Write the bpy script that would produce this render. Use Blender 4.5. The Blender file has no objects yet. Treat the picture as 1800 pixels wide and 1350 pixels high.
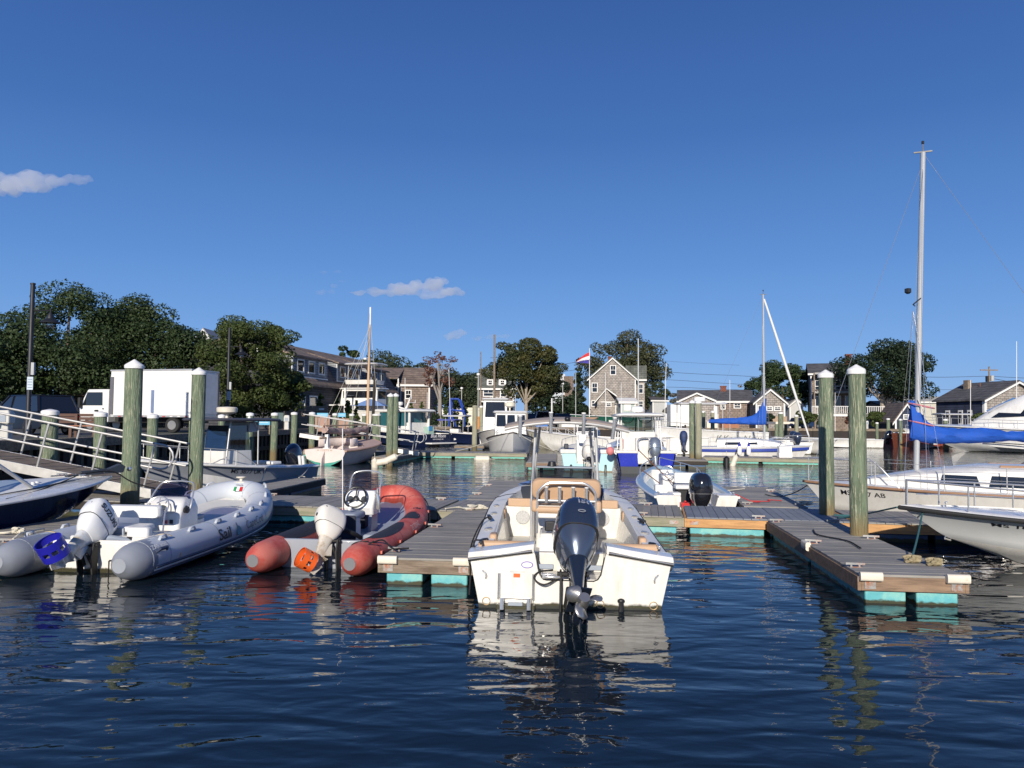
import bpy, bmesh, math, random
import numpy as np
from mathutils import Vector, Matrix
R = math.radians
SC = bpy.context.scene
COL = SC.collection
# ------------------------------------------------------------------ camera
F_PX, CX, CY, CAM_H, HOR, ROLL = 1351.0, 900.0, 675.0, 2.2, 740.0, 0.007
PITCH = math.atan((HOR-CY)/F_PX)
fwd = Vector((0, math.cos(PITCH), math.sin(PITCH)))
up0 = Vector((0, -math.sin(PITCH), math.cos(PITCH)))
rt0 = Vector((1, 0, 0))
crt = rt0*math.cos(ROLL)+up0*math.sin(ROLL)
cup = up0*math.cos(ROLL)-rt0*math.sin(ROLL)
cd = bpy.data.cameras.new('camera')
cam = bpy.data.objects.new('camera', cd); COL.objects.link(cam)
cd.sensor_width = 36; cd.lens = F_PX/1800*36; cd.clip_start = .05; cd.clip_end = 9000
mw = Matrix(((crt.x, cup.x, -fwd.x, 0), (crt.y, cup.y, -fwd.y, 0), (crt.z, cup.z, -fwd.z, CAM_H), (0, 0, 0, 1)))
cam.matrix_world = mw
SC.camera = cam
# ------------------------------------------------------------------ sky, sun, exposure
SUN_EL, SUN_AZ = 20.0, 9.2          # light travels forward and 9.2 deg to the right
W = bpy.data.worlds.new('World'); SC.world = W; W.use_nodes = True
wn = W.node_tree; wn.nodes.clear()
sky = wn.nodes.new('ShaderNodeTexSky'); sky.sky_type = 'NISHITA'; sky.sun_disc = False
sky.sun_elevation = R(SUN_EL); sky.sun_rotation = R(180+SUN_AZ)
sky.altitude = 0; sky.air_density = 1.0; sky.dust_density = 0.1; sky.ozone_density = 4.0
bg = wn.nodes.new('ShaderNodeBackground'); bg.inputs[1].default_value = .105
wo = wn.nodes.new('ShaderNodeOutputWorld')
# clear blue air: the physical sky blended with a measured blue gradient by height above the horizon
_tc = wn.nodes.new('ShaderNodeTexCoord'); _sp = wn.nodes.new('ShaderNodeSeparateXYZ'); _rp = wn.nodes.new('ShaderNodeValToRGB')
wn.links.new(_tc.outputs['Generated'], _sp.inputs[0]); wn.links.new(_sp.outputs[2], _rp.inputs[0])
_e = _rp.color_ramp.elements; _e[0].position = 0; _e[0].color = (.235,.435,.80,1); _e[1].position = 1; _e[1].color = (.018,.065,.27,1)
for _p, _c in ((.08,(.175,.37,.77)), (.2,(.10,.26,.64)), (.35,(.050,.155,.46)), (.5,(.032,.105,.355)), (.7,(.022,.075,.27))):
    _x = _e.new(_p); _x.color = (*_c, 1)
_bs = wn.nodes.new('ShaderNodeVectorMath'); _bs.operation = 'SCALE'; _bs.inputs[3].default_value = 1/.105
wn.links.new(_rp.outputs[0], _bs.inputs[0])
_mx = wn.nodes.new('ShaderNodeMix'); _mx.data_type = 'RGBA'; _mx.inputs[0].default_value = .88
wn.links.new(sky.outputs[0], _mx.inputs[6]); wn.links.new(_bs.outputs[0], _mx.inputs[7]); wn.links.new(_mx.outputs[2], bg.inputs[0])
wn.links.new(bg.outputs[0], wo.inputs[0])
sd = bpy.data.lights.new('sun', 'SUN'); sun = bpy.data.objects.new('sun', sd); COL.objects.link(sun)
sd.energy = 5.0; sd.angle = R(.53); sd.color = (1, .92, .80)
_a, _e = R(SUN_AZ), R(SUN_EL)
ldir = Vector((math.sin(_a)*math.cos(_e), math.cos(_a)*math.cos(_e), -math.sin(_e)))
sun.rotation_euler = ldir.to_track_quat('-Z', 'Y').to_euler()
SC.view_settings.view_transform = 'Standard'; SC.view_settings.look = 'None'
SC.view_settings.exposure = 0.02; SC.view_settings.gamma = 1; SC.view_settings.use_curve_mapping = False
SC.render.engine = 'CYCLES'
SC.cycles.use_denoising = True
SC.cycles.max_bounces = 8; SC.cycles.diffuse_bounces = 3; SC.cycles.glossy_bounces = 4
SC.cycles.transmission_bounces = 6; SC.cycles.volume_bounces = 6; SC.cycles.transparent_max_bounces = 12
SC.cycles.sample_clamp_indirect = 6

# ------------------------------------------------------------------ helpers
def ray(px, py):
    return fwd + crt*((px-CX)/F_PX) + cup*((CY-py)/F_PX)
def uz(px, py, z=0.0):                     # point of the plane z seen at a photo pixel
    d = ray(px, py); t = (z-CAM_H)/d.z
    return Vector((d.x*t, d.y*t, z))
def ud(px, py, Y):                         # point at distance Y seen at a photo pixel
    d = ray(px, py); t = Y/d.y
    return Vector((d.x*t, Y, CAM_H+d.z*t))
def proj(p):
    q = Vector(p)-Vector((0, 0, CAM_H)); c = q.dot(fwd)
    return (CX+F_PX*q.dot(crt)/c, CY-F_PX*q.dot(cup)/c)
def pxz(px, Y, z):                         # x of the point at distance Y, height z that shows in column px
    X = (px-CX)/F_PX*Y
    for _ in range(4):
        X += (px-proj((X, Y, z))[0])/F_PX*Y
    return Vector((X, Y, z))

class MB:
    def __init__(s):
        s.v = []; s.f = []; s.m = []; s.cur = 0; s.X = None
    def add(s, vs, fs):
        o = len(s.v)
        if s.X is not None: vs = [s.X @ Vector(p) for p in vs]
        s.v.extend([tuple(p) for p in vs]); s.f.extend([tuple(o+i for i in f) for f in fs]); s.m.extend([s.cur]*len(fs))
        return s
    def box(s, c, d, rz=0, rx=0, ry=0):
        M = Matrix.Translation(Vector(c)) @ Matrix.Rotation(rz, 4, 'Z') @ Matrix.Rotation(ry, 4, 'Y') @ Matrix.Rotation(rx, 4, 'X')
        x, y, z = d[0]/2, d[1]/2, d[2]/2
        vs = [M @ Vector(p) for p in ((-x,-y,-z),(x,-y,-z),(x,y,-z),(-x,y,-z),(-x,-y,z),(x,-y,z),(x,y,z),(-x,y,z))]
        return s.add(vs, [(0,3,2,1),(4,5,6,7),(0,1,5,4),(1,2,6,5),(2,3,7,6),(3,0,4,7)])
    def b3(s, x0, x1, y0, y1, z0, z1):
        return s.box(((x0+x1)/2, (y0+y1)/2, (z0+z1)/2), (abs(x1-x0), abs(y1-y0), abs(z1-z0)))
    def beam(s, p0, p1, w, h):
        p0 = Vector(p0); p1 = Vector(p1); d = (p1-p0); L = d.length; d.normalize()
        u = Vector((0, 0, 1)) if abs(d.z) < .95 else Vector((1, 0, 0))
        sd_ = d.cross(u).normalized(); u = sd_.cross(d)
        vs = []
        for p in (p0, p1):
            for a, b in ((-1,-1),(1,-1),(1,1),(-1,1)): vs.append(p+sd_*a*w/2+u*b*h/2)
        return s.add(vs, [(0,1,2,3),(7,6,5,4),(0,4,5,1),(1,5,6,2),(2,6,7,3),(3,7,4,0)])
    def tube(s, pts, r, n=8, cap=True, closed=False, sq=None):
        pts = [Vector(p) for p in pts]; N = len(pts)
        rs = r if isinstance(r, (list, tuple)) else [r]*N
        vs = []; prev = None
        for i, p in enumerate(pts):
            if closed: t = pts[(i+1) % N]-pts[i-1]
            else: t = pts[min(i+1, N-1)]-pts[max(i-1, 0)]
            t.normalize()
            if prev is None:
                a = Vector((0, 0, 1)) if abs(t.z) < .9 else Vector((1, 0, 0))
                u = t.cross(a).normalized()
            else: u = (prev-t*prev.dot(t)).normalized()
            prev = u; w = t.cross(u)
            for k in range(n):
                an = 2*math.pi*k/n
                c_, s_ = math.cos(an), math.sin(an)
                if sq: c_ *= sq[0]; s_ *= sq[1]
                vs.append(p+(u*c_+w*s_)*rs[i])
        fs = []
        M = N if closed else N-1
        for i in range(M):
            for k in range(n):
                j = (i+1) % N
                fs.append((i*n+k, i*n+(k+1) % n, j*n+(k+1) % n, j*n+k))
        if cap and not closed:
            fs.append(tuple(range(n-1, -1, -1))); fs.append(tuple((N-1)*n+k for k in range(n)))
        return s.add(vs, fs)
    def lathe(s, prof, n=16, c=(0,0,0), axis='Z'):
        vs = []; c = Vector(c)
        for (r, z) in prof:
            for k in range(n):
                a = 2*math.pi*k/n
                p = (r*math.cos(a), r*math.sin(a), z)
                if axis == 'Y': p = (r*math.cos(a), z, r*math.sin(a))
                if axis == 'X': p = (z, r*math.cos(a), r*math.sin(a))
                vs.append(c+Vector(p))
        fs = []
        for i in range(len(prof)-1):
            for k in range(n): fs.append((i*n+k, i*n+(k+1) % n, (i+1)*n+(k+1) % n, (i+1)*n+k))
        fs.append(tuple(range(n-1, -1, -1))); fs.append(tuple((len(prof)-1)*n+k for k in range(n)))
        return s.add(vs, fs)
    def ball(s, c, r, n=12, m=8):
        if not isinstance(r, (tuple, list)): r = (r, r, r)
        vs = [(c[0], c[1], c[2]-r[2])]
        for i in range(1, m):
            ph = math.pi*i/m-math.pi/2
            for k in range(n):
                a = 2*math.pi*k/n
                vs.append((c[0]+r[0]*math.cos(ph)*math.cos(a), c[1]+r[1]*math.cos(ph)*math.sin(a), c[2]+r[2]*math.sin(ph)))
        vs.append((c[0], c[1], c[2]+r[2]))
        fs = [(0, 1+(k+1) % n, 1+k) for k in range(n)]
        for i in range(m-2):
            for k in range(n): fs.append((1+i*n+k, 1+i*n+(k+1) % n, 1+(i+1)*n+(k+1) % n, 1+(i+1)*n+k))
        L = len(vs)-1; fs += [(L, 1+(m-2)*n+k, 1+(m-2)*n+(k+1) % n) for k in range(n)]
        return s.add(vs, fs)
    def prism(s, poly, a0, a1, plane='XY'):
        def T(p, a):
            if plane == 'XY': return (p[0], p[1], a)
            if plane == 'XZ': return (p[0], a, p[1])
            return (a, p[0], p[1])
        n = len(poly); vs = [T(p, a0) for p in poly]+[T(p, a1) for p in poly]
        fs = [tuple(range(n-1, -1, -1)), tuple(range(n, 2*n))]+[(i, (i+1) % n, n+(i+1) % n, n+i) for i in range(n)]
        return s.add(vs, fs)
    def loft(s, rings, closed=True, cap=True):
        n = len(rings[0]); vs = [p for r_ in rings for p in r_]; fs = []
        for i in range(len(rings)-1):
            for k in range(n if closed else n-1):
                fs.append((i*n+k, i*n+(k+1) % n, (i+1)*n+(k+1) % n, (i+1)*n+k))
        if cap and closed:
            fs.append(tuple(range(n-1, -1, -1))); fs.append(tuple((len(rings)-1)*n+k for k in range(n)))
        return s.add(vs, fs)
    def disc(s, c, r, n=16, nrm=(0,0,1)):
        c = Vector(c); q = Vector(nrm).normalized().to_track_quat('Z', 'Y')
        return s.add([c+q @ Vector((r*math.cos(2*math.pi*k/n), r*math.sin(2*math.pi*k/n), 0)) for k in range(n)], [tuple(range(n))])
    def mesh(s, name, mats, smooth=True, ang=35):
        me = bpy.data.meshes.new(name)
        me.from_pydata(s.v, [], s.f)
        if not isinstance(mats, (list, tuple)): mats = [mats]
        for m_ in mats: me.materials.append(m_)
        if len(mats) > 1: me.polygons.foreach_set('material_index', s.m)
        bm = bmesh.new(); bm.from_mesh(me)
        bmesh.ops.remove_doubles(bm, verts=bm.verts, dist=1e-5)
        bmesh.ops.recalc_face_normals(bm, faces=bm.faces)
        bm.to_mesh(me); bm.free()
        if smooth:
            me.polygons.foreach_set('use_smooth', [True]*len(me.polygons))
            me.set_sharp_from_angle(angle=R(ang))
        me.update()
        return me
    def build(s, name, mats, parent=None, smooth=True, ang=35, bevel=0, seg=2):
        o = bpy.data.objects.new(name, s.mesh(name, mats, smooth, ang)); COL.objects.link(o)
        if parent: o.parent = parent
        if bevel:
            b = o.modifiers.new('bevel', 'BEVEL'); b.width = bevel; b.segments = seg; b.limit_method = 'ANGLE'; b.angle_limit = R(40)
            b.harden_normals = False
        return o
def tag(o, label=None, cat=None, group=None, kind=None):
    if label: o['label'] = label
    if cat: o['category'] = cat
    if group: o['group'] = group
    if kind: o['kind'] = kind
    return o
def root(name, label, cat, loc=(0,0,0), rz=0, group=None):
    o = bpy.data.objects.new(name, None); COL.objects.link(o); o.empty_display_size = .2
    o.location = loc; o.rotation_euler = (0, 0, rz)
    return tag(o, label, cat, group)
def node(name, parent, loc=(0,0,0), rot=(0,0,0), sc=1):
    o = bpy.data.objects.new(name, None); COL.objects.link(o); o.parent = parent
    o.location = loc; o.rotation_euler = rot; o.scale = (sc,)*3 if not isinstance(sc, tuple) else sc
    return o
def kids(o): return [c for c in bpy.data.objects if c.parent == o]
def copy_tree(o, parent=None):
    c = o.copy(); COL.objects.link(c)
    if parent: c.parent = parent
    for ch in CH.get(o.name, None) or kids(o): copy_tree(ch, c)
    return c
CH = {}
def inst(src, name, parent, loc=(0,0,0), rot=(0,0,0), sc=(1,1,1)):
    o = bpy.data.objects.new(name, src.data if hasattr(src, 'data') and not isinstance(src, bpy.types.Mesh) else src); COL.objects.link(o)
    if parent: o.parent = parent
    o.location = loc; o.rotation_euler = rot; o.scale = sc
    return o
def text(name, body, size, mat_, parent, loc, rot, ext=.002, sx=1, shear=0, bold=0, align='CENTER'):
    cu = bpy.data.curves.new(name, 'FONT'); cu.body = body; cu.size = size; cu.extrude = ext; cu.align_x = align; cu.align_y = 'CENTER'
    cu.shear = shear; cu.offset = bold; cu.resolution_u = 3
    o = bpy.data.objects.new(name, cu); COL.objects.link(o); cu.materials.append(mat_)
    bpy.context.view_layer.update()
    me = bpy.data.meshes.new_from_object(o.evaluated_get(bpy.context.evaluated_depsgraph_get())); me.transform(Matrix.Diagonal((sx,1,1,1)))
    bpy.data.objects.remove(o); o = bpy.data.objects.new(name, me); COL.objects.link(o)
    if parent: o.parent = parent
    o.location = loc; o.rotation_euler = rot
    return o
def finer(me, L=.04):
    bm = bmesh.new(); bm.from_mesh(me); bmesh.ops.triangulate(bm, faces=bm.faces)
    for _ in range(3):
        es = [e for e in bm.edges if e.calc_length() > L]
        if not es: break
        bmesh.ops.subdivide_edges(bm, edges=es, cuts=1); bmesh.ops.triangulate(bm, faces=bm.faces)
    bm.to_mesh(me); bm.free()
def on_tube(o, path, rad):
    finer(o.data); M = Matrix.Translation(o.location) @ o.rotation_euler.to_matrix().to_4x4(); Mi = M.inverted()
    for v in o.data.vertices:
        w = M @ v.co; best = None
        for a, b in zip(path, path[1:]):
            ab = b-a; t = max(0, min(1, (w-a).dot(ab)/max(1e-9, ab.length_squared))); c = a+ab*t; d = (w-c).length
            if best is None or d < best[0]: best = (d, c)
        v.co = Mi @ (best[1]+(w-best[1]).normalized()*rad)
    return o
def part_named(r, n): return [c for c in r.children if c.name.split('.')[0] == n][0]
def wrap(o, target, off=.004):
    finer(o.data)
    m = o.modifiers.new('wrap', 'SHRINKWRAP'); m.target = target; m.wrap_method = 'NEAREST_SURFACEPOINT'; m.wrap_mode = 'ABOVE_SURFACE'; m.offset = off
    return o
def smoothpath(pts, n=6, closed=False):
    pts = [Vector(p) for p in pts]; out = []; N = len(pts)
    for i in range(N if closed else N-1):
        p0 = pts[(i-1) % N] if closed or i > 0 else pts[0]*2-pts[1]
        p1 = pts[i]; p2 = pts[(i+1) % N]
        p3 = pts[(i+2) % N] if closed or i+2 < N else p2*2-p1
        for k in range(n):
            t = k/n
            out.append(.5*((2*p1)+(-p0+p2)*t+(2*p0-5*p1+4*p2-p3)*t*t+(-p0+3*p1-3*p2+p3)*t**3))
    if not closed: out.append(pts[-1])
    return out
def rrect(w, h, r, n=5):
    out = []
    for cx_, cy_, a0 in ((w/2-r, h/2-r, 0), (-w/2+r, h/2-r, 90), (-w/2+r, -h/2+r, 180), (w/2-r, -h/2+r, 270)):
        for k in range(n+1):
            a = R(a0+90*k/n); out.append((cx_+r*math.cos(a), cy_+r*math.sin(a)))
    return out

# ------------------------------------------------------------------ materials
MATS = {}
def mat(name, col, rough=.5, metal=0, var=.08, vs=3.0, bump=0, bs=20, stretch=(1,1,1), col2=None, c2s=2.0, c2lo=.45, c2hi=.6, coat=0, spec=.5, coord='Object', bdist=.01, algae=None, sheen=0):
    if name in MATS: return MATS[name]
    m = bpy.data.materials.new(name); m.use_nodes = True; nt = m.node_tree; N = nt.nodes; L = nt.links
    b = N['Principled BSDF']; b.inputs['Roughness'].default_value = rough; b.inputs['Metallic'].default_value = metal
    b.inputs['Coat Weight'].default_value = coat; b.inputs['Coat Roughness'].default_value = .05; b.inputs['Specular IOR Level'].default_value = spec
    tc = N.new('ShaderNodeTexCoord'); mp = N.new('ShaderNodeMapping'); mp.inputs['Scale'].default_value = stretch
    if coord == 'World':
        g = N.new('ShaderNodeNewGeometry'); L.new(g.outputs['Position'], mp.inputs['Vector'])
    else: L.new(tc.outputs[coord], mp.inputs['Vector'])
    nz = N.new('ShaderNodeTexNoise'); nz.inputs['Scale'].default_value = vs; nz.inputs['Detail'].default_value = 5; nz.inputs['Roughness'].default_value = .62
    L.new(mp.outputs[0], nz.inputs['Vector'])
    cr = N.new('ShaderNodeValToRGB'); c = col
    cr.color_ramp.elements[0].position = .3; cr.color_ramp.elements[1].position = .7
    cr.color_ramp.elements[0].color = (*[max(0, x*(1-var)) for x in c], 1)
    cr.color_ramp.elements[1].color = (*[min(1, x*(1+var)) for x in c], 1)
    L.new(nz.outputs['Fac'], cr.inputs[0]); last = cr.outputs[0]
    if col2:
        n2 = N.new('ShaderNodeTexNoise'); n2.inputs['Scale'].default_value = c2s; n2.inputs['Detail'].default_value = 6; n2.inputs['Roughness'].default_value = .7
        L.new(mp.outputs[0], n2.inputs['Vector'])
        mr = N.new('ShaderNodeMapRange'); mr.inputs[1].default_value = c2lo; mr.inputs[2].default_value = c2hi
        L.new(n2.outputs['Fac'], mr.inputs[0])
        mx = N.new('ShaderNodeMix'); mx.data_type = 'RGBA'; L.new(mr.outputs[0], mx.inputs[0]); L.new(last, mx.inputs[6]); mx.inputs[7].default_value = (*col2, 1)
        last = mx.outputs[2]
    if algae:                       # growth and scum up to a height above the water: wear with a shape of its own
        g2 = N.new('ShaderNodeNewGeometry'); sp = N.new('ShaderNodeSeparateXYZ'); L.new(g2.outputs['Position'], sp.inputs[0])
        n3 = N.new('ShaderNodeTexNoise'); n3.inputs['Scale'].default_value = algae[2] if len(algae) > 2 else 7; n3.inputs['Detail'].default_value = 4
        L.new(g2.outputs['Position'], n3.inputs['Vector'])
        ma = N.new('ShaderNodeMath'); ma.operation = 'MULTIPLY_ADD'; L.new(n3.outputs['Fac'], ma.inputs[0]); ma.inputs[1].default_value = -.10; L.new(sp.outputs[2], ma.inputs[2])
        mr2 = N.new('ShaderNodeMapRange'); sf = algae[3] if len(algae) > 3 else .012; mr2.inputs[1].default_value = algae[0]-.05-sf; mr2.inputs[2].default_value = algae[0]-.05+sf
        mr2.inputs[3].default_value = 1; mr2.inputs[4].default_value = 0; L.new(ma.outputs[0], mr2.inputs[0])
        mx2 = N.new('ShaderNodeMix'); mx2.data_type = 'RGBA'; L.new(mr2.outputs[0], mx2.inputs[0]); L.new(last, mx2.inputs[6]); mx2.inputs[7].default_value = (*algae[1], 1)
        last = mx2.outputs[2]
    L.new(last, b.inputs['Base Color'])
    if bump:
        nb = N.new('ShaderNodeTexNoise'); nb.inputs['Scale'].default_value = bs; nb.inputs['Detail'].default_value = 6
        L.new(mp.outputs[0], nb.inputs['Vector'])
        bp = N.new('ShaderNodeBump'); bp.inputs['Strength'].default_value = bump; bp.inputs['Distance'].default_value = bdist
        L.new(nb.outputs['Fac'], bp.inputs['Height']); L.new(bp.outputs[0], b.inputs['Normal'])
    rr = N.new('ShaderNodeMapRange'); rr.inputs[3].default_value = max(0, rough*.8); rr.inputs[4].default_value = min(1, rough*1.25+.02)
    L.new(nz.outputs['Fac'], rr.inputs[0]); L.new(rr.outputs[0], b.inputs['Roughness'])
    MATS[name] = m
    return m
def glassmat(name, tint=(.8,.85,.85), alpha=.35, rough=.02):
    if name in MATS: return MATS[name]
    m = bpy.data.materials.new(name); m.use_nodes = True; nt = m.node_tree; nt.nodes.clear()
    o = nt.nodes.new('ShaderNodeOutputMaterial'); tr = nt.nodes.new('ShaderNodeBsdfTransparent'); tr.inputs[0].default_value = (*tint, 1)
    gl = nt.nodes.new('ShaderNodeBsdfGlossy'); gl.inputs['Roughness'].default_value = rough
    fr = nt.nodes.new('ShaderNodeFresnel'); fr.inputs[0].default_value = 1.5
    ad = nt.nodes.new('ShaderNodeMath'); ad.operation = 'MULTIPLY_ADD'; ad.inputs[1].default_value = .9; ad.inputs[2].default_value = alpha*.15
    mx = nt.nodes.new('ShaderNodeMixShader')
    nt.links.new(fr.outputs[0], ad.inputs[0]); nt.links.new(ad.outputs[0], mx.inputs[0]); nt.links.new(tr.outputs[0], mx.inputs[1]); nt.links.new(gl.outputs[0], mx.inputs[2]); nt.links.new(mx.outputs[0], o.inputs[0])
    MATS[name] = m; return m
ALG = (.035, .035, .012)
gel_cream = mat('gelcoat_cream', (.74,.72,.675), .25, var=.05, vs=2, coat=.4, col2=(.60,.55,.45), c2s=2.2, c2lo=.5, c2hi=.85, stretch=(2.5,2.5,.8), algae=(.055, (.06,.055,.03)))
gel_white = mat('gelcoat_white', (.77,.76,.73), .25, var=.05, vs=1.5, coat=.4, col2=(.62,.58,.50), c2s=2.0, c2lo=.5, c2hi=.85, stretch=(2.5,2.5,.8), algae=(.05, (.10,.09,.05)))
gel_deck = mat('deck_gelcoat', (.76,.76,.74), .45, var=.03, vs=4)
gel_grey = mat('gelcoat_grey', (.30,.32,.36), .3, var=.05, vs=2, coat=.3)
gel_navy = mat('gelcoat_navy', (.008,.014,.045), .12, var=.1, vs=2, coat=1.0)
gel_cobalt = mat('gelcoat_cobalt', (.015,.03,.38), .25, var=.1, vs=2, col2=(.5,.5,.55), c2s=14, c2lo=.68, c2hi=.72, coat=.4)
gel_sky = mat('gelcoat_pale_blue', (.42,.66,.70), .3, var=.06, vs=2, coat=.3, algae=(.06, (.25,.2,.12)))
gel_greyblue = mat('gelcoat_grey_blue', (.30,.42,.54), .3, var=.05, vs=2, coat=.3)
nonskid = mat('nonskid', (.62,.61,.57), .8, var=.06, bump=.3, bs=150)
steel = mat('polished_steel', (.74,.72,.68), .22, .75, var=.03)
alu = mat('brushed_aluminium', (.56,.55,.53), .40, .55, var=.06, vs=6)
black = mat('black_plastic', (.015,.015,.017), .4, var=.2)
blackgloss = mat('black_gloss', (.012,.013,.018), .08, var=.1, coat=1)
rubber = mat('rubber_black', (.02,.02,.02), .7, var=.2)
white = mat('white_paint', (.80,.79,.76), .4, var=.04, vs=3)
whitedirty = mat('white_vinyl_weathered', (.72,.66,.55), .5, var=.12, vs=5, col2=(.40,.30,.18), c2s=5, c2lo=.52, c2hi=.75)
tan = mat('tan_vinyl', (.50,.33,.205), .5, var=.06, vs=4, bump=.15, bs=90)
vinyl_w = mat('white_vinyl', (.70,.70,.69), .45, var=.05, vs=4)
greyvinyl = mat('grey_vinyl', (.30,.34,.40), .5, var=.05)
tan_canvas = mat('taupe_canvas', (.37,.31,.26), .85, var=.06, vs=8, bump=.3, bs=200)
blue_canvas = mat('blue_canvas', (.008,.080,.42), .75, var=.12, vs=5, bump=.5, bs=9, bdist=.03)
ltblue_canvas = mat('light_blue_canvas', (.16,.27,.52), .8, var=.08)
teal_float = mat('float_turquoise', (.11,.42,.46), .5, var=.14, vs=3, col2=(.22,.50,.46), c2s=3, algae=(.035, ALG, 9))
teal_dark = mat('float_mint', (.13,.44,.36), .5, var=.12, vs=3, algae=(.05, ALG, 9))
blue_float = mat('float_navy', (.03,.09,.20), .5, var=.15, vs=3, algae=(.08, ALG, 9))
def plankmat(name, c, c2, var=.14):
    m = mat(name, c, .75, var=var, vs=2.2, stretch=(1,1,1), bump=.35, bs=60, col2=c2, c2s=1.1, c2lo=.4, c2hi=.75, coord='World')
    nt = m.node_tree; b = nt.nodes['Principled BSDF']; oi = nt.nodes.new('ShaderNodeObjectInfo')
    vo = nt.nodes.new('ShaderNodeTexNoise'); vo.inputs['Scale'].default_value = 26; vo.inputs['Detail'].default_value = 3; gg = nt.nodes.new('ShaderNodeNewGeometry'); nt.links.new(gg.outputs['Position'], vo.inputs['Vector'])
    vr = nt.nodes.new('ShaderNodeMapRange'); vr.inputs[1].default_value = .735; vr.inputs[2].default_value = .76; nt.links.new(vo.outputs['Fac'], vr.inputs[0]); vm = nt.nodes.new('ShaderNodeMix'); vm.data_type = 'RGBA'; vm.inputs[7].default_value = (.6,.58,.54,1)
    s0_ = b.inputs['Base Color'].links[0].from_socket; nt.links.new(vr.outputs[0], vm.inputs[0]); nt.links.new(s0_, vm.inputs[6]); nt.links.new(vm.outputs[2], b.inputs['Base Color'])
    hs = nt.nodes.new('ShaderNodeHueSaturation'); mr = nt.nodes.new('ShaderNodeMapRange'); mr.inputs[3].default_value = .88; mr.inputs[4].default_value = 1.10
    nt.links.new(oi.outputs['Random'], mr.inputs[0]); nt.links.new(mr.outputs[0], hs.inputs['Value'])
    src = b.inputs['Base Color'].links[0].from_socket; nt.links.new(src, hs.inputs['Color']); nt.links.new(hs.outputs[0], b.inputs['Base Color'])
    return m
deck_grey = plankmat('composite_deck_grey', (.265,.25,.225), (.325,.305,.275), .10)
deck_blue = plankmat('composite_deck_blue_grey', (.205,.225,.26), (.245,.26,.285), .10)
wood_new = mat('timber_new', (.58,.32,.13), .7, var=.2, vs=3, stretch=(.7,8,8), bump=.3, bs=18, col2=(.42,.22,.09), c2s=1.6)
wood_green = mat('timber_weathered_green', (.34,.31,.235), .8, var=.2, vs=3, stretch=(.7,8,8), bump=.4, bs=18, col2=(.22,.22,.15), c2s=1.5)
wood_brown = mat('timber_brown', (.20,.13,.085), .75, var=.25, vs=3, stretch=(.7,8,8), bump=.4, bs=18, col2=(.30,.20,.13), c2s=1.5)
wood_old = mat('timber_old_grey', (.27,.215,.16), .85, var=.25, vs=3, stretch=(.7,8,8), bump=.5, bs=18, col2=(.14,.10,.07), c2s=1.4)
wood_dark = mat('timber_dark', (.035,.028,.024), .8, var=.3, vs=3, stretch=(.7,8,8), bump=.4, bs=18)
galv = mat('galvanised_rusty', (.33,.33,.32), .5, .5, var=.2, vs=20, col2=(.36,.12,.04), c2s=9, c2lo=.48, c2hi=.6)
pile_green = mat('piling_treated', (.145,.185,.12), .85, var=.45, vs=4, stretch=(4.5,4.5,.45), bump=1.0, bs=9, bdist=.035, col2=(.38,.38,.26), c2s=9, c2lo=.54, c2hi=.62, algae=(.62, (.20,.155,.075), 5, .16))
pile_old = mat('piling_weathered', (.27,.27,.19), .85, var=.22, vs=4, stretch=(3,3,.4), bump=.8, bs=8, bdist=.03, col2=(.34,.32,.22), c2s=5, algae=(.55, (.13,.11,.06), 5, .15))
rope_w = mat('rope_white', (.60,.56,.46), .9, var=.2, vs=30)
rope_b = mat('rope_black', (.012,.012,.014), .9)
rope_r = mat('rope_red', (.45,.04,.04), .9)
rope_t = mat('rope_teal', (.03,.12,.13), .9)
red_pl = mat('red_plastic', (.55,.02,.02), .4)
orange_pl = mat('orange_plastic', (.75,.12,.02), .4)
blue_pl = mat('blue_plastic', (.02,.02,.38), .35)
gauge = mat('gauge_face', (.05,.06,.07), .2)
darkglass = mat('dark_window_glass', (.012,.014,.018), .04, var=0, coat=1)
# ------------------------------------------------------------------ water
def water_material():
    m = bpy.data.materials.new('harbour_water'); m.use_nodes = True; nt = m.node_tree; N = nt.nodes; L = nt.links
    b = N['Principled BSDF']; b.inputs['Base Color'].default_value = (.006,.013,.020,1); b.inputs['Roughness'].default_value = .015
    b.inputs['IOR'].default_value = 1.34
    g = N.new('ShaderNodeNewGeometry')
    def wave(scale, rot, sx, sy, amp, detail=2, dist=.4, typ='noise'):
        mp = N.new('ShaderNodeMapping'); mp.inputs['Rotation'].default_value = (0,0,R(rot)); mp.inputs['Scale'].default_value = (sx, sy, 1)
        L.new(g.outputs['Position'], mp.inputs['Vector'])
        n = N.new('ShaderNodeTexNoise'); n.inputs['Scale'].default_value = scale; n.inputs['Detail'].default_value = detail; n.inputs['Roughness'].default_value = .45; n.inputs['Distortion'].default_value = dist
        L.new(mp.outputs[0], n.inputs['Vector'])
        mu = N.new('ShaderNodeMath'); mu.operation = 'MULTIPLY'; mu.inputs[1].default_value = amp; L.new(n.outputs['Fac'], mu.inputs[0])
        return mu.outputs[0]
    ws = [wave(.9, -24, .5, 1.2, .030, 1.0, .8), wave(2.2, -28, .45, 1.15, .026, 1.3, .7), wave(4.6, 22, .55, 1.1, .0085, 1.5, .5), wave(11.0, 12, .6, 1.0, .0020, 2, .3)]
    s = ws[0]
    for w in ws[1:]:
        a = N.new('ShaderNodeMath'); L.new(s, a.inputs[0]); L.new(w, a.inputs[1]); s = a.outputs[0]
    bp = N.new('ShaderNodeBump'); bp.inputs['Strength'].default_value = 1; bp.inputs['Distance'].default_value = 1.0
    L.new(s, bp.inputs['Height']); L.new(bp.outputs[0], b.inputs['Normal'])
    return m
wm = water_material()
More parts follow.
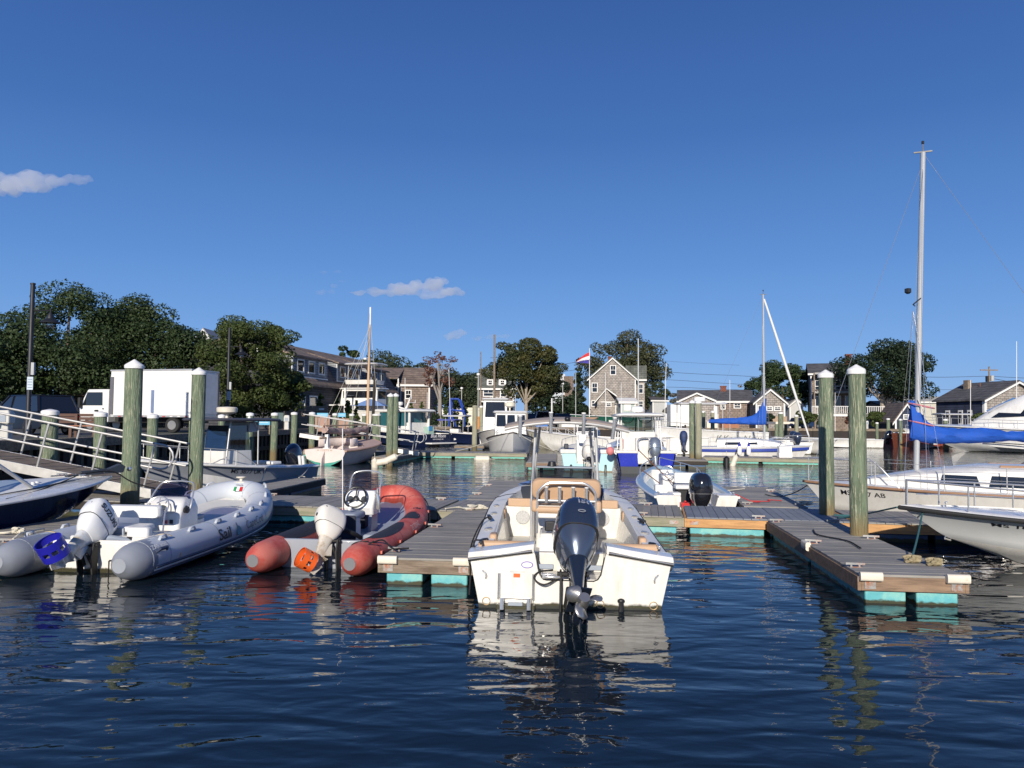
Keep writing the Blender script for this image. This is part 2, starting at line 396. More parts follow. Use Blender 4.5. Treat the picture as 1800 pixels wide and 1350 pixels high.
w_ = MB(); w_.b3(-400, 400, -60, 400, -1.2, 0)
tag(w_.build('water', wm, smooth=False), kind='structure')
# ------------------------------------------------------------------ land
QZ = 1.4
grass = mat('grass', (.055,.10,.022), .9, var=.35, vs=1.5, bump=.6, bs=30, coord='World', bdist=.03)
asphalt = mat('asphalt', (.075,.075,.075), .9, var=.2, vs=2, bump=.3, bs=60, coord='World')
conc = mat('concrete', (.32,.29,.25), .85, var=.15, vs=3, bump=.3, bs=30, coord='World')
bulk = mat('bulkhead_steel', (.035,.027,.022), .8, var=.3, vs=3, coord='World', stretch=(3,3,.6), algae=(.35, (.06,.055,.02), 4))
dirt = mat('ground_sand', (.20,.17,.12), .9, var=.3, vs=1, coord='World')
shore = [(-13.3,-60),(-13.3,52),(-14.5,66),(-8,76),(20,84),(60,90),(90,80),(3000,80),(3000,3500),(-3000,3500),(-3000,-60)]
g_ = MB(); g_.prism(shore, -1.5, QZ)
tag(g_.build('ground', dirt, smooth=False), kind='structure')
# bulkhead cap, corrugated sheet piling
c_ = MB()
for a, b in zip(shore[:7], shore[1:7]): c_.beam((*a, QZ+.06), (*b, QZ+.06), .5, .28)
tag(c_.build('quay_kerb', wood_old), kind='structure')
s_ = MB()
y = 8.0
while y < 66:
    x = -13.3 if y < 52 else -13.3-(y-52)/14*1.2
    s_.b3(x-.02, x+.10, y, y+.32, -1.2, QZ-.09); y += .64
s_.b3(-13.3,-13.12, 5, 52, .55, .75)
tag(s_.build('quay_wall', bulk, smooth=False), kind='structure')
for i_, (a, b) in enumerate(zip(shore[2:7], shore[3:8])):
    w2 = MB(); w2.beam((a[0], a[1]-.1, .25), (b[0], b[1]-.1, .25), .12, 2.6); tag(w2.build('quay_wall', wood_dark if i_ else bulk, smooth=False), kind='structure')
r_ = MB(); r_.prism([(-17.5,5),(-17.5,60),(-30,95),(-60,95),(-60,5)], QZ, QZ+.02)
tag(r_.build('road', asphalt, smooth=False), kind='structure')
r_ = MB(); r_.prism([(-17.3,8),(-13.6,8),(-13.6,52),(-14.6,64),(-16,70),(-23,70),(-17.3,60)], QZ, QZ+.05)
tag(r_.build('grass_verge', grass, smooth=False), kind='structure')
r_ = MB(); r_.prism([(-16.2,8),(-14.4,8),(-14.4,52),(-16.2,52)], QZ+.045, QZ+.06)
tag(r_.build('pavement', conc, smooth=False), kind='structure')
r_ = MB(); r_.prism([(-14,88),(60,100),(60,135),(-14,135)], QZ, QZ+.02)
tag(r_.build('car_park', asphalt, smooth=False), kind='structure')
r_ = MB(); r_.prism([(-80,135.0),(120,135),(300,110),(300,400),(-300,400),(-300,95.2),(-60,95.2)], QZ, QZ+.03)
tag(r_.build('lawn', grass, smooth=False), kind='structure')

# ------------------------------------------------------------------ docks
PW = .145
_pl = MB(); _pl.box((0,0,0), (PW-.008, 1, .028)); plank_mesh = _pl.mesh('plank', deck_grey, smooth=False)
_pl = MB(); _pl.box((0,0,0), (PW-.008, 1, .028)); plank_mesh_b = _pl.mesh('plank', deck_blue, smooth=False)
_pl = MB()
_pl.box((0,0,.035), (.24,.028,.028)); _pl.box((-.05,0,.012), (.022,.026,.05)); _pl.box((.05,0,.012), (.022,.026,.05)); _pl.box((0,0,-.008), (.14,.05,.012))
cleat_mesh = _pl.mesh('cleat', galv)
def bumper(par, x, y, z, L, vert=False):
    b = MB(); b.loft([[(x+sx*L/2, y+p[0], z+p[1]) for p in rrect(.08,.11,.03,3)] for sx in (-1,-.9,.9,1)])
    return b
def dock(label, A, B, width, fmat, bmat, planks='across', mesh=None, floats=2, top=.36, fend=None, ends=(1,1), cleats=(), fl_front=True, beamL=None, stuff=False):
    """A->B is the front (near) edge in world xy; the dock lies behind/left of it. planks 'across' run perpendicular to A->B."""
    A = Vector(A); B = Vector(B); d = B-A; L = d.length; ang = math.atan2(d.y, d.x)
    r = root('floating_dock', label, 'dock', (A.x, A.y, 0), ang, 'floating docks of the marina')
    mesh = mesh or plank_mesh
    bm_ = MB(); bm_.b3(0, L, 0, .045, top-.20, top-.03); bm_.build('front_beam', bmat, r, bevel=.004)
    bm_ = MB(); bm_.b3(0, L, width-.045, width, top-.20, top-.03); bm_.build('rear_beam', bmat, r)
    bm_ = MB(); bm_.b3(-.045, 0, 0, width, top-.20, top-.03); bm_.build('end_beam', bmat if not beamL else beamL, r, bevel=.004)
    bm_ = MB(); bm_.b3(L, L+.045, 0, width, top-.20, top-.03); bm_.build('end_beam', bmat if not beamL else beamL, r, bevel=.004)
    if planks == 'across':
        n = int(L/PW); st = L/n
        for i in range(n):
            inst(mesh, 'plank', r, ((i+.5)*st, width/2+random.uniform(-.004,.004), top-.012+random.uniform(-.002,.002)), (0,0,random.uniform(-.002,.002)), (st/PW, width+.05, 1))
    else:
        n = int(width/PW); st = width/n
        for i in range(n):
            inst(mesh, 'plank', r, (L/2, (i+.5)*st, top-.012+random.uniform(-.002,.002)), (0,0,math.pi/2+random.uniform(-.0008,.0008)), (st/PW, L+.05, 1))
    # floats
    nf = max(1, round(L/2.4)); seg = L/nf
    for i in range(nf):
        if L > width*1.5:
            fb = MB(); fb.b3(i*seg+.10, (i+1)*seg-.10, .07, width-.07, -.3, top-.205)
            fb.build('float', fmat, r, bevel=.02)
    if L <= width*1.5:
        h = L/2
        for i in range(floats):
            for j in range(max(1, round(width/2.4))):
                s2 = width/max(1, round(width/2.4))
                fb = MB(); fb.b3(.03+i*(L/floats)+.03, (i+1)*L/floats-.06, j*s2+.06, (j+1)*s2-.06, -.3, top-.205)
                fb.build('float', fmat, r, bevel=.02)
    for (cx_, cy_) in cleats: inst(cleat_mesh, 'cleat', r, (cx_, cy_, top+.012), (0,0,random.uniform(-.2,.2)))
    return r
def finger(label, near, h, L, width, fmat, bmat, **k):
    """near = world xy of the near-left corner, h = heading in degrees clockwise from +Y"""
    a = R(-h); dx = Vector((math.cos(a), math.sin(a)))
    n = Vector(near)
    return dock(label, n, n+dx*width, L, fmat, bmat, planks='along', **k)
FH = 6.5
# right finger with the turquoise floats
A = uz(1514,1009,.36); Bp = uz(1689,1013,.36)
D1 = finger('grey decked finger dock with turquoise floats, nearest on the right', A.xy, FH, 5.15, 1.2, teal_float, wood_brown, cleats=((.07,.45),(.07,2.4),(1.12,3.0),(.07,4.9),(1.1,4.95)), beamL=wood_brown)
A2 = uz(670,980,.36)
D2 = finger('grey decked finger dock between the red inflatable and the white boat', A2.xy, FH, 5.6, 1.22, teal_float, wood_old, cleats=((.07,.5),(.08,3.0),(1.14,2.6)))
p0 = Vector((-1.47,15.93)); p1 = Vector((3.33,15.09))
q0 = Vector((3.42,15.06)); q1 = Vector((6.38,14.50))
def ext(a, b, t): return a+(b-a)*t
S2 = dock('middle section of the main grey dock behind the white boat', p0, p1, 2.05, teal_float, wood_green, cleats=((.6,.09),(4.1,.1),(4.2,1.95)))
S3 = dock('blue grey main dock section with a fresh orange timber beam', q0, q1, 2.05, teal_float, wood_new, mesh=plank_mesh_b, cleats=((1.35,.1),))
dn = (p1-p0).normalized()
m1 = p0-dn*.1; m0 = m1-dn*4.9
S1 = dock('left section of the main grey dock behind the red inflatable', m0, m1, 2.05, teal_float, wood_green, cleats=((4.5,1.95),(.3,1.95),(2.4,1.9)))
l1 = m0-dn*.1; l0 = l1-dn*6.2
S0 = dock('main dock section at the foot of the gangway', l0, l1, 2.05, blue_float, wood_dark, cleats=((4.7,1.9),))
e0 = Vector((6.5,14.45)); e1 = Vector((9.0,14.0))
S4 = dock('main dock section under the bow of the white open boat on the right', e0, e1, 2.0, blue_float, wood_new)
D5 = finger('grey finger dock with a coiled red line behind the main dock', (5.16,17.05), 9.0, 5.2, 1.3, blue_float, wood_dark, cleats=((1.22,.3),(1.2,3.9),(.1,.4)))
D6 = finger('grey finger dock hidden behind the bow of the white boat', (-1.02,18.05), 4.0, 5.8, 1.4, teal_float, wood_old, cleats=((.08,1.2),(.08,3.8)))
D7 = finger('short grey finger dock beside the grey centre console boat', (-7.75,19.2), 6.0, 5.2, 1.35, blue_float, wood_dark, cleats=((1.25,.6),(.1,2.5),(.1,.6),(1.2,4.9)))
D0 = finger('grey finger dock between the grey inflatable and the navy boat', (-8.55,11.25), 6.5, 5.6, 1.22, teal_float, wood_old, cleats=((1.1,.3),(1.1,2.7)))
# far docks
F1 = dock('far weathered dock with mint floats left of centre', uz(733,795,.36).xy, uz(925,797,.36).xy, 2.2, teal_dark, wood_green)
F1b = finger('far finger dock with fenders beside the catboat', uz(655,803,.36).xy, 6.0, 8.0, 1.15, teal_dark, wood_old)
F1c = dock('far weathered dock with mint floats behind the catboat', (-13.0,45.2), uz(731,795,.36).xy, 2.0, teal_dark, wood_green)
F4 = finger('far finger dock left of the pale blue skiff', uz(926,813,.36).xy, 3.5, 9.5, 1.3, teal_dark, wood_brown)
F2 = dock('far weathered dock with mint floats in front of the blue striped sloop', uz(1236,803,.36).xy, uz(1442,807,.36).xy, 1.9, teal_dark, wood_green, cleats=((1.4,.1),(3.6,.1)))
F3 = finger('short dark dock corner beside the two green pilings', uz(1172,809,.36).xy, 10, 4.2, 1.9, blue_float, wood_dark)
# dock bumpers, corner plates
def local(o, p): return Matrix.Rotation(-o.rotation_euler[2], 4, 'Z') @ (Vector(p)-o.location)
def cornertrim(o, L, w=.2, plates=galv):
    for x in (.10, L-.10):
        b = bumper(o, x, -.04, .34, .26); b.build('corner_bumper', whitedirty, o)
        p = MB(); p.box((x, -.006, .235), (.13,.01,.10)); p.build('corner_plate', plates, o)
cornertrim(D1, 1.2); cornertrim(D2, 1.22)
b = MB(); b.loft([[(-.05+p[0], 2.35+sy*.14, .335+p[1]) for p in rrect(.08,.13,.03,3)] for sy in (-1,-.9,.9,1)]); b.build('side_bumper', whitedirty, D1)
b = MB(); b.box((.14,-.008,.25), (.17,.01,.07)); b.build('hinge_plate', galv, S3)
b = MB(); b.box((4.72,-.008,.25), (.17,.01,.07)); b.build('hinge_plate', galv, S2)
b = MB(); b.box((4.75,-.008,.25), (.17,.01,.07)); b.build('hinge_plate', galv, S1)
# TA 1 sign on the main dock
sg = uz(133,886,.22)
sl = local(S0, (sg.x, sg.y, .25)); 
o = MB(); o.box((0,0,0), (.26,.012,.17)); so = o.build('dock_sign', white, None, bevel=.003); so.location = S0.matrix_basis @ Vector((sl.x, -.02, .20)); so.rotation_euler = S0.rotation_euler
tag(so, 'small white TA 1 sign on the dark dock beam by the navy bow', 'sign')
text('lettering', 'TA 1', .12, black, so, (0,-.008,0), (R(90),0,0), .001, bold=.002)

# ------------------------------------------------------------------ pilings
def piling(label, base, topz, r, m=None, cone=True, z0=-1.2, group='green timber mooring pilings', name='piling', capm=white, lean=(0,0)):
    x, y = base[0], base[1]
    o = root(name, label, 'piling', (x, y, 0), random.uniform(0,6), group)
    o.rotation_euler[0] = lean[0]+random.uniform(-.006,.006); o.rotation_euler[1] = lean[1]+random.uniform(-.006,.006)
    t = MB(); n = 20; rings = []
    zs = np.linspace(z0, topz, 14); ph = random.uniform(0,6)
    for i, z in enumerate(zs):
        rr = r*(1.06-.09*i/13)
        rings.append([((rr*(1+.02*math.sin(3*2*math.pi*k/n+z*1.3+ph)))*math.cos(2*math.pi*k/n)+.012*math.sin(z*1.1+ph), (rr*(1+.02*math.sin(3*2*math.pi*k/n+z*1.3+ph)))*math.sin(2*math.pi*k/n), z) for k in range(n)])
    t.loft(rings); t.build('timber', m or pile_green, o)
    c = MB(); rc = r*1.02
    if cone: c.lathe([(rc,topz-.05),(rc*1.05,topz-.04),(rc*1.06,topz+.015),(rc*.97,topz+.04),(.012,topz+rc*.82)], 24)
    else: c.lathe([(rc,topz-.08),(rc*1.04,topz-.07),(rc*1.05,topz+.02),(rc*.9,topz+.05),(rc*.15,topz+.085)], 20)
    c.build('cap', capm, o, ang=25)
    return o
def pil(label, pxb, Y, ytop, wpx, **k):
    b = pxz(pxb, Y, .5); t = ud(pxb, ytop, Y)
    r = wpx/2/F_PX*Y
    hc = r*.82 if k.get('cone', True) else .085
    return piling(label, b, t.z-hc, r, **k)
pil('tall green piling with a pointed white cap, first from the left, beside the grey inflatable', 228, 16.9, 632, 30)
pil('tall green piling with a pointed white cap in front of the box truck end', 343, 18.9, 646, 24)
pil('nearest green piling at the right, beside the turquoise finger dock', 1511, 12.78, 641, 29)
pil('green piling half in shadow, second from the right, by the sloop bow', 1454, 15.6, 650, 25)
pil('left of the two far green pilings by the navy lobster boat', 684.5, 37.5, 691, 11.5)
pil('right of the two far green pilings by the navy lobster boat', 693.5, 40, 691, 11)
pil('left of the paired pilings at the end of the far dock', 1217, 39.5, 703, 10.5)
pil('right of the paired pilings at the end of the far dock', 1228, 38.6, 703, 11, m=pile_old)
pil('bare grey brown piling between the two far centre docks', 834, 52, 712, 9, cone=False, m=pile_old, capm=pile_old)
def row(pxs, Ys, yt, ws, fmt, grp, **k):
    for i, (a, b_, c_, d_) in enumerate(zip(pxs, Ys, yt, ws)):
        pil(fmt[i] if isinstance(fmt, list) else fmt, a, b_, c_, d_, cone=False, group=grp, **k)
lab = ['quay piling with a flat white cap behind the gangway top, leftmost', 'quay piling with a flat white cap in front of the truck cab', 'quay piling with a flat white cap right of the first tall piling', 'quay piling mostly hidden behind the second tall piling', 'quay piling seen through the grey boat windscreen', 'quay piling under the right edge of the grey boat hard top', 'quay piling by the wooden fence left end', 'quay piling beside the white power pedestal', 'quay piling behind the catboat stern', 'quay piling with a peach box behind the catboat', 'far quay piling left of the catboat mast', 'far quay piling right of the catboat mast', 'far wide quay piling left of the navy lobster boat']
row([84,174,266,336,388,438,481,516,548,588,618,640,661],[20.4,22.9,26.2,29.5,33,35.9,39.5,43,47,50,53,56,57],[719,723,727,727,728,725,725,724,724,726,727,727,727],[27,21,18,11,12,13,12,11,10.5,9,9,9,15],lab,'flat capped pilings along the quay')
for px, Y, yt, w, lb in ((1237,60,722,6,'thin dark piling right of the paired pilings'),(1253,60,722,7,'thin green piling behind the blue boom cover'),(1373,62,724,9,'boat house piling behind the sloop foredeck'),(1400,64,729,7,'piling with a white cap by the boat house'),(1542,75,742,5,'slim piling below the white deck railing'),(1584,70,736,6,'slim piling left of the brown boat'),(1562,78,735,6,'slim piling behind the black outboard'),(1663,66,736,9,'thick green piling behind the blue sail cover'),(846,66,713,7,'grey piling behind the white wheelhouse'),(876,60,731,6,'yellow green piling by the lobster boat cabin')):
    pil(lb, px, Y, yt, w, cone=False, group='slim pilings on the far side', m=pile_green if w != 7 else pile_old)
# ================================================================== boat kit
def half(P, t):
    tm, aft, p = P.get('tm', .38), P.get('aft', .9), P.get('p', 2.3)
    if t < tm: return aft+(1-aft)*math.sin(math.pi/2*t/tm)
    return max(0, 1-((t-tm)/(1-tm))**p)
def zsheer(P, t): return P['zs0']+(P['zs1']-P['zs0'])*t**P.get('shp', 1.8)
def side(P, t):
    L, B = P['L'], P['B']; rake = P.get('rake', L*.16)
    h = half(P, t); xs = B/2*h
    zs = zsheer(P, t)
    cw = P.get('cw', .84)*(1-.28*t**2)
    zc = P.get('zc0', .0)+(P.get('zc1', .45)-P.get('zc0', .0))*t**2.2
    kz = -P.get('zk', .3)+(P.get('zc1', .45)*.35+P.get('zk', .3))*t**6
    k = Vector((0, t*(L-rake), kz)); c = Vector((xs*cw, t*(L-rake*.5), zc)); s = Vector((xs, t*L, zs))
    pts = [k, k.lerp(c, .5), c]
    fl = P.get('flare', .05)
    for u in (.2,.4,.6,.8,.93):
        q = c.lerp(s, u); q.x = max(0, q.x-fl*B*t*(1-t)*4*.5*math.sin(math.pi*u)*(1 if h > 0 else 0)); pts.append(q)
    pts.append(s)
    return pts
def tvals(n=26): return [1-(1-i/n)**1.45 for i in range(n+1)]
def hull(r, P, m_top, m_bot=None, stripe=None, name='hull', n=26, rub=None, rubr=.028, name_rub='rub_rail'):
    ts = tvals(n); mb = MB()
    rows = [side(P, t) for t in ts]; K = len(rows[0])
    for sgn in (1, -1):
        vs = [(p.x*sgn, p.y, p.z) for row in rows for p in row]
        for k in range(K-1):
            mb.cur = 1 if (k < 2 and m_bot) else (2 if stripe and k in stripe[1] else 0)
            fs = [(i*K+k, i*K+k+1, (i+1)*K+k+1, (i+1)*K+k) for i in range(len(ts)-1)]
            o = len(mb.v)
            if k == 0: base = o; mb.v.extend(vs)
            mb.f.extend([tuple(base+a for a in f) for f in fs]); mb.m.extend([mb.cur]*len(fs))
    mats = [m_top, m_bot or m_top]+([stripe[0]] if stripe else [])
    h = mb.build(name, mats, r, ang=50)
    if rub:
        q = MB(); path = [(P['B']/2*half(P, t)+rubr*.3, t*P['L'], zsheer(P, t)-.02) for t in ts]
        path = path[:-1]+[(0, P['L']+rubr*.3, zsheer(P, 1)-.02)]+[(-a, b, c) for a, b, c in reversed(path[:-1])]
        q.tube(path, rubr, 8); q.build(name_rub, rub, r)
    return h
def inner(P, t, g):
    x = P['B']/2*half(P, t)-g
    return max(0, x), min(t*P['L'], P['L']-g*1.6)
def gunwale(r, P, g, m, z_in=.02, lip=.05, tend=1.0, n=26, t0=0.0):
    ts = [t for t in tvals(n) if t0 <= t <= tend+1e-6]; mb = MB()
    for sgn in (1, -1):
        rings = []
        for t in ts:
            xo = P['B']/2*half(P, t); z = zsheer(P, t); xi, yi = inner(P, t, g); y = t*P['L']
            rings.append([(sgn*xo, y, z-.03), (sgn*xo, y, z+.012), (sgn*(xo-.015 if xo > .02 else 0), y, z+.022), (sgn*xi, yi, z+.022+z_in), (sgn*max(0, xi-.005), yi, z+.01), (sgn*max(0,xi-.005), yi, z-lip)])
        mb.loft(rings, closed=False)
    return mb.build('gunwale', m, r, ang=40)
def liner(r, P, g, zsole, m, tend=.92, n=22, sole=None, taper=.93):
    ts = [t for t in tvals(n) if t <= tend+1e-6]; mb = MB(); so = MB()
    for sgn in (1, -1):
        rings = []
        for t in ts:
            xi, yi = inner(P, t, g); z = zsheer(P, t)
            rings.append([(sgn*xi, yi, z+.02), (sgn*xi*.99, yi, z-.1), (sgn*xi*taper, yi, zsole+.05), (sgn*xi*taper*.98, yi, zsole)])
        mb.loft(rings, closed=False)
    xi, yi = inner(P, ts[-1], g); z = zsheer(P, ts[-1])
    mb.add([(-xi, yi, z+.02), (xi, yi, z+.02), (xi*taper, yi, zsole), (-xi*taper, yi, zsole)], [(0,1,2,3)])
    mb.build('inner_liner', m, r, ang=45)
    rings = []
    for t in ts:
        xi, yi = inner(P, t, g); rings.append([(-xi*taper, yi, zsole), (xi*taper, yi, zsole)])
    so.loft(rings, closed=False); so.build('cockpit_sole', sole or nonskid, r)
def deck(r, P, m, t0=0, t1=1.0, camber=.05, n=26, name='deck'):
    ts = [t for t in tvals(n) if t0-1e-6 <= t <= t1+1e-6]; mb = MB(); rings = []
    for t in ts:
        x = P['B']/2*half(P, t)-.004; z = zsheer(P, t)+.006; x = max(x, 0)
        rings.append([(x*u, t*P['L'], z+camber*(1-u*u)*(x/(P['B']/2))) for u in (-1,-.96,-.6,-.3,0,.3,.6,.96,1)])
    mb.loft(rings, closed=False); return mb.build(name, m, r, ang=50)
def transom(r, P, m, notch=None, th=.06, bot=None, top_in=0, ztop=None):
    s = side(P, 0); pts = [(p.x, p.z) for p in s]; zt = pts[-1][1]
    L = [(-a, b) for a, b in reversed(pts)]
    poly = L+pts[1:]
    if notch:
        w, zn = notch; poly += [(w/2+.05, zt+top_in), (w/2, zt+top_in-.04), (w/2-.05, zn+.06), (w/2-.12, zn), (-w/2+.12, zn), (-w/2+.05, zn+.06), (-w/2, zt+top_in-.04), (-w/2-.05, zt+top_in)]
    mb = MB(); mb.prism(poly, -.004, th, 'XZ')
    return mb.build('transom', m, r, ang=30)
def sup(w, l, e=3.0, n=28, yc=0, z=0):
    out = []
    for k in range(n):
        a = 2*math.pi*k/n; c, s = math.cos(a), math.sin(a)
        out.append((w/2*math.copysign(abs(c)**(2/e), c), yc+l/2*math.copysign(abs(s)**(2/e), s), z))
    return out
def outboard(r, loc, s=1.0, tilt=0, steer=0, cowlm=None, lowm=None, legm=None, prop=steel, label_=None, bandm=None, txt=None, detail=True, style=0, guard=None):
    cowlm = cowlm or blackgloss; lowm = lowm or cowlm; legm = legm or cowlm
    # clamp bracket stays on the transom
    b = MB()
    for sx in (-1, 1):
        b.prism([(.03,.06),(-.10,.05),(-.17,-.12),(-.12,-.42),(-.03,-.46),(.0,-.1)], sx*.13*s-.012, sx*.13*s+.012, 'YZ')
    b.tube([(-.17*s,-.06,.02),(.17*s,-.06,.02)], .028*s, 10)
    b.tube([(-.07*s,-.05,-.33*s),(-.05*s,-.20*s,-.10*s)], .028*s, 8); b.tube([(.07*s,-.05,-.33*s),(.05*s,-.20*s,-.10*s)], .028*s, 8)
    bb = b.build('engine_bracket', rubber, r, bevel=.004); bb.location = loc
    m = MB()
    def ring(w, l, y, z, e=2.6, n=20): return [(p[0]*s, p[1]*s, z*s) for p in sup(w, l, e, n, y)]
    m.loft([ring(.25,.36,-.22,.10), ring(.21,.32,-.22,-.05), ring(.15,.26,-.235,-.22), ring(.11,.24,-.24,-.40), ring(.085,.25,-.25,-.52,2.2), ring(.07,.27,-.26,-.60,2)])
    m.prism([(-.06*s,-.10*s),(-.17*s,-.22*s),(-.15*s,-.44*s),(.0,-.38*s)][::-1], -.05*s, .05*s, 'YZ')
    mid = m.build('outboard_motor', legm, r, ang=40)
    mid.location = loc; mid.rotation_mode = 'ZYX'; mid.rotation_euler = (R(-tilt), 0, R(steer))
    if label_: mid['label'] = label_
    lc = MB()   # lower cowling
    lc.loft([ring(.24,.34,-.22,-.02), ring(.34,.46,-.22,.06), ring(.43,.57,-.22,.17), ring(.43,.62,-.225,.27,3)])
    lc.build('lower_cowling', lowm, mid, ang=40)
    c = MB()
    if style == 0:
        c.loft([ring(.465,.64,-.225,.275,3), ring(.475,.67,-.23,.33,3), ring(.475,.675,-.235,.45,2.8), ring(.45,.66,-.24,.56,2.6), ring(.39,.60,-.235,.65,2.5), ring(.29,.50,-.22,.715,2.3), ring(.16,.3,-.2,.745,2.2)])
    else:
        c.loft([ring(.42,.64,-.225,.275,3.6), ring(.43,.70,-.24,.36,3.8), ring(.425,.71,-.25,.50,3.8), ring(.41,.69,-.26,.60,3.6), ring(.38,.62,-.25,.665,3.2), ring(.30,.46,-.22,.71,2.8)])
    c.build('cowl', cowlm, mid, ang=30)
    bd = MB(); bd.loft([ring(.44 if style else .469,.645,-.225,.268,3), ring(.444 if style else .473,.65,-.225,.276,3)]); bd.build('cowl_seam', bandm or rubber, mid)
    g = MB()    # gearcase, plates, skeg
    g.lathe([(.01,.16),(.035,.13),(.055,.06),(.062,-.02),(.06,-.12),(.045,-.20)], 14, (0,-.26,-.70), 'Y'); g.v = [(x*s, y*s if False else y*s, z*s) for x, y, z in g.v]
    g.loft([ring(.05,.22,-.25,-.72,2), ring(.085,.26,-.255,-.58,2), ring(.09,.28,-.26,-.5,2)])
    g.b3(-.10*s,.10*s,-.50*s,-.08*s,-.525*s,-.512*s)
    g.prism([(-.14*s,-.74*s),(-.36*s,-.74*s),(-.34*s,-.92*s),(-.25*s,-.94*s)], -.008*s, .008*s, 'YZ')
    g.build('gearcase', legm, mid, ang=40)
    p = MB(); p.lathe([(.02,-.46),(.055,-.47),(.06,-.56),(.055,-.60),(.02,-.60)], 14, (0,0,-.70), 'Y')
    for k in range(3):
        a = R(120*k+20); pts = []
        for u in np.linspace(0, 1, 6):
            rr_ = .05+.145*u; wd = .10*math.sin(math.pi*(.18+.72*u)); tw = R(62-34*u)
            for v_ in (-1, 0, 1):
                tx = wd*v_*math.cos(tw)+.0; ty = wd*v_*math.sin(tw)*.8
                ca, sa = math.cos(a), math.sin(a)
                pts.append((ca*rr_-sa*tx, -.53+ty-.01*(v_ == 0), -.70+sa*rr_+ca*tx))
        fs = []
        for i in range(5):
            for j in range(2): fs.append((i*3+j, i*3+j+1, (i+1)*3+j+1, (i+1)*3+j))
        p.add(pts, fs)
    p.v = [(x*s, y*s, z*s) for x, y, z in p.v]
    pr = p.build('propeller', prop, mid, ang=60); sm = pr.modifiers.new('thick', 'SOLIDIFY'); sm.thickness = .006*s
    if guard:
        q = MB(); gr = .205
        for ya, yb in ((-.36,-.47),(-.55,-.68)): q.lathe([(gr*s,ya*s),((gr+.016)*s,ya*s),((gr+.016)*s,yb*s),(gr*s,yb*s)], 28, (0,0,-.70*s), 'Y')
        q.f = [f for f in q.f if len(f) == 4]; q.m = [0]*len(q.f)
        for k in range(9):
            a = 2*math.pi*k/9+.3
            q.box(((gr+.008)*math.cos(a)*s, -.51*s, (-.70+(gr+.008)*math.sin(a))*s), (.015*s,.10*s,.045*s), ry=-a)
        for a in (R(70), R(110)): q.tube([(gr*math.cos(a)*s,-.40*s,(-.70+gr*math.sin(a))*s), (.05*math.cos(a)*s,-.35*s,-.52*s)], .018*s, 6)
        q.build('propeller_guard', guard, mid)
    if txt:
        for tt in txt or (): text('lettering', tt[0], tt[1]*s, tt[2], mid, [x*s for x in tt[3]], tt[4], .0015, bold=.002)
    return mid
def rail(r, pts, rad=.014, posts=(), m=steel, name='rail', n=6, drop=None):
    q = MB(); path = smoothpath(pts, n); q.tube(path, rad, 8)
    for a, b in posts: q.tube([a, b], rad*.9, 8)
    return q.build(name, m, r)
def cleat(r, p, rz=0, m=steel, s=1):
    q = MB(); q.box((0,0,.03*s), (.03*s,.19*s,.018*s)); q.box((0,.04*s,.012*s), (.022*s,.025*s,.03*s)); q.box((0,-.04*s,.012*s), (.022*s,.025*s,.03*s))
    o = q.build('cleat', m, r, bevel=.004); o.location = p; o.rotation_euler = (0,0,rz); return o
def wheel(r, c, rad=.18, m=steel, rot=(R(70),0,0), spokes=3, rimr=.011, mc=None, name='steering_wheel'):
    q = MB(); q.tube([(rad*math.cos(2*math.pi*k/28), rad*math.sin(2*math.pi*k/28), 0) for k in range(28)], rimr, 8, closed=True)
    for k in range(spokes):
        a = R(90+360/spokes*k); q.tube([(0,0,-.03), (rad*math.cos(a), rad*math.sin(a), 0)], rimr*.8, 6)
    q.lathe([(.01,-.05),(.04,-.045),(.04,-.02),(.01,-.01)], 12)
    o = q.build(name, m, r); o.location = c; o.rotation_euler = rot; return o
def cushion(r, c, d, m, name='cushion', rz=0, rx=0, bev=.03):
    q = MB(); q.box((0,0,0), d); o = q.build(name, m, r, bevel=bev, seg=3, ang=60); o.location = c; o.rotation_euler = (rx,0,rz); return o
def seat_back(r, c, w, h, th, m, name='backrest', rx=0, rad=.07):
    q = MB(); pr = rrect(w, h, rad, 5); q.loft([[(p[0]*k, y_, p[1]*k) for p in pr] for k, y_ in ((.94,-th/2),(1,-th/4),(1,th/4),(.94,th/2))])
    o = q.build(name, m, r, ang=50); o.location = c; o.rotation_euler = (rx,0,0); return o
def boat(label, bow_or_stern, heading, cat='boat', name='moored_boat', heel=0, trim=0, grp='boats moored in the marina'):
    o = root(name, label, cat, (bow_or_stern[0], bow_or_stern[1], 0), R(-heading), grp)
    o.rotation_euler[1] = heel; o.rotation_euler[0] = trim
    return o
def rope(r, pts, rad, m, name='rope', n=6, smooth=True):
    q = MB(); q.tube(smoothpath(pts, n) if smooth else pts, rad, 6); return q.build(name, m, r)
def catenary(a, b, sag, n=10):
    a = Vector(a); b = Vector(b); return [a.lerp(b, i/n)-Vector((0,0,sag*4*(i/n)*(1-i/n))) for i in range(n+1)]
# ================================================================== hero: cream centre console with blue 150 outboard
st = uz(1001, 1070, 0)
H = boat('cream centre console boat, T-top and blue 150 outboard, nearest in the picture centre', (st.x, st.y+.02), 2.4, heel=.012, name='centre_console_boat')
P = dict(L=6.35, B=2.40, aft=.985, tm=.42, p=3.5, zs0=.60, zs1=1.05, shp=1.6, zc0=-.02, zc1=.50, cw=.90, zk=.35, rake=1.0, flare=.05)
hull(H, P, gel_cream, rub=rubber, rubr=.025)
gunwale(H, P, .24, gel_deck, z_in=.015, lip=.08)
liner(H, P, .24, .28, gel_cream, sole=nonskid, tend=.86)
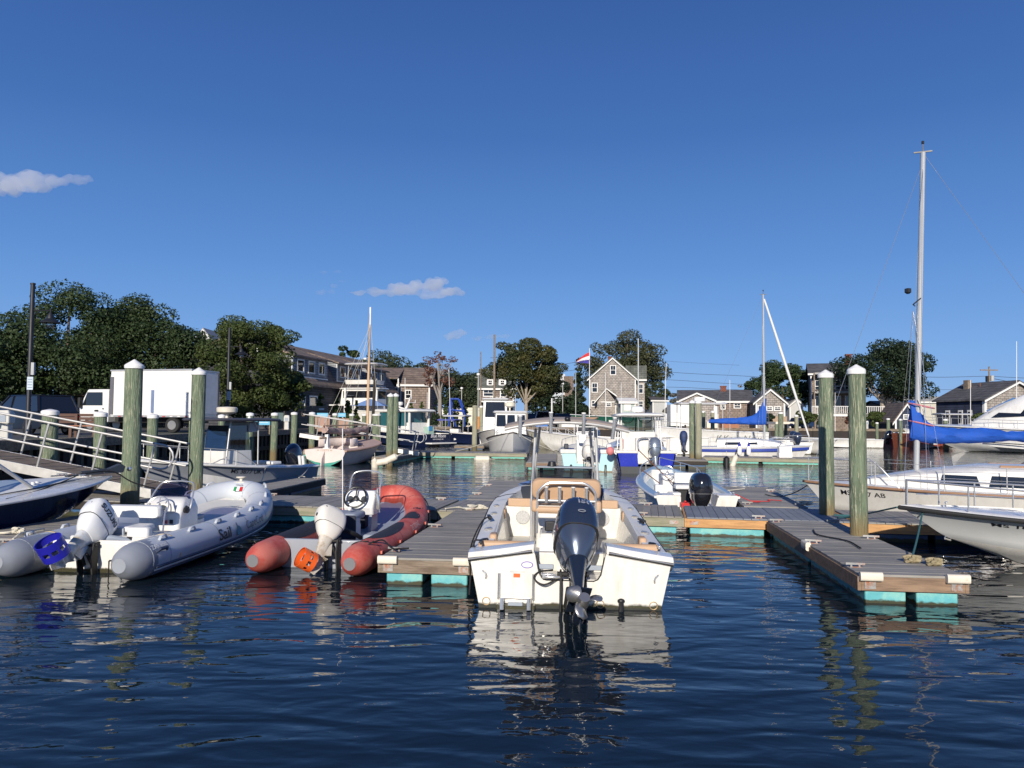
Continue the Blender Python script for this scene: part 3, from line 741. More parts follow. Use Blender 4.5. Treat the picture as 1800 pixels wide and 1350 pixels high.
# transom with the splash well
zt = .56
poly = [(-1.02,-.10),(-1.07,.02),(-1.185,zt),(-.44,zt+.12),(-.415,zt+.06),(-.37,.40),(-.335,.345),(-.29,.325),(.29,.325),(.335,.345),(.37,.40),(.415,zt+.06),(.44,zt+.12),(1.185,zt),(1.07,.02),(1.02,-.10),(0,-.33)]
q = MB(); q.prism(poly, -.03, .04, 'XZ'); q.build('transom', gel_cream, H, ang=25, bevel=.006)
q = MB()   # wet black line where the hull meets the water
q.prism([(-1.03,-.12),(-1.078,.03),(1.078,.03),(1.03,-.12)], -.034, -.028, 'XZ'); q.build('waterline_band', mat('slime', (.02,.022,.016), .6, var=.5, vs=12), H)
for sx in (-1, 1):                       # caps on both quarters, stepping up towards the well
    c = MB()
    rings = []
    for u in np.linspace(0, 1, 9):
        x = sx*(1.205-u*.775); z = zt+.005+.115*u
        ya = -.05-.02*math.sin(math.pi*u); 
        rings.append([(x, ya, z-.03), (x, ya-.008, z+.02), (x, ya+.03, z+.06), (x, .16, z+.075), (x, .34, z+.06-.02*u), (x, .36, z-.12), (x, .1, z-.12)])
    c.loft(rings); c.build('quarter_cap', gel_white, H, ang=35)
    rb = MB(); rb.tube([(sx*(1.205-u*.755), -.062, zt-.012+.115*u) for u in np.linspace(0,1,6)], .020, 8, sq=(1,1)); rb.build('transom_rub_rail', rubber, H)
    rb = MB(); rb.tube([(sx*(1.205-u*.755), -.078, zt-.005+.115*u) for u in np.linspace(0,1,6)], .009, 6); rb.build('rail_insert', steel, H)
    # corner seats
    cushion(H, (sx*.80, .47, .60), (.66,.10,.20), tan, 'corner_seat_backrest', bev=.045, rx=R(8))
    cushion(H, (sx*.80, .52, .49), (.66,.12,.10), vinyl_w, 'seat_back_base', bev=.03)
    cushion(H, (sx*.78, .78, .46), (.60,.42,.09), tan, 'corner_seat')
    q = MB(); q.b3(sx*.46, sx*1.06, .58, 1.0, .28, .42); q.build('seat_box', gel_cream, H, bevel=.02)
    # side bolsters
    q = MB(); q.tube([(sx*(.985), y_, .56+.03*y_) for y_ in (1.1,1.6,2.2,2.8,3.2)], .07, 8, sq=(.6,1.3)); q.build('side_bolster', vinyl_w, H)
    for y_ in (1.02, 3.25):
        cushion(H, (sx*.975, y_, .60+.03*y_), (.10,.22,.16), tan, 'bolster_end', bev=.03)
    for y_, l_ in ((.75,.16),(1.55,.15),(2.75,.13),(3.4,.1)):
        q = MB(); q.box((0,0,0), (.03,l_*1.0,.03)); q.ball((0,0,.0), (.045,l_*.6,.02), 10, 6); o = q.build('rod_holder', steel if y_ != .75 else black, H); o.location = (sx*(1.075+.004*y_), y_, zsheer(P, y_/6.35)+.045); o.rotation_euler = (0,0,sx*R(25))
    cleat(H, (sx*1.085, .33, .675), 0, steel if sx > 0 else black, 1.1)
    cleat(H, (sx*1.11, 2.15, .74), R(10), black, 1.5)
    q = MB(); q.lathe([(.005,0),(.05,.002),(.055,.012),(.04,.018)], 14); o = q.build('fuel_cap', black, H); o.location = (sx*1.07, .52, .66)
    # well sides, stern eye
    e = MB(); e.tube([(sx*1.03,-.035,.42),(sx*1.0,-.06,.40),(sx*.985,-.06,.36),(sx*.99,-.035,.33)], .012, 6); e.build('stern_eye', steel, H)
    d = MB(); d.tube([(sx*.98+.045*math.cos(a), -.034, .065+.045*math.sin(a)) for a in np.linspace(0, 2*math.pi, 17)[:-1]], .006, 6, closed=True); d.build('drain_ring', mat('brass_pale',(.6,.42,.22),.4,.6), H)
    d = MB(); d.tube([(sx*.42-.06+.045*math.cos(a), -.034, .065+.045*math.sin(a)) for a in np.linspace(0, 2*math.pi, 17)[:-1]], .006, 6, closed=True); d.build('drain_ring', MATS['brass_pale'], H)
# splash well
q = MB()
q.b3(-.43,.43,.03,.5,.30,.335); q.b3(-.455,-.425,.03,.62,.32,.70); q.b3(.425,.455,.03,.62,.32,.70); q.b3(-.455,.455,.5,.62,.29,.56)
q.build('splash_well', gel_cream, H, bevel=.015)
q = MB(); q.tube([(-.40,-.036,zt+.05),(-.36,-.036,.41),(-.325,-.036,.35),(-.28,-.036,.33),(.28,-.036,.33),(.325,-.036,.35),(.36,-.036,.41),(.40,-.036,zt+.05)], .007, 6); q.build('well_edge_trim', rubber, H)
for sx in (-1, 1):
    q = MB(); q.b3(sx*.30-.11, sx*.30+.11, .035, .06, .44, .50); q.build('well_step', greyvinyl, H, bevel=.01)
# boarding ladder
q = MB()
for x in (-.835,-.43): q.tube([(x,-.06,.40),(x,-.07,.10)], .016, 8); 
for x in (-.79,-.475): q.tube([(x,-.13,.13),(x,-.16,.00)], .028, 8)
q.tube([(-.80,-.12,.13),(-.46,-.12,.13)], .012, 8); q.tube([(-.72,-.13,.09),(-.55,-.13,.09)], .010, 8)
q.build('boarding_ladder', steel, H)
q = MB(); q.b3(-.86,-.405,-.10,-.032,-.045,.05); q.b3(-.84,-.425,-.075,-.032,.05,.11); q.build('ladder_platform', gel_cream, H, bevel=.012)
q = MB(); q.b3(-.72,-.55,-.145,-.10,.045,.085); q.build('ladder_step', greyvinyl, H)
q = MB(); q.b3(-.71,-.53,-.0345,-.032,.405,.43); q.build('capacity_plate', alu, H)
q = MB(); q.b3(-.665,-.585,-.036,-.033,.35,.395); q.build('warning_sticker', orange_pl, H)
q = MB(); q.lathe([(.001,0),(.085,0),(.085,.002),(.001,.002)], 20, (0,0,0), 'Y'); o = q.build('oval_sticker', mat('sticker_violet',(.18,.13,.45),.4), H); o.location = (-.505,-.036,.50); o.scale = (.85,1,.48)
q = MB(); q.lathe([(.001,0),(.07,0),(.07,.002),(.001,.002)], 20, (0,0,0), 'Y'); o = q.build('oval_sticker', white, H); o.location = (-.505,-.0385,.50); o.scale = (.85,1,.42)
q = MB(); q.tube([(.60,-.06,.10),(.60,-.10,.05),(.59,-.12,-.05),(.62,-.11,-.12)], .032, 8); q.ball((.60,-.06,.115), (.045,.03,.03)); q.build('transducer', black, H)
# engine
num = mat('decal_silver', (.55,.56,.58), .3, .6)
eng_blue = mat('engine_blue_grey', (.034,.050,.088), .16, .45, var=.05, coat=1)
EG = outboard(H, (.03,-.06,.40), 1.08, 48, 8, eng_blue, mat('engine_blue_light', (.075,.095,.14), .22, .5, var=.05, coat=1), mat('engine_dark_blue', (.018,.026,.045), .22, .3, coat=.7), mat('prop_steel', (.42,.41,.39), .32, .8),
    label_='blue grey outboard tilted up with bare steel propeller')
wrap(text('lettering', '150', .13, num, EG, (.04,-.66,.62), (R(62),0,R(0)), .0, bold=.003), part_named(EG,'cowl'))
text('lettering', 'YAMAHA', .085, num, EG, (-.262,-.26*1.08,.42*1.08), (R(90),0,R(-90)), .002, bold=.003)
q = MB(); q.tube([(.045*math.cos(a)*.95, -.668*.9-.06, .36*1.17+.016*math.sin(a)) for a in np.linspace(0,2*math.pi,17)[:-1]], .005, 5, closed=True); q.build('emblem', num, EG)
q = MB(); q.tube(smoothpath([(-.2,.1,.42),(-.36,-.02,.42),(-.42,-.12,.36),(-.3,-.16,.30),(-.12,-.1,.38)], 6), .011, 6); q.build('cable', rubber, H)
q = MB(); q.b3(-.33,-.16,-.13,-.06,.36,.42); q.tube([(-.3,-.16,.39),(-.1,-.16,.39)], .02, 8); q.build('steering_ram', steel, H, bevel=.01)
# leaning post: cooler seat, tan backrest, arch with rod holders
q = MB(); q.b3(-.37,.37,1.70,2.35,.28,.62); q.build('leaning_post_base', gel_cream, H, bevel=.03)
q = MB(); q.b3(-.37,-.05,1.685,1.70,.36,.56); q.b3(-.33,-.09,1.675,1.69,.40,.52); q.build('locker_door', gel_deck, H, bevel=.01)
q = MB(); q.b3(-.30,-.12,1.66,1.69,.66,.80); q.build('recessed_box', black, H, bevel=.02)
q = MB(); q.b3(-.40,.40,1.72,2.3,.83,.90); q.build('seat_shelf', gel_cream, H, bevel=.02)
cushion(H, (0, 2.0, .95), (.90,.60,.10), tan, 'helm_seat', bev=.04)
seat_back(H, (0.0, 1.93, 1.23), .99, .30, .13, tan, 'helm_backrest', rx=R(6), rad=.10)
for sx in (-1,1): cushion(H, (sx*.45, 1.8, 1.00), (.09,.20,.17), tan, 'seat_bolster', bev=.035)
q = MB(); arch = smoothpath([(-.41,1.72,.62),(-.41,1.72,1.10),(-.385,1.71,1.22),(-.28,1.70,1.315),(-.15,1.70,1.335),(.15,1.70,1.335),(.28,1.70,1.315),(.385,1.71,1.22),(.41,1.72,1.10),(.41,1.72,.62)], 5)
q.tube(arch, .019, 10); q.tube([(-.41,1.72,1.08),(.41,1.72,1.08)], .017, 10); q.tube([(-.39,1.74,1.0),(.39,1.74,1.0)], .010, 8); q.tube([(-.39,1.76,.96),(.39,1.76,.96)], .010, 8)
q.build('rod_rack_frame', steel, H)
for x in (-.285,-.10,.09,.275):
    q = MB(); q.tube([(x,1.66,1.06),(x,1.645,1.275)], .024, 12); q.build('rack_rod_holder', steel, H)
    q = MB(); q.lathe([(.001,.0),(.029,0),(.029,.012),(.001,.014)], 12); o = q.build('holder_cap', white, H); o.location = (x,1.645,1.272)
# console and windscreen
q = MB(); q.loft([[(p[0], 3.05+p[1], z) for p in rrect(w, l, .06, 4)] for z, w, l in ((.28,.86,.9),(.95,.84,.86),(1.16,.80,.62))]); q.build('console', gel_cream, H, ang=40)
q = MB(); q.prism([(-.42,1.06),(.42,1.06),(.40,1.26),(-.40,1.26)], 2.70, 2.76, 'XZ'); o = q.build('dashboard', mat('dash_dark',(.035,.04,.05),.35), H, bevel=.01)
q = MB(); q.b3(-.36,-.25,2.69,2.70,1.14,1.21); q.build('instrument', white, H)
q = MB(); q.b3(-.30,.05,2.685,2.70,1.08,1.20); q.build('chart_screen', mat('screen_grey',(.25,.27,.27),.2,coat=1), H, bevel=.008)
q = MB(); q.add([(-.43,3.05,1.16),(.43,3.05,1.16),(.42,2.86,1.47),(-.42,2.86,1.47)], [(0,1,2,3)]); q.build('windscreen', glassmat('screen_smoke', (.16,.19,.22), 1.2), H)
q = MB(); q.tube([(-.44,3.05,1.15),(-.43,2.85,1.48),(.43,2.85,1.48),(.44,3.05,1.15)], .014, 8); q.build('windscreen_frame', alu, H)
q = MB(); q.b3(-.44,.44,2.80,3.02,1.475,1.495); q.build('dash_shade', greyvinyl, H, bevel=.006)
q = MB(); q.lathe([(.001,.08),(.055,.07),(.075,.0),(.001,0)][::-1], 14); o = q.build('compass', black, H); o.location = (-.20,2.85,1.50)
q = MB(); q.tube([(.02,2.68,1.23),(.02,2.62,1.20)], .02, 8); q.build('steering_shaft', black, H); wheel(H, (.12,2.60,1.14), .19, steel, (R(65),0,0))
# T-top
q = MB()
for sx in (-1, 1):
    q.tube(smoothpath([(sx*.50,2.55,.28),(sx*.50,2.62,1.2),(sx*.46,2.72,2.08)], 4), .023, 10)
    q.tube(smoothpath([(sx*.485,3.30,.28),(sx*.485,3.28,1.2),(sx*.40,3.18,2.10)], 4), .023, 10)
    q.tube([(sx*.49,2.70,.9),(sx*.485,3.25,1.5)], .014, 8)
    q.tube([(sx*.50,2.60,1.05),(sx*.49,3.28,1.05)], .014, 8)
    q.tube([(sx*.455,2.74,1.7),(sx*.44,3.22,1.75)], .013, 8)
q.build('t_top_legs', alu, H)
def tz(x): return 2.215-.14*(abs(x)/1.0)**2.0
fr = MB(); xs = np.linspace(-.92, .92, 21)
for y_ in (2.20, 3.85): fr.tube([(x, y_, tz(x)-.035) for x in xs], .021, 8)
for x in (-.92,-.45,0,.45,.92): fr.tube([(x, 2.20, tz(x)-.035), (x, 3.0, tz(x)-.005), (x, 3.85, tz(x)-.035)], .018, 8)
fr.build('t_top_frame', alu, H)
cv = MB(); rings = []
for y_, dz in ((2.215,-.02),(2.35,.02),(2.7,.045),(3.1,.055),(3.5,.04),(3.84,-.02)):
    rings.append([(x, y_, tz(x)+dz) for x in xs])
cv.loft(rings, closed=False); o = cv.build('t_top_canvas', tan_canvas, H); sm = o.modifiers.new('t','SOLIDIFY'); sm.thickness = .012
for x, dx in ((-.685,0),(-.235,0),(.245,0),(.70,.03)):
    q = MB(); q.tube([(x-dx,2.14,tz(x)-.19),(x,2.11,tz(x)+.11)], .027, 12); q.build('top_rod_holder', blackgloss if False else steel, H)
    q = MB(); q.lathe([(.001,.0),(.032,0),(.032,.016),(.001,.018)], 12); o = q.build('holder_cap', white, H); o.location = (x,2.11,tz(x)+.11)
q = MB(); q.ball((.01,2.2,2.235), (.045,.045,.04)); q.build('anchor_light', black, H)
q = MB(); q.tube([(-.49,2.50,.9),(-.52,2.5,2.0)], .004, 5); q.tube([(-.235,2.20,2.2),(-.26,2.22,4.0)], .0, 5) if False else None; q.build('antenna_cable', rubber, H)
# bow: blue cushions and a dark cover across the foredeck opening
bcm = mat('blue_grey_vinyl', (.17,.27,.50), .5, var=.06, vs=3)
for sx in (-1,1):
    cvr = MB(); rings = []
    for t in (.84,.88,.91,.94,.965):
        xo = P['B']/2*half(P, t)-.03; xi, yi = inner(P, t, .42); z = zsheer(P, t)+.03
        rings.append([(sx*xo, t*P['L'], z), (sx*xo, t*P['L'], z+.05), (sx*max(xi,0), yi, z+.07), (sx*max(xi,0), yi, z-.16)])
    cvr.loft(rings, closed=False); cvr.build('bow_cushion', bcm, H)
cvr = MB(); rings = []
for y_, z, w in ((3.9,.58,.60),(4.05,.80,.66),(4.3,.98,.72),(4.55,1.03,.72)):
    rings.append([(w*u, y_, z+.05*(1-u*u)) for u in np.linspace(-1,1,9)])
cvr.loft(rings, closed=False); cvr.build('bow_seat_cover', mat('charcoal_cover', (.05,.055,.065), .7, var=.1, vs=6), H)
for sx in (-1,1):
    q = MB(); q.lathe([(.001,0),(.105,0),(.115,.008),(.10,.016),(.001,.016)], 20, (sx*.66,3.62,.60), 'Y'); q.build('speaker', mat('speaker_grey',(.45,.45,.45),.6,var=.3,vs=60), H)
    cushion(H, (sx*.66, 3.66, .84), (.5,.06,.14), tan, 'forward_backrest', bev=.02)
q = MB(); q.b3(-1.0,1.0,3.64,3.70,.28,.78); q.build('forward_bulkhead', gel_cream, H, bevel=.01)
for sx in (-1,1):
    a = (sx*.78, 3.75, .98); b = (sx*1.13, 3.75, .90)
    q = MB(); q.tube([b, (sx*.95,3.8,.95), a], .006, 5); q.build('cover_strap', black, H)
# mooring line from the port quarter to the dock
def wl(o, p):                      # boat-local to world
    M = Matrix.Translation(o.location) @ o.rotation_euler.to_matrix().to_4x4(); return M @ Vector(p)
ln = [wl(H,(-1.09,.33,.72)), wl(H,(-1.2,.28,.70)), Vector((-.52,9.42,.45)), Vector((-.50,9.48,.40)), wl(H,(-1.22,.1,.55)), wl(H,(-1.2,-.03,.40))]
o = rope(None, [wl(H,(-1.11,2.15,.79)), wl(H,(-1.2,1.9,.74)), wl(H,(-1.25,1.0,.60)), Vector((-.52,9.75,.45)), Vector((-.44,9.55,.55)), wl(H,(-1.17,.33,.70)), wl(H,(-1.09,.33,.72))], .011, rope_b, 'mooring_line'); tag(o, 'black mooring line from the cream boat cleats to the dock edge', 'rope')
o = rope(None, [(-.50,9.62,.44),(-.49,9.42,.3),(-.50,9.40,.1)], .012, rope_b, 'mooring_line'); tag(o, 'short black line hanging down at the corner of the dock', 'rope')

# ================================================================== inflatables
def rib(label, stern, heading, L, B, rad, m_tube, m_cone, m_hull, rise=.32, ends=.55, z0=.20, clip=0):
    r = boat(label, stern, heading, name='inflatable_boat'); w = B/2-rad
    def path(n=7):
        pts = [(w*.96,-ends,z0+.02),(w*.98,0,z0+.03),(w,L*.3,z0+.05),(w*.99,L*.55,z0+.09),(w*.86,L*.76,z0+.17),(w*.52,L*.93,z0+rise*.85),(0,L*.985,z0+rise)]
        pts = pts+[(-a,b,c) for a,b,c in reversed(pts[:-1])]
        return smoothpath(pts, n)
    p = path(); N = len(p)
    q = MB(); q.tube(p, rad, 24, cap=False); r_tube = q.build('buoyancy_tube', m_tube, r, ang=60)
    for sx in (-1,1):
        c = MB(); x = sx*w*.96
        prof = [(rad*1.004,.34),(rad*1.006,0),(rad*.99,-.06),(rad*.93,-.14),(rad*.80,-.24),(rad*.60,-.33),(rad*.44,-.37),(rad*.40,-.385),(.001,-.39)]
        c.lathe(prof[:-1]+[(.002,-.385)], 24, (x,-ends,z0+.02), 'Y'); c.build('tube_cone', m_cone, r, ang=30)
        e = MB(); e.lathe([(.001,-.392),(rad*.385,-.392),(rad*.40,-.383)], 18, (x,-ends,z0+.02), 'Y'); e.build('cone_end_patch', mat('patch_grey',(.16,.16,.17),.6) if clip else m_cone, r)
    # rigid hull under the tubes
    hp = dict(L=L*.97, B=(w+rad*.2)*2, aft=.96, tm=.4, p=2.2, zs0=z0-.02, zs1=z0+rise-.02, shp=2, zc0=0.0, zc1=.35, cw=.93, zk=.25, rake=L*.14, flare=.0)
    hull(r, hp, m_hull); deck(r, hp, nonskid if not clip else greyvinyl, 0, .93, camber=0.0, name='floor')
    q = MB(); q.b3(-w+.1, w-.1, -.03, .04, -.15, z0+.22); q.build('transom', m_hull, r, bevel=.02)
    return r, w, p, hp
rib_grey = mat('hypalon_light_grey', (.58,.61,.64), .38, var=.04, vs=1.5, coat=.15, bump=.06, bs=2.5)
rib_cone = mat('hypalon_mid_grey', (.28,.30,.34), .4, var=.06, vs=3, coat=.1)
rib_band = mat('band_dark_grey', (.05,.065,.11), .5, var=.08)
G, gw, gp, ghp = rib('light grey inflatable boat with white outboard and bright blue propeller guard', (-5.95,11.12), 5.5, 4.75, 2.32, .255, rib_grey, rib_cone, gel_cream, rise=.46, ends=.42, z0=.235)
zt_ = .255
def tubering(r, w, rad, y, z, m, name, th=.012, wd=.02):
    for sx in (-1,1):
        q = MB(); q.lathe([(rad+.001,-wd),(rad+th,-wd*.8),(rad+th,wd*.8),(rad+.001,wd)], 28, (sx*w,y,z), 'Y'); q.build(name, m, r)
yel = mat('yellow_band', (.55,.42,.22), .6, var=.1)
tubering(G, gw*.972, .258, .24, .262, yel, 'yellow_band', .008, .022)
for sx in (-1,1):
    q = MB(); q.lathe([(.2565,-.42),(.2595,-.42),(.2615,.22),(.2565,.22)], 28, (sx*gw*.962,0,.257), 'Y'); q.build('dark_tube_sleeve', rib_cone, G)
    # rubbing strakes outside
    path = [Vector((p_[0],p_[1],p_[2])) for p_ in gp]
    def off(i, ang, rr):
        a = path[max(i-1,0)]; b = path[min(i+1,len(path)-1)]; t = (b-a).normalized(); out = t.cross(Vector((0,0,1))).normalized()
        if out.dot(Vector((path[i].x, path[i].y-2.2, 0))) < 0: out = -out
        return path[i]+out*rr*math.cos(ang)+Vector((0,0,1))*rr*math.sin(ang)
for an, rr, mm, nm, tr in ((R(-22),.262,rib_band,'rubbing_strake',.020),(R(-32),.266,gel_cream,'rubbing_strake',.012),(R(-46),.262,rib_band,'rubbing_strake',.022)):
    q = MB(); q.tube([off(i, an, rr) for i in range(2, len(path)-2)], tr, 6); q.build(nm, mm, G)
gv = MB()
for i in list(range(7, 38, 4)):
    for idx in (i, len(path)-1-i):
        c = off(idx, R(62), .262); t = (path[min(idx+1,len(path)-1)]-path[idx-1]).normalized()
        g2 = MB(); g2.tube([c-t*.10+Vector((0,0,-.005)), c-t*.06+Vector((0,0,.045)), c+t*.06+Vector((0,0,.045)), c+t*.10+Vector((0,0,-.005))], .022, 6, sq=(1,.6)); g2.build('grab_handle', rib_grey, G, ang=60)
q = MB(); q.b3(-.62,.62,-.035,.05,0,.44); q.b3(-.55,.55,.03,.30,.1,.40); q.build('engine_well', gel_cream, G, bevel=.03)
# seats
cushion(G, (-.02, 1.0, .66), (.78,.46,.12), vinyl_w, 'stern_seat', bev=.04)
cushion(G, (-.05, .76, .56), (.42,.06,.28), greyvinyl, 'seat_front_panel', bev=.02)
cushion(G, (.42, .72, .62), (.34,.16,.24), vinyl_w, 'seat_end_cushion', bev=.05)
q = MB(); q.b3(-.60,.62,.60,1.25,.2,.56); q.build('seat_box', gel_cream, G, bevel=.03)
q = MB(); q.b3(.30,.38,.585,.598,.50,.56); q.build('latch', black, G, bevel=.004)
seat_back(G, (0.0, 1.28, .96), .86, .26, .14, vinyl_w, 'backrest', rx=R(4), rad=.06)
rail(G, [(.50,1.30,1.05),(.53,1.2,.9),(.62,1.0,.60)], .013)
rail(G, [(-.50,1.30,1.05),(-.53,1.2,.9),(-.62,1.0,.60)], .013)
# console
q = MB(); q.loft([[(.12+p_[0], 2.05+dy+p_[1], z) for p_ in rrect(w_, l_, .07, 4)] for z, w_, l_, dy in ((.22,.72,.70,0),(.72,.70,.66,0),(.90,.72,.60,.02),(1.10,.62,.40,.08),(1.16,.50,.25,.1))]); q.build('console', gel_white, G, ang=45)
wheel(G, (.14,1.66,.99), .185, steel, (R(62),0,0))
q = MB(); q.prism([(-.16,.86),(.40,.86),(.36,1.06),(-.12,1.06)], 1.735, 1.75, 'XZ'); q.build('dash_panel', gel_cream, G)
for x, z, rr in ((-.16,1.02,.04),(.20,.97,.055)):
    q = MB(); q.lathe([(.001,0),(rr,0),(rr*1.1,-.01),(.001,-.012)][::-1], 14, (x,1.725,z), 'Y'); q.build('gauge', gauge, G)
q = MB(); q.b3(.22,.29,1.69,1.70,.62,.70); q.build('red_switch', red_pl, G, bevel=.005)
q = MB(); q.b3(.33,.39,1.69,1.70,.62,.71); q.build('fuse_panel', black, G, bevel=.005)
q = MB(); q.lathe([(.02,0),(.07,.01),(.08,.05),(.04,.07)], 12, (.47,1.9,.90), 'X'); q.tube([(.5,1.9,.9),(.55,1.8,1.0)], .018, 8); q.build('throttle', black, G)
q = MB(); q.add([(-.20,2.12,1.12),(.44,2.12,1.12),(.38,2.28,1.42),(.25,2.32,1.47),(-.01,2.32,1.47),(-.14,2.28,1.42)], [(0,1,2,3,4,5)]); q.build('windscreen', glassmat('screen_violet', (.24,.22,.33), .5), G)
rail(G, [(-.24,2.10,.9),(-.24,2.12,1.12),(-.17,2.29,1.43),(-.02,2.34,1.49),(.26,2.34,1.49),(.41,2.29,1.43),(.48,2.12,1.12),(.48,2.05,.9)], .014)
cushion(G, (.12, 2.62, .62), (.5,.32,.10), greyvinyl, 'front_seat', bev=.03)
q = MB(); q.b3(-.12,.36,2.45,2.8,.2,.57); q.build('seat_locker', gel_white, G, bevel=.03)
q = MB(); q.b3(-.42,.42,3.65,3.72,.24,.48); q.b3(-.42,.42,3.70,4.1,.44,.48); q.build('bow_locker', gel_cream, G, bevel=.01)
q = MB(); q.b3(-.5,.5,3.0,3.5,.275,.29); q.build('floor_mat', mat('mat_grey',(.12,.12,.12),.8), G)
q = MB(); q.b3(-.02,.02,2.95,3.55,.287,.30); q.build('mat_joint', gel_cream, G)
q = MB(); q.tube(smoothpath([(-.35,3.75,.51),(0,3.9,.52),(.3,3.72,.52),(.38,3.9,.52)],5), .02, 6); q.build('anchor', alu, G)
q = MB(); q.b3(-.11,.11,4.55,4.72,.90,.93); q.lathe([(.03,0),(.03,.07),(.10,.09),(.10,.11),(.02,.12)], 12, (0,4.64,.92)); q.build('bow_fairlead', whitedirty, G, bevel=.01)
fl = lambda x0, x1, z0, z1, m_: MB().box(((x0+x1)/2, 0, (z0+z1)/2), (x1-x0,.004,z1-z0)).build('flag_sticker', m_, G)
for x0, x1, m_ in ((-.10,-.045,mat('flag_green',(.02,.25,.08),.5)),(-.04,.02,white),(.025,.08,red_pl)):
    o = fl(x0+.06, x1+.06, -.05, .05, m_); o.location = (0,4.40,.80); o.rotation_euler = (R(-38),0,0)
text('lettering','ITALIA',.05,black,G,(.06,4.435,.875),(R(52),0,0),.001)
# lettering on the starboard tube
import bisect
def tube_text(r, path, idx, ang, rr, body, size, m_, sx=1, bold=0, name='lettering', shear=0):
    p_ = path[idx]; a = path[idx-1]; b = path[idx+1]; t = (b-a).normalized(); out = t.cross(Vector((0,0,1))).normalized()
    if out.dot(Vector((p_.x, p_.y-2.2, 0))) < 0: out = -out
    n_ = (out*math.cos(ang)+Vector((0,0,1))*math.sin(ang)).normalized()
    xx = t if (Vector((0,0,1)).cross(out)).dot(t) > 0 else -t
    yy = n_.cross(xx)
    M = Matrix((xx, yy, n_)).transposed()
    o = text(name, body, size, m_, r, p_+n_*rr, M.to_euler(), .0, bold=bold, sx=sx, shear=shear)
    on_tube(o, [Vector(v) for v in path], rr-.004)
    return o
black_let = mat('letter_black', (.012,.014,.02), .4)
teal_let = mat('letter_teal', (.0,.28,.38), .4)
# starboard side = positive x: first half of path
o = tube_text(G, path, 15, R(10), .264, 'Sail', .27, black_let, bold=.005, sx=1.2)
o = tube_text(G, path, 22, R(12), .264, 'CapeCod', .21, mat('letter_dark_grey',(.12,.14,.17),.5), bold=-.001)
# small sail emblem
def tube_pt(path, i, ang, rr):
    p_ = path[i]; t = (path[i+1]-path[i-1]).normalized(); out = t.cross(Vector((0,0,1))).normalized()
    if out.dot(Vector((p_.x, p_.y-2.2, 0))) < 0: out = -out
    return p_, t, (out*math.cos(ang)+Vector((0,0,1))*math.sin(ang)).normalized(), rr
p_, t_, n_, _ = tube_pt(path, 18, R(9), .2655)
yy = n_.cross(t_) if n_.cross(t_).z > 0 else -n_.cross(t_)
c0 = p_+n_*.266-t_*.06
q = MB(); q.add([c0-t_*.08-yy*.09, c0+t_*.11-yy*.08, c0+t_*.09+yy*.0, c0+t_*.02+yy*.06, c0-t_*.06+yy*.08], [(0,1,2,3,4)]); q.build('sail_emblem', teal_let, G)
q = MB(); q.add([c0-t_*.10+yy*.08, c0-t_*.02+yy*.07, c0-t_*.09+yy*.15], [(0,1,2)]); q.build('sail_emblem', mat('letter_grey',(.42,.44,.47),.5), G)
p_, t_, n_, _ = tube_pt(path, 3, R(42), .26)
on_tube(text('lettering', 'ZAR mini', .095, white, G, (gw*.962+math.cos(R(40))*.262, -.20, .257+math.sin(R(40))*.262), Matrix((Vector((0,1,0)), Vector((-math.sin(R(40)),0,math.cos(R(40)))), Vector((math.cos(R(40)),0,math.sin(R(40)))))).transposed().to_euler(), .0, bold=.002), [Vector(v) for v in gp], .2605)
q = MB(); q.tube([(gw+.20,-.34,.36),(gw+.235,-.30,.40),(gw+.235,-.12,.40),(gw+.20,-.08,.36)], .026, 8); q.build('tube_handle', rib_band, G)
q = MB(); q.tube(smoothpath([(-.25,.45,.35),(0,.1,.48),(.35,.3,.40)],5), .045, 10); q.build('fuel_hose_boot', greyvinyl, G)
q = MB(); q.prism([(.32,-.04),(.66,-.04),(.66,-.08),(.36,-.08)], -.25, -.245, 'XZ'); 
q = MB(); q.tube([(.40,-.30,.22),(.40,-.30,-.04),(.75,-.34,-.05)], .012, 4); q.tube([(.40,-.30,.22),(.62,-.2,.24)], .012, 4); q.build('swim_ladder', black, G)
wh_eng = mat('engine_white', (.74,.745,.74), .22, var=.04, vs=2, coat=.5)
GE = outboard(G, (-.03,-.06,.38), .80, 60, -12, wh_eng, wh_eng, mat('engine_leg_white',(.62,.64,.65),.3,col2=(.45,.38,.26),c2s=6), black, label_='white outboard tilted out of the water', style=1, guard=blue_pl)
wrap(text('lettering','SUZUKI',.125,black_let,GE,(.19,-.21,.40),(R(90),0,R(90)),.0,bold=.004),part_named(GE,'cowl'))
for (x,y_,z,rx,ry,rz) in ((-.08,-.585,.62,.05,.02,.012),(.02,-.585,.50,.012,.02,.02),(.09,-.43,.735,.03,.03,.01)):
    q = MB(); q.ball((x*.80,y_*.80+.0,z*.80), (rx*.8,ry,rz*.8+.006), 10, 6); q.build('cowl_vent', black, GE)
rl = rope(None, [wl(G,(-1.0,-.35,.50)), wl(G,(-1.05,-.1,.55)), Vector((-7.35,12.2,.45)), Vector((-7.45,12.0,.40))], .013, rope_w, 'mooring_line'); tag(rl, 'white line looped over the grey inflatable left tube', 'rope')
for ch_ in list(G.children):                    # low furniture: seat and helm barely above the tubes
    nm_ = ch_.name.split('.')[0]
    if nm_ in ('stern_seat','seat_front_panel','seat_end_cushion','seat_box','latch','backrest','rail','console','steering_wheel','dash_panel','gauge','red_switch','fuse_panel','throttle','windscreen','front_seat','seat_locker'):
        if nm_ == 'rail' and ch_.data.vertices[0].co.y < 1.9: pass
        ch_.location.z = .065+.72*ch_.location.z; ch_.location.y -= .33
        if nm_ != 'steering_wheel': ch_.scale = (1, 1, .72)
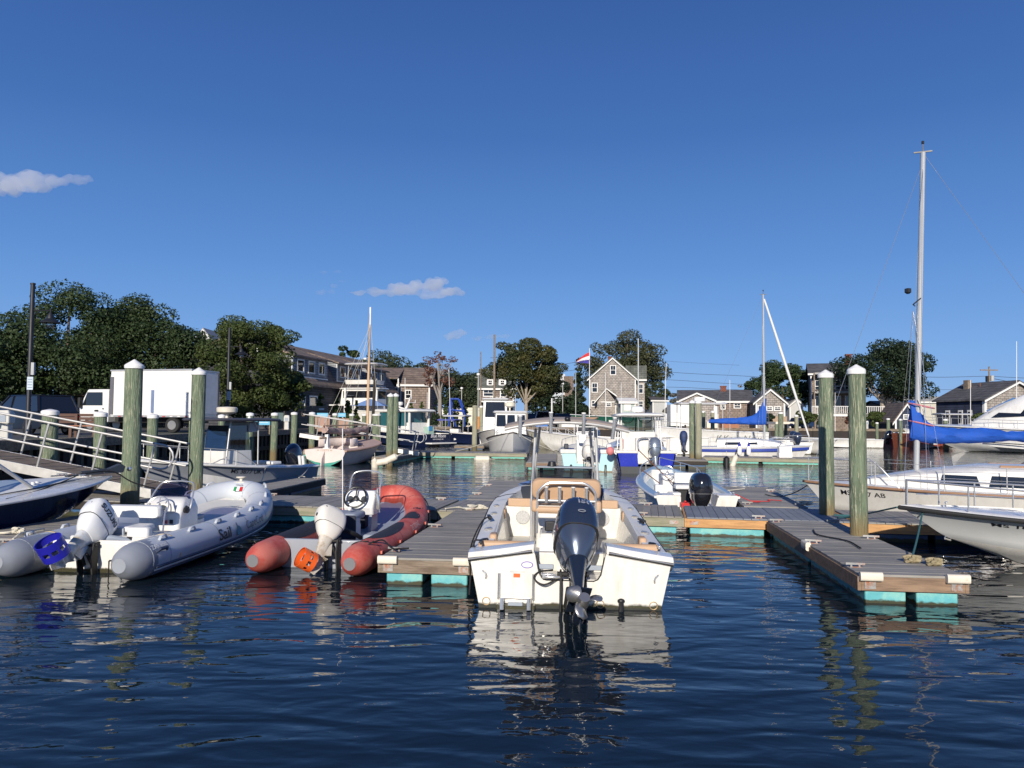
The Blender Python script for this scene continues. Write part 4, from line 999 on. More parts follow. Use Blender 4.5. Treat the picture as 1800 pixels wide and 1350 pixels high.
# red inflatable
rib_red = mat('hypalon_faded_red', (.53,.085,.06), .55, var=.10, vs=2.5, col2=(.58,.17,.13), c2s=2.5)
rib_patch = mat('dark_patch', (.022,.026,.042), .75, var=.1, vs=20)
K, kw, kp, khp = rib('faded red inflatable boat with dark patches and orange propeller guard', (-2.80,11.55), 8.0, 3.85, 1.92, .225, rib_red, rib_red, gel_grey, rise=.50, ends=.42, z0=.20, clip=1)
kpath = [Vector(p_) for p_ in kp]
def patch(r, path, i0, i1, a0, a1, rr, m_, name='tread_patch'):
    q = MB(); rings = []
    n_ = i1-i0
    for i in range(i0, i1+1):
        p_ = path[i]; t = (path[min(i+1,len(path)-1)]-path[max(i-1,0)]).normalized(); out = t.cross(Vector((0,0,1))).normalized()
        if out.dot(Vector((p_.x, p_.y-1.6, 0))) < 0: out = -out
        u = (i-i0)/n_; k = max(.12, math.sin(math.pi*(u*.9+.05))**.45); am = (a0+a1)/2; hw = (a1-a0)/2*k
        rings.append([p_+(out*math.cos(am+hw*v)+Vector((0,0,1))*math.sin(am+hw*v))*rr for v in (-1,-.6,-.2,.2,.6,1)])
    q.loft(rings, closed=False); return q.build(name, m_, r)
Nk = len(kpath)
for i0, i1 in ((7,17),(20,25),(27,32)):
    patch(K, kpath, i0, i1, R(50), R(150) if i0 != 27 else R(125), .229, rib_patch)
    patch(K, kpath, Nk-1-i1, Nk-1-i0, R(50), R(150) if i0 != 27 else R(125), .229, rib_patch)
text('lettering','Spirit',.13,mat('letter_pale',(.6,.45,.42),.6),K,(0,0,0),(0,0,0)).data
o = bpy.data.objects[-1] if False else None
for ob in list(K.children):
    if ob.name.startswith('lettering'): bpy.data.objects.remove(ob)
tube_text(K, kpath, 19, R(35), .230, 'ZODIAC', .14, mat('letter_pale',(.6,.45,.42),.6))
for i in range(6, 36, 6):
    for idx in (i, Nk-1-i):
        p_, t, n_, _ = tube_pt(kpath, idx, R(12), .235); c = p_+n_*.235
        q = MB(); q.box((0,0,0), (.03,.09,.05)); o = q.build('lifeline_patch', rib_patch if idx%2 else rib_red, K, bevel=.008); o.location = c; o.rotation_euler = (0,0,math.atan2(t.y,t.x)-math.pi/2)
q = MB(); pts = []
for i in range(8, Nk-8):
    p_, t, n_, _ = tube_pt(kpath, i, R(10-8*math.sin(i*math.pi/6)**2), .255); pts.append(p_+n_*.262)
q.tube(pts, .010, 5); q.build('lifeline', rope_b, K)
q = MB(); q.loft([[(.0+p_[0], 1.72+dy+p_[1], z) for p_ in rrect(w_, l_, .05, 4)] for z, w_, l_, dy in ((.60,.50,.34,.03),(.72,.52,.40,0),(.95,.54,.34,.06),(.99,.50,.28,.06))]); q.build('console', gel_deck, K, ang=45)
for k_ in (-.22,.17): q = MB(); q.prism([(1.55,.20),(1.95,.20),(1.92,.62),(1.62,.62)], k_, k_+.05, 'YZ'); q.build('console_leg', gel_grey, K, bevel=.01)
wheel(K, (-.03,1.47,.90), .185, black, (R(60),0,0), 3, .016)
for x in (-.14,.10):
    q = MB(); q.lathe([(.001,0),(.05,0),(.055,.02),(.001,.02)], 14, (x,1.53,.86), 'Y'); q.build('gauge', gauge, K)
q = MB(); q.add([(-.22,1.80,.99),(.26,1.80,.99),(.22,1.93,1.27),(-.18,1.93,1.27)], [(0,1,2,3)]); q.build('windscreen', glassmat('screen_brown',(.55,.42,.38),.5), K)
rail(K, [(-.26,1.78,.78),(-.25,1.80,.99),(-.20,1.94,1.28),(.24,1.94,1.28),(.29,1.80,.99),(.30,1.78,.62)], .013)
q = MB(); q.tube([(.30,1.60,.95),(.34,1.58,.80),(.33,1.6,.70)], .035, 8); q.tube([(.33,1.6,.95),(.35,1.50,1.05)], .018, 8); q.build('throttle', steel, K)
q = MB(); q.lathe([(.02,0),(.19,.02),(.24,.10),(.24,.28),(.20,.34),(.02,.36)], 20, (0,.95,.24)); q.prism([(0.6,.24),(.9,.24),(.9,.62),(.72,.66)], -.26, .26, 'YZ'); q.build('seat_pod', gel_deck, K, ang=40)
cushion(K, (0,.95,.66), (.50,.55,.12), greyvinyl, 'seat_cushion', bev=.05)
q = MB(); q.b3(-.28,.28,.62,.68,.30,.70); q.build('seat_back_panel', rib_patch, K, bevel=.03)
q = MB(); q.tube(smoothpath([(.05,0,.35),(.2,.2,.52),(.32,.4,.46),(.34,.7,.35)],5), .035, 8); q.tube(smoothpath([(.0,.1,.4),(.1,.35,.62),(.3,.3,.5)],5), .012, 6); q.build('control_cables', rubber, K)
q = MB(); q.b3(.42,.62,.55,.95,.28,.42); q.build('tackle_bag', greyvinyl, K, bevel=.03)
q = MB(); q.ball((.10,.85,.78), .035); q.build('tow_ball', white, K)
q = MB(); q.tube([(-.30,1.62,.5),(-.32,1.6,2.05)], .008, 6); q.build('whip_antenna', white, K)
q = MB(); q.b3(-.10,.0,1.9,2.1,.3,.55); q.build('battery_box', rib_patch, K, bevel=.02)
wd_eng = mat('engine_off_white', (.72,.69,.63), .3, var=.06, vs=3, coat=.3)
KE = outboard(K, (.20,-.06,.40), .66, 40, -40, wd_eng, wd_eng, mat('engine_leg_cream',(.60,.56,.48),.4,col2=(.4,.3,.2),c2s=6), black, label_='off white outboard with dark vents, tilted and turned', style=1, guard=orange_pl)
for sx in (-.14,0,.14):
    q = MB(); q.ball((sx*.66, (-.565+abs(sx)*.45)*.66, .60*.66), (.035,.022,.024), 10, 6); q.build('cowl_vent', black, KE)
q = MB(); q.ball((0,-.60*.66,.42*.66), (.02,.012,.03), 10, 6); q.build('cowl_vent', black, KE)
q = MB(); q.tube(smoothpath([(.80,-.30,.46),(.55,-.25,.40),(.45,-.3,.15),(.50,-.32,.12),(.55,-.3,.25),(.9,-.35,.47)],5), .012, 6); q.build('painter', rope_b, K)
rl = rope(None, [wl(K,(.82,-.2,.42)), wl(K,(.95,-.1,.45)), Vector((-1.62,10.6,.45)), Vector((-1.55,10.75,.42)), Vector((-1.42,10.8,.42))], .013, rope_b, 'mooring_line'); tag(rl, 'black line from the red inflatable to the dock corner cleat', 'rope')

# glued seams on both inflatables
for (bt_, pth, rad_, m_, idxs, cyc) in ((G, path, .2565, mat('seam_grey', (.36,.40,.45), .5), (7,14,20,26,32,38), 2.2), (K, kpath, .2262, mat('seam_red', (.40,.09,.07), .6), (6,13,18,26,33,38), 1.6)):
    for ii in idxs:
        for ix in ((ii, len(pth)-1-ii) if ii < 38 else (ii,)):
            pc = pth[ix]; t = (pth[ix+1]-pth[ix-1]).normalized()
            q = MB(); q.tube([pc-t*.012, pc+t*.012], rad_, 24, cap=False); q.build('glued_seam', m_, bt_, ang=60)
# ================================================================== gangways
def gangway(label, lo, L, width, az, slope, m=alu, rh=1.07, bays=6, low_loop=True):
    """lo = world point of the low end (near corner), running up towards azimuth az (deg, ccw from +X)"""
    r = root('gangway', label, 'gangway', lo, R(az)); r.rotation_euler = (0, -R(slope), R(az))
    q = MB(); q.b3(0,L,-.03,.03,-.20,.02); q.build('side_beam', m, r, bevel=.006)
    q = MB(); q.b3(0,L,width-.03,width+.03,-.20,.02); q.build('side_beam', m, r, bevel=.006)
    n = int(L/.6)
    for i in range(n):
        q = MB() if i == 0 else None
        if q: q.box((0,0,0), (.59,width-.07,.03)); gm = q.mesh('deck_board', wood_old, smooth=False)
        inst(gm, 'deck_board', r, ((i+.5)*L/n, width/2, 0))
    for y in (0, width):
        q = MB(); yy = y
        pts = [(L,yy,rh),(.15,yy,rh)]+[(.15-.28*math.sin(a), yy, rh-.28+.28*math.cos(a)) for a in np.linspace(0.2,math.pi-.2,8)]+[(.15,yy,rh-.56),(.9,yy,rh-.56),(L,yy,rh-.56)]
        q.tube(pts, .026, 8); q.tube([(.5,yy,rh-.56),(L,yy,rh-.56)], .022, 8); q.build('hand_rail', m, r)
        st = L/bays
        for i in range(bays):
            q = MB(); q.tube([(.35+i*st+.06,yy,-.15),(.35+i*st-.0,yy,rh)], .026, 8); q.build('rail_post', m, r)
    return r
gl = uz(333, 856, .52)
GW = gangway('aluminium gangway with curved handrails sloping from the quay to the dock', (-8.15, 17.95, .50), 7.6, 1.35, 180, 0, bays=6)
GW.rotation_euler = (0, R(10.6), 0); GW.scale = (-1, 1, 1)
GW.rotation_euler = (0, R(10.6), 0)
g2 = ud(737, 796, 42)
GW2 = gangway('far aluminium gangway leading down to the docks behind the catboat', (g2.x, 42, .45), 6.6, 1.2, 0, 0, bays=5)
GW2.scale = (-1,1,1); GW2.rotation_euler = (0, R(8.6), 0)

# ================================================================== more boats
def simple_rail(r, P, t0, t1, h, m=steel, inset=.06, posts=5, rad=.013, both=True, name='bow_rail', close=True):
    def pt(t, sx, dz): return (sx*max(0,(P['B']/2*half(P, t)-inset)), min(t*P['L'], P['L']-inset), zsheer(P, t)+dz)
    ts = np.linspace(t0, t1, 12); q = MB()
    if close:
        pts = [pt(t, 1, h*min(1,(t-t0)/(t1-t0)*4+.02)) for t in ts]+[pt(t, -1, h*min(1,(t-t0)/(t1-t0)*4+.02)) for t in reversed(ts)]
        q.tube(pts, rad, 6)
    else:
        for sx in (1,-1): q.tube([pt(t, sx, h*min(1,(t-t0)/(t1-t0)*4+.02)) for t in ts], rad, 6)
    for t in np.linspace(t0+(t1-t0)*.25, t1, posts):
        for sx in (1,-1): q.tube([pt(t, sx, 0), pt(t, sx, h)], rad*.85, 6)
    return q.build(name, m, r)
# ---- skiff with black outboard behind the main dock
C = boat('small white skiff with a black outboard moored behind the main dock', (4.27,17.75), .5, name='skiff')
P = dict(L=5.1,B=2.02,aft=.94,tm=.35,p=2.3,zs0=.50,zs1=.92,shp=1.7,zc0=0,zc1=.42,cw=.84,zk=.25,rake=.9,flare=.05)
hull(C,P,gel_greyblue,rub=gel_white,rubr=.03); gunwale(C,P,.16,gel_greyblue,z_in=.01); liner(C,P,.16,.16,gel_white,sole=gel_deck,tend=.88)
transom(C,P,gel_cream,notch=(.95,.22))
for sx in (-1,1):
    q=MB(); q.prism([(0,.10),(0,.50),(.30,.53),(.75,.52),(.75,.2)], sx*.50, sx*.56, 'YZ'); q.prism([(0,.44),(0,.52),(.30,.55),(.3,.47)], sx*.50, sx*.94,'YZ'); q.build('quarter_panel',gel_cream,C,bevel=.02)
    cleat(C,(sx*.86,.15,.55),0)
outboard(C,(-.0,-.05,.30),1.0,4,5,blackgloss,blackgloss,black,steel,label_='upright black outboard with a round badge',bandm=steel)
q=MB(); q.lathe([(.001,0),(.05,0),(.05,.01),(.001,.01)],16,(0,0,0),'Y'); o=q.build('round_badge',white,C); o.location=(.16,-.42,.20)
q=MB(); q.b3(-.40,.35,2.05,2.7,.16,.85); q.build('console',gel_white,C,bevel=.04)
wheel(C,(-.30,1.95,.92),.18,steel,(R(60),0,0))
cushion(C,(.02,1.15,.62),(.62,.34,.10),vinyl_w,'helm_seat'); seat_back(C,(.05,1.28,.83),.64,.26,.07,vinyl_w,'helm_backrest',rad=.04)
q=MB(); q.b3(-.24,.30,1.0,1.4,.16,.55); q.build('seat_base',rubber,C,bevel=.02)
q=MB(); q.b3(-.52,-.25,.55,.85,.16,.45); q.build('live_well',gel_white,C,bevel=.02); q=MB(); q.b3(-.52,-.25,.55,.85,.45,.53); q.build('locker_lid',vinyl_w,C,bevel=.02)
q=MB(); q.b3(-.30,-.08,.25,.5,.16,.32); q.lathe([(.02,0),(.03,.03),(.01,.05)],8,(-.19,.37,.32)); q.build('fuel_can',red_pl,C,bevel=.02)
simple_rail(C,P,.55,.97,.26,posts=3,close=False)
q=MB(); q.tube([(-.75,3.4,.9),(-.35,2.4,.55)],.012,6); q.tube([(-.9,2.9,1.45),(-.1,1.7,.55)],.012,6); q.build('fishing_rod',mat('rod_brown',(.2,.08,.03),.5),C)
q=MB(); q.b3(-.62,-.40,1.9,2.1,.16,.6); q.build('cooler',gel_deck,C,bevel=.02)
rp=rope(None,[wl(C,(.9,.1,.55)),Vector((5.45,17.6,.42)),Vector((5.7,17.7,.39)),Vector((5.55,17.9,.39)),Vector((5.95,17.85,.39)),Vector((6.05,18.2,.39)),Vector((6.3,18.0,.39))],.011,rope_r,'mooring_line'); tag(rp,'coiled red line lying on the finger dock by the skiff','rope')
# ---- grey centre console with hard top behind the gangway end
B_=boat('grey hulled centre console boat with hard top and dark windscreen, bow to the left', (-7.35,26.2), 180+27, name='centre_console_boat')
P=dict(L=6.1,B=2.25,aft=.93,tm=.4,p=2.4,zs0=.68,zs1=1.08,shp=1.7,zc0=0,zc1=.5,cw=.85,zk=.3,rake=1.0,flare=.05)
hull(B_,P,gel_grey,rub=gel_white,rubr=.035); gunwale(B_,P,.18,gel_white); liner(B_,P,.18,.25,gel_white,tend=.8); deck(B_,P,gel_deck,.78,1,name='foredeck'); transom(B_,P,gel_grey,notch=(.9,.45))
outboard(B_,(0,-.06,.55),1.0,35,20,blackgloss,blackgloss,black,black,label_='black outboard under the hard top')
q=MB(); q.loft([[(p_[0],3.0+p_[1],z) for p_ in rrect(w_,l_,.08,4)] for z,w_,l_ in ((.25,1.05,1.3),(1.25,1.0,1.15))]); q.build('console',gel_cream,B_,ang=40)
q=MB(); q.add([(-.46,3.55,1.25),(.46,3.55,1.25),(.44,3.30,2.0),(-.44,3.30,2.0)],[(0,1,2,3)]); q.add([(-.46,3.55,1.25),(-.44,3.3,2.0),(-.48,2.6,2.0),(-.48,2.5,1.25)],[(0,1,2,3)]); q.add([(.46,3.55,1.25),(.44,3.3,2.0),(.48,2.6,2.0),(.48,2.5,1.25)],[(0,1,2,3)]); q.build('windscreen',glassmat('screen_dark',(.20,.24,.28),.6),B_)
q=MB()
for sx in (-1,1):
    q.tube([(sx*.62,3.65,.3),(sx*.55,3.35,2.15)],.022,8); q.tube([(sx*.62,2.3,.3),(sx*.6,2.3,2.15)],.022,8); q.tube([(sx*.6,2.3,1.9),(sx*.62,2.5,2.15)],.018,8)
q.build('hard_top_legs',alu,B_)
q=MB(); q.loft([[(p_[0]*k,2.75+p_[1]*k,z) for p_ in rrect(1.75,2.6,.25,5)] for z,k in ((2.13,.97),(2.17,1),(2.21,.97),(2.23,.85))]); q.build('hard_top',mat('hardtop_dark',(.06,.06,.07),.4),B_)
q=MB(); q.b3(-.55,.55,2.2,2.6,1.80,2.12); q.build('electronics_box',mat('box_grey',(.4,.41,.42),.5),B_,bevel=.03)
q=MB(); q.b3(-.03,.12,2.19,2.2,1.93,1.97); q.build('logo_plate',red_pl,B_)
q=MB(); q.lathe([(.05,0),(.05,.10),(.24,.14),(.30,.18),(.31,.30),(.28,.33),(.02,.35)],18,(0,3.0,2.23)); q.build('radar_dome',mat('radome',(.66,.61,.50),.4),B_)
q=MB(); q.lathe([(.05,0),(.05,.05),(.02,.06)],10,(.3,1.8,2.23)); q.tube([(.3,1.8,2.2),(.3,1.8,2.32)],.02,6); q.build('anchor_light',white,B_)
for x_ in (-.7,-.55): 
    q=MB(); q.tube([(x_,.35,.7),(x_,.4,1.0)],.05,8); q.build('rod_holder',white,B_)
simple_rail(B_,P,.45,.97,.45,posts=4,m=alu)
cushion(B_,(0,1.3,.8),(.9,.4,.1),vinyl_w,'helm_seat'); q=MB(); q.b3(-.4,.4,1.15,1.45,.25,.75); q.build('seat_base',gel_white,B_,bevel=.02)
Mh=Matrix.Rotation(-math.atan2(1,6),4,'Z')
wrap(text('lettering','MS 3877 UK 8',.22,black_let,B_,(-P['B']/2*half(P,.52)-.004,P['L']*.50,zsheer(P,.52)-.24),(R(86),0,R(-90)),.0,bold=.003),[c for c in B_.children if c.name.startswith('hull')][0])
for a_,b_,l_ in (((-.98,.3,.78),(-6.6,24.0,.4),'stern quarter'),((1.0,.2,.75),(-6.5,24.3,.4),'far quarter'),((-1.05,2.4,.78),(-7.2,22.2,.4),'midship cleat')):
    rp=rope(None,catenary(wl(B_,a_),b_,.08),.014,rope_w,'mooring_line'); tag(rp,'white line from the grey boat '+l_+' down to the short finger dock','rope','white mooring lines of the grey boat')
# ---- navy boat bow at the left edge
V=boat('navy hulled bowrider with white deck pointing in from the left edge', (-10.55,9.95), 22, name='bowrider_boat')
P=dict(L=6.3,B=2.45,aft=.93,tm=.42,p=2.5,zs0=.72,zs1=1.02,shp=1.5,zc0=.02,zc1=.5,cw=.80,zk=.3,rake=1.4,flare=.12)
hull(V,P,gel_navy,rub=gel_white,rubr=.03); deck(V,P,gel_white,.42,1,camber=.08,name='foredeck'); gunwale(V,P,.2,gel_white,z_in=.02,tend=.5); liner(V,P,.2,.2,gel_white,tend=.42); transom(V,P,gel_navy)
q=MB(); q.loft([[(u*w_,y_,z+zz*(1-u*u)) for u in np.linspace(-1,1,9)] for y_,w_,z,zz in ((3.3,.75,.90,.16),(4.2,.62,.96,.12),(5.4,.18,1.04,.02))],closed=False); q.build('coachroof',gel_deck,V)
q=MB(); q.add([(-.95,2.6,.92),(-.55,3.5,.95),(-.5,3.2,1.45),(-.85,2.5,1.45)],[(0,1,2,3)]); q.add([(-.55,3.5,.95),(.55,3.5,.95),(.5,3.2,1.45),(-.5,3.2,1.45)],[(0,1,2,3)]); q.add([(.95,2.6,.92),(.55,3.5,.95),(.5,3.2,1.45),(.85,2.5,1.45)],[(0,1,2,3)]); q.build('windscreen',glassmat('screen_blue',(.5,.6,.7),.4),V)
q=MB()
for sx in (-1,1):
    q.tube([(sx*.95,2.6,.92),(sx*.55,3.5,.97),(sx*.5,3.2,1.47),(sx*.85,2.5,1.47)],.02,6,closed=True)
    q.tube([(sx*.62,4.15,.98),(sx*.75,2.6,2.0)],.035,8)
q.tube([(-.5,3.2,1.47),(.5,3.2,1.47)],.02,6); q.tube([(0,3.5,1.0),(0,3.2,1.47)],.015,6); q.build('windscreen_frame',alu,V)
q=MB(); q.beam((0,5.3,1.08),(0,6.55,1.10),.09,.03); q.beam((0,5.6,1.13),(0,6.50,1.16),.05,.05); q.prism([(6.1,1.13),(6.5,1.26),(6.6,1.2),(6.55,1.08),(6.1,1.08)],-.06,.06,'YZ'); q.build('anchor',mat('anchor_dark',(.10,.11,.12),.45,.6),V)
q=MB()
for i in range(11): q.ball((.0,5.0+i*.05,1.10),(.018,.03,.018),6,4)
q.build('anchor_chain',galv,V); cleat(V,(.3,5.4,1.08),R(20)); cleat(V,(-.25,5.4,1.08),R(-20))
q=MB(); q.ball((0,6.75,1.14),.05); q.build('bow_light',steel,V)
q=MB(); q.lathe([(.01,0),(.03,.01),(.035,.05),(.01,.06)],8,(.45,4.3,1.0)); q.lathe([(.01,0),(.03,.01),(.035,.05),(.01,.06)],8,(.35,4.45,1.0)); q.build('vent',gel_white,V)
bt=wl(V,(.1,6.1,1.05))
rp=rope(None,[wl(V,(.25,5.4,1.12)),wl(V,(.15,6.2,1.12)),bt.lerp(Vector((-6.9,16.85,.45)),.3),bt.lerp(Vector((-6.9,16.85,.45)),.7),(-6.9,16.85,.42)],.014,rope_b,'mooring_line'); tag(rp,'black bow line running from the navy boat past the first tall piling','rope')
rp=rope(None,catenary(wl(V,(.25,5.4,1.12)),wl(V,(1.05,3.4,.86)),.04),.010,rope_b,'mooring_line'); tag(rp,'thin black line draped along the navy boat deck','rope')
# ---- white open boat at the right (MS 18 AH)
O=boat('white open boat with steel bow rail and MS 18 AH lettering, right edge', (12.55,11.65), -84, name='open_boat', trim=R(.8))
P=dict(L=6.4,B=2.3,aft=.93,tm=.45,p=2.6,zs0=.60,zs1=.80,shp=1.6,zc0=.04,zc1=.34,cw=.80,zk=.25,rake=1.35,flare=.10)
rib_sil=mat('gelcoat_silver_reflective',(.60,.61,.60),.18,var=.04,vs=2,coat=.6)
hull(O,P,rib_sil,gel_cream,rub=rubber,rubr=.035); gunwale(O,P,.2,gel_white); liner(O,P,.2,.3,gel_white,tend=.72); deck(O,P,gel_white,.70,1,camber=.06,name='foredeck'); transom(O,P,gel_white)
q=MB(); q.tube([(P['B']/2*half(P,t)*.985+.01,t*P['L']-.1*t,zsheer(P,t)-.16) for t in np.linspace(.4,.97,14)],.012,6); q.tube([(P['B']/2*half(P,t)*.72+.04,t*P['L']*.90,.17+.20*t**2) for t in np.linspace(.2,.93,14)],.016,6); q.build('hull_strake',gel_cream,O)
simple_rail(O,P,.40,.985,.42,posts=5,rad=.016)
q=MB(); q.tube([(sx*(P['B']/2*half(P,t)-.06),t*P['L'],zsheer(P,t)+.20) for sx in (1,) for t in np.linspace(.5,.95,8)],.010,6); q.build('mid_rail',steel,O)
q=MB(); q.b3(-.5,.5,2.2,3.1,.3,1.0); q.build('console',gel_white,O,bevel=.05); q=MB(); q.b3(-.8,.8,3.6,4.1,.3,.86); q.build('seat_locker',gel_white,O,bevel=.04); q=MB(); q.b3(-.3,.3,4.0,4.02,.45,.7); q.build('vent_grille',black,O)
cleat(O,(.25,5.6,.83),R(60),steel)
q=MB(); q.tube([(0,5.62,.36),(0,5.72,.35),(.0,5.73,.31),(0,5.64,.29)],.014,6); q.build('bow_eye',steel,O)
t_=.80
wrap(text('lettering','MS 18 AH',.20,black_let,O,(-P['B']/2*half(P,t_)-.0,P['L']*t_-.15,zsheer(P,t_)-.27),(R(80),0,R(-90-20)),.0,bold=.003,align='CENTER'),[c for c in O.children if c.name.startswith('hull')][0])
rp=rope(None,catenary(wl(O,(.12,6.0,.80)),(5.35,10.35,.42),.06),.014,rope_t,'mooring_line'); tag(rp,'teal bow line from the white open boat to the finger dock','rope')
rp=rope(None,[wl(O,(0,6.45,.78)),Vector((6.3,14.2,.5)),Vector((6.2,14.7,.41)),Vector((6.5,14.9,.41)),Vector((6.3,15.1,.41)),Vector((6.75,15.0,.41)),Vector((6.4,14.75,.41))],.014,rope_t,'mooring_line'); tag(rp,'teal line piled on the main dock between the two right pilings','rope')
def coil(label, c, rad, m_, n=3, th=.018):
    pts=[]
    for i in range(n*14):
        a=2*math.pi*i/14; rr=rad*(.6+.4*math.sin(i*1.7)); pts.append((c[0]+rr*math.cos(a),c[1]+rr*.7*math.sin(a),c[2]+.015+.02*(i/14)+.01*math.sin(i*2.3)))
    q=rope(None,pts,th,m_,'rope_coil',2); tag(q,label,'rope')
rope_t2=mat('rope_tan',(.30,.25,.15),.95,var=.35,vs=25)
coil('frayed tan rope coil at the end of the right finger dock',(5.32,10.28,.36),.11,rope_t2,4,.02)
coil('second frayed tan rope coil, nearer the dock corner',(5.50,10.08,.36),.10,rope_t2,4,.02)
coil('cream rope heap on the main dock behind the cream boat',(-.72,16.1,.37),.22,rope_w,3,.014)
coil('cream rope heap on the corner of the far right finger',(6.55,17.2,.37),.14,rope_w,4,.018)
coil('white rope heap on the left finger dock',(-7.75,12.2,.37),.10,rope_w,4,.018)
rp=rope(None,[(-1.35,15.9,.39),(-1.1,16.2,.39),(-.9,15.9,.39),(-.45,16.05,.39),(0,15.85,.39),(.35,15.8,.40)],.016,rope_w,'rope'); tag(rp,'cream line lying along the main dock behind the cream boat','rope')
rp=rope(None,[(-8.5,12.0,.39),(-8.2,12.15,.39),(-7.9,12.1,.40),(-7.8,12.25,.42)],.02,rope_w,'rope'); tag(rp,'white line lying on the left finger dock','rope')
rp=rope(None,[(5.15,13.2,.385),(5.0,12.6,.385),(5.2,12.0,.385),(5.1,11.3,.385)],.012,rope_b,'rope'); tag(rp,'black line lying along the right finger dock','rope')
rp=rope(None,[(5.3,21.0,.39),(5.7,20.6,.39),(6.1,20.9,.39),(6.4,21.2,.39)],.016,rope_w,'rope'); tag(rp,'white line on the finger dock behind the skiff','rope')
# ---- sailing boats
def sloop(label, stern, heading, P, hm, cabin, mast_y, mast_h, boom_L, stripe=None, boomm=blue_canvas, mz=1.2, jib=False, wins=(), cover_h=.5, boom_z=1.05, spreader=.5, mr=.055, trimlean=0, rails=True, wood=None, cover_back=None, m2=None, name='sailing_boat', heel=0):
    s=boat(label,stern,heading,'sailing boat',name,heel=heel)
    hull(s,P,hm,m2,rub=wood or gel_white,rubr=.03,name_rub='toe_rail'); deck(s,P,gel_deck,0,1,camber=.05)
    transom(s,P,hm)
    q=MB(); rings=[]
    for (y_,w_,h_) in cabin:
        z=zsheer(P,y_/P['L'])+.02
        rings.append([(-w_,y_,z-.02),(-w_*.93,y_,z+h_*.85),(-w_*.80,y_,z+h_),(0,y_,z+h_*1.12),(w_*.80,y_,z+h_),(w_*.93,y_,z+h_*.85),(w_,y_,z-.02)])
    q.loft(rings,closed=True); q.build('cabin',hm if hm is not gel_navy else gel_white,s,ang=35)
    for (ya,yb,za,zb) in wins:
        for sx in (-1,1):
            def wd(y_):
                for (a,b) in zip(cabin,cabin[1:]):
                    if a[0]<=y_<=b[0]: u=(y_-a[0])/(b[0]-a[0]); return a[1]+(b[1]-a[1])*u, a[2]+(b[2]-a[2])*u
                return cabin[-1][1], cabin[-1][2]
            pts=[]
            for (yy,zz) in ((ya,za),(yb,za),(yb-.06,zb),(ya+.06,zb)):
                w_,h_=wd(yy); u=zz/(h_*.85); pts.append((sx*(w_*(1-.07*u)+.008),yy,zsheer(P,yy/P['L'])+zz))
            q=MB(); q.add(pts,[(0,1,2,3)]); o=q.build('cabin_window',darkglass,s)
    zb=zsheer(P,mast_y/P['L'])+mz
    q=MB(); q.tube([(0,mast_y,zb-.1),(0,mast_y+trimlean*.5,zb+mast_h*.5),(0,mast_y+trimlean,zb+mast_h)],[mr,mr,mr*.9],12,sq=(.8,1.1)); q.build('mast',mat('mast_alu',(.60,.60,.58),.4,.35,var=.04),s)
    q=MB(); q.box((0,mast_y+trimlean,zb+mast_h+.02),(.03,.38,.03)); q.tube([(0,mast_y+trimlean,zb+mast_h),(0,mast_y+trimlean,zb+mast_h+.22)],.012,6); q.lathe([(.01,.0),(.03,.01),(.03,.07),(.01,.08)],8,(0,mast_y+trimlean,zb+mast_h+.2)); q.build('masthead',black,s)
    if spreader:
        zs_=zb+mast_h*.52; q=MB(); q.tube([(-spreader,mast_y-.1,zs_+.05),(0,mast_y,zs_),(spreader,mast_y-.1,zs_+.05)],.014,6); q.build('spreader',black,s)
        q=MB(); q.lathe([(.03,0),(.07,.03),(.07,.12),(.03,.13)],8,(0,mast_y+.1,zs_+.25)); q.build('radar_reflector',black,s)
    q=MB(); top=Vector((0,mast_y+trimlean,zb+mast_h)); bw=P['B']/2
    for sx in (-1,1):
        q.tube([top,(sx*(spreader or .1),mast_y-.1,zb+mast_h*.52+.05),(sx*bw*.9,mast_y-.1,zsheer(P,.5))],.0045,4)
        q.tube([(0,mast_y,zb+mast_h*.5),(sx*bw*.88,mast_y+.35,zsheer(P,.55))],.0045,4); q.tube([(0,mast_y,zb+mast_h*.5),(sx*bw*.88,mast_y-.45,zsheer(P,.5))],.0045,4)
    q.tube([top,(0,.05,zsheer(P,0)+.1)],.004,4)
    if not jib: q.tube([top-Vector((0,0,.2)),(0,P['L']-.1,zsheer(P,1)+.05)],.0045,4)
    q.build('shrouds',steel,s)
    if jib:
        q=MB(); a=top-Vector((0,-.05,.25)); b=Vector((0,P['L']-.12,zsheer(P,1)+.5)); n=12
        q.tube([a.lerp(b,i/n) for i in range(n+1)],[.03+.045*math.sin(math.pi*min(1,.15+i/n*.75)) for i in range(n+1)],10); q.tube([b,(0,P['L']-.1,zsheer(P,1))],.012,6); q.build('furled_jib',mat('sailcloth',(.66,.66,.64),.7,var=.05,vs=6),s)
    # boom with stowed sail under its cover
    bz=zb+boom_z-mz if False else zsheer(P,mast_y/P['L'])+boom_z
    q=MB(); q.tube([(0,mast_y-.05,bz),(0,mast_y-boom_L,bz-.02)],.04,8); q.build('boom',mat('mast_alu',(.6,.6,.58),.4,.35),s)
    rings=[]; n=34
    prof=cover_back or [(0,1.15,.30),(.03,1.05,.36),(.08,.70,.42),(.14,.42,.40),(.22,.30,.36),(.35,.27,.32),(.45,.26,.30),(.55,.24,.26),(.70,.20,.22),(.85,.16,.17),(1,.12,.13)]
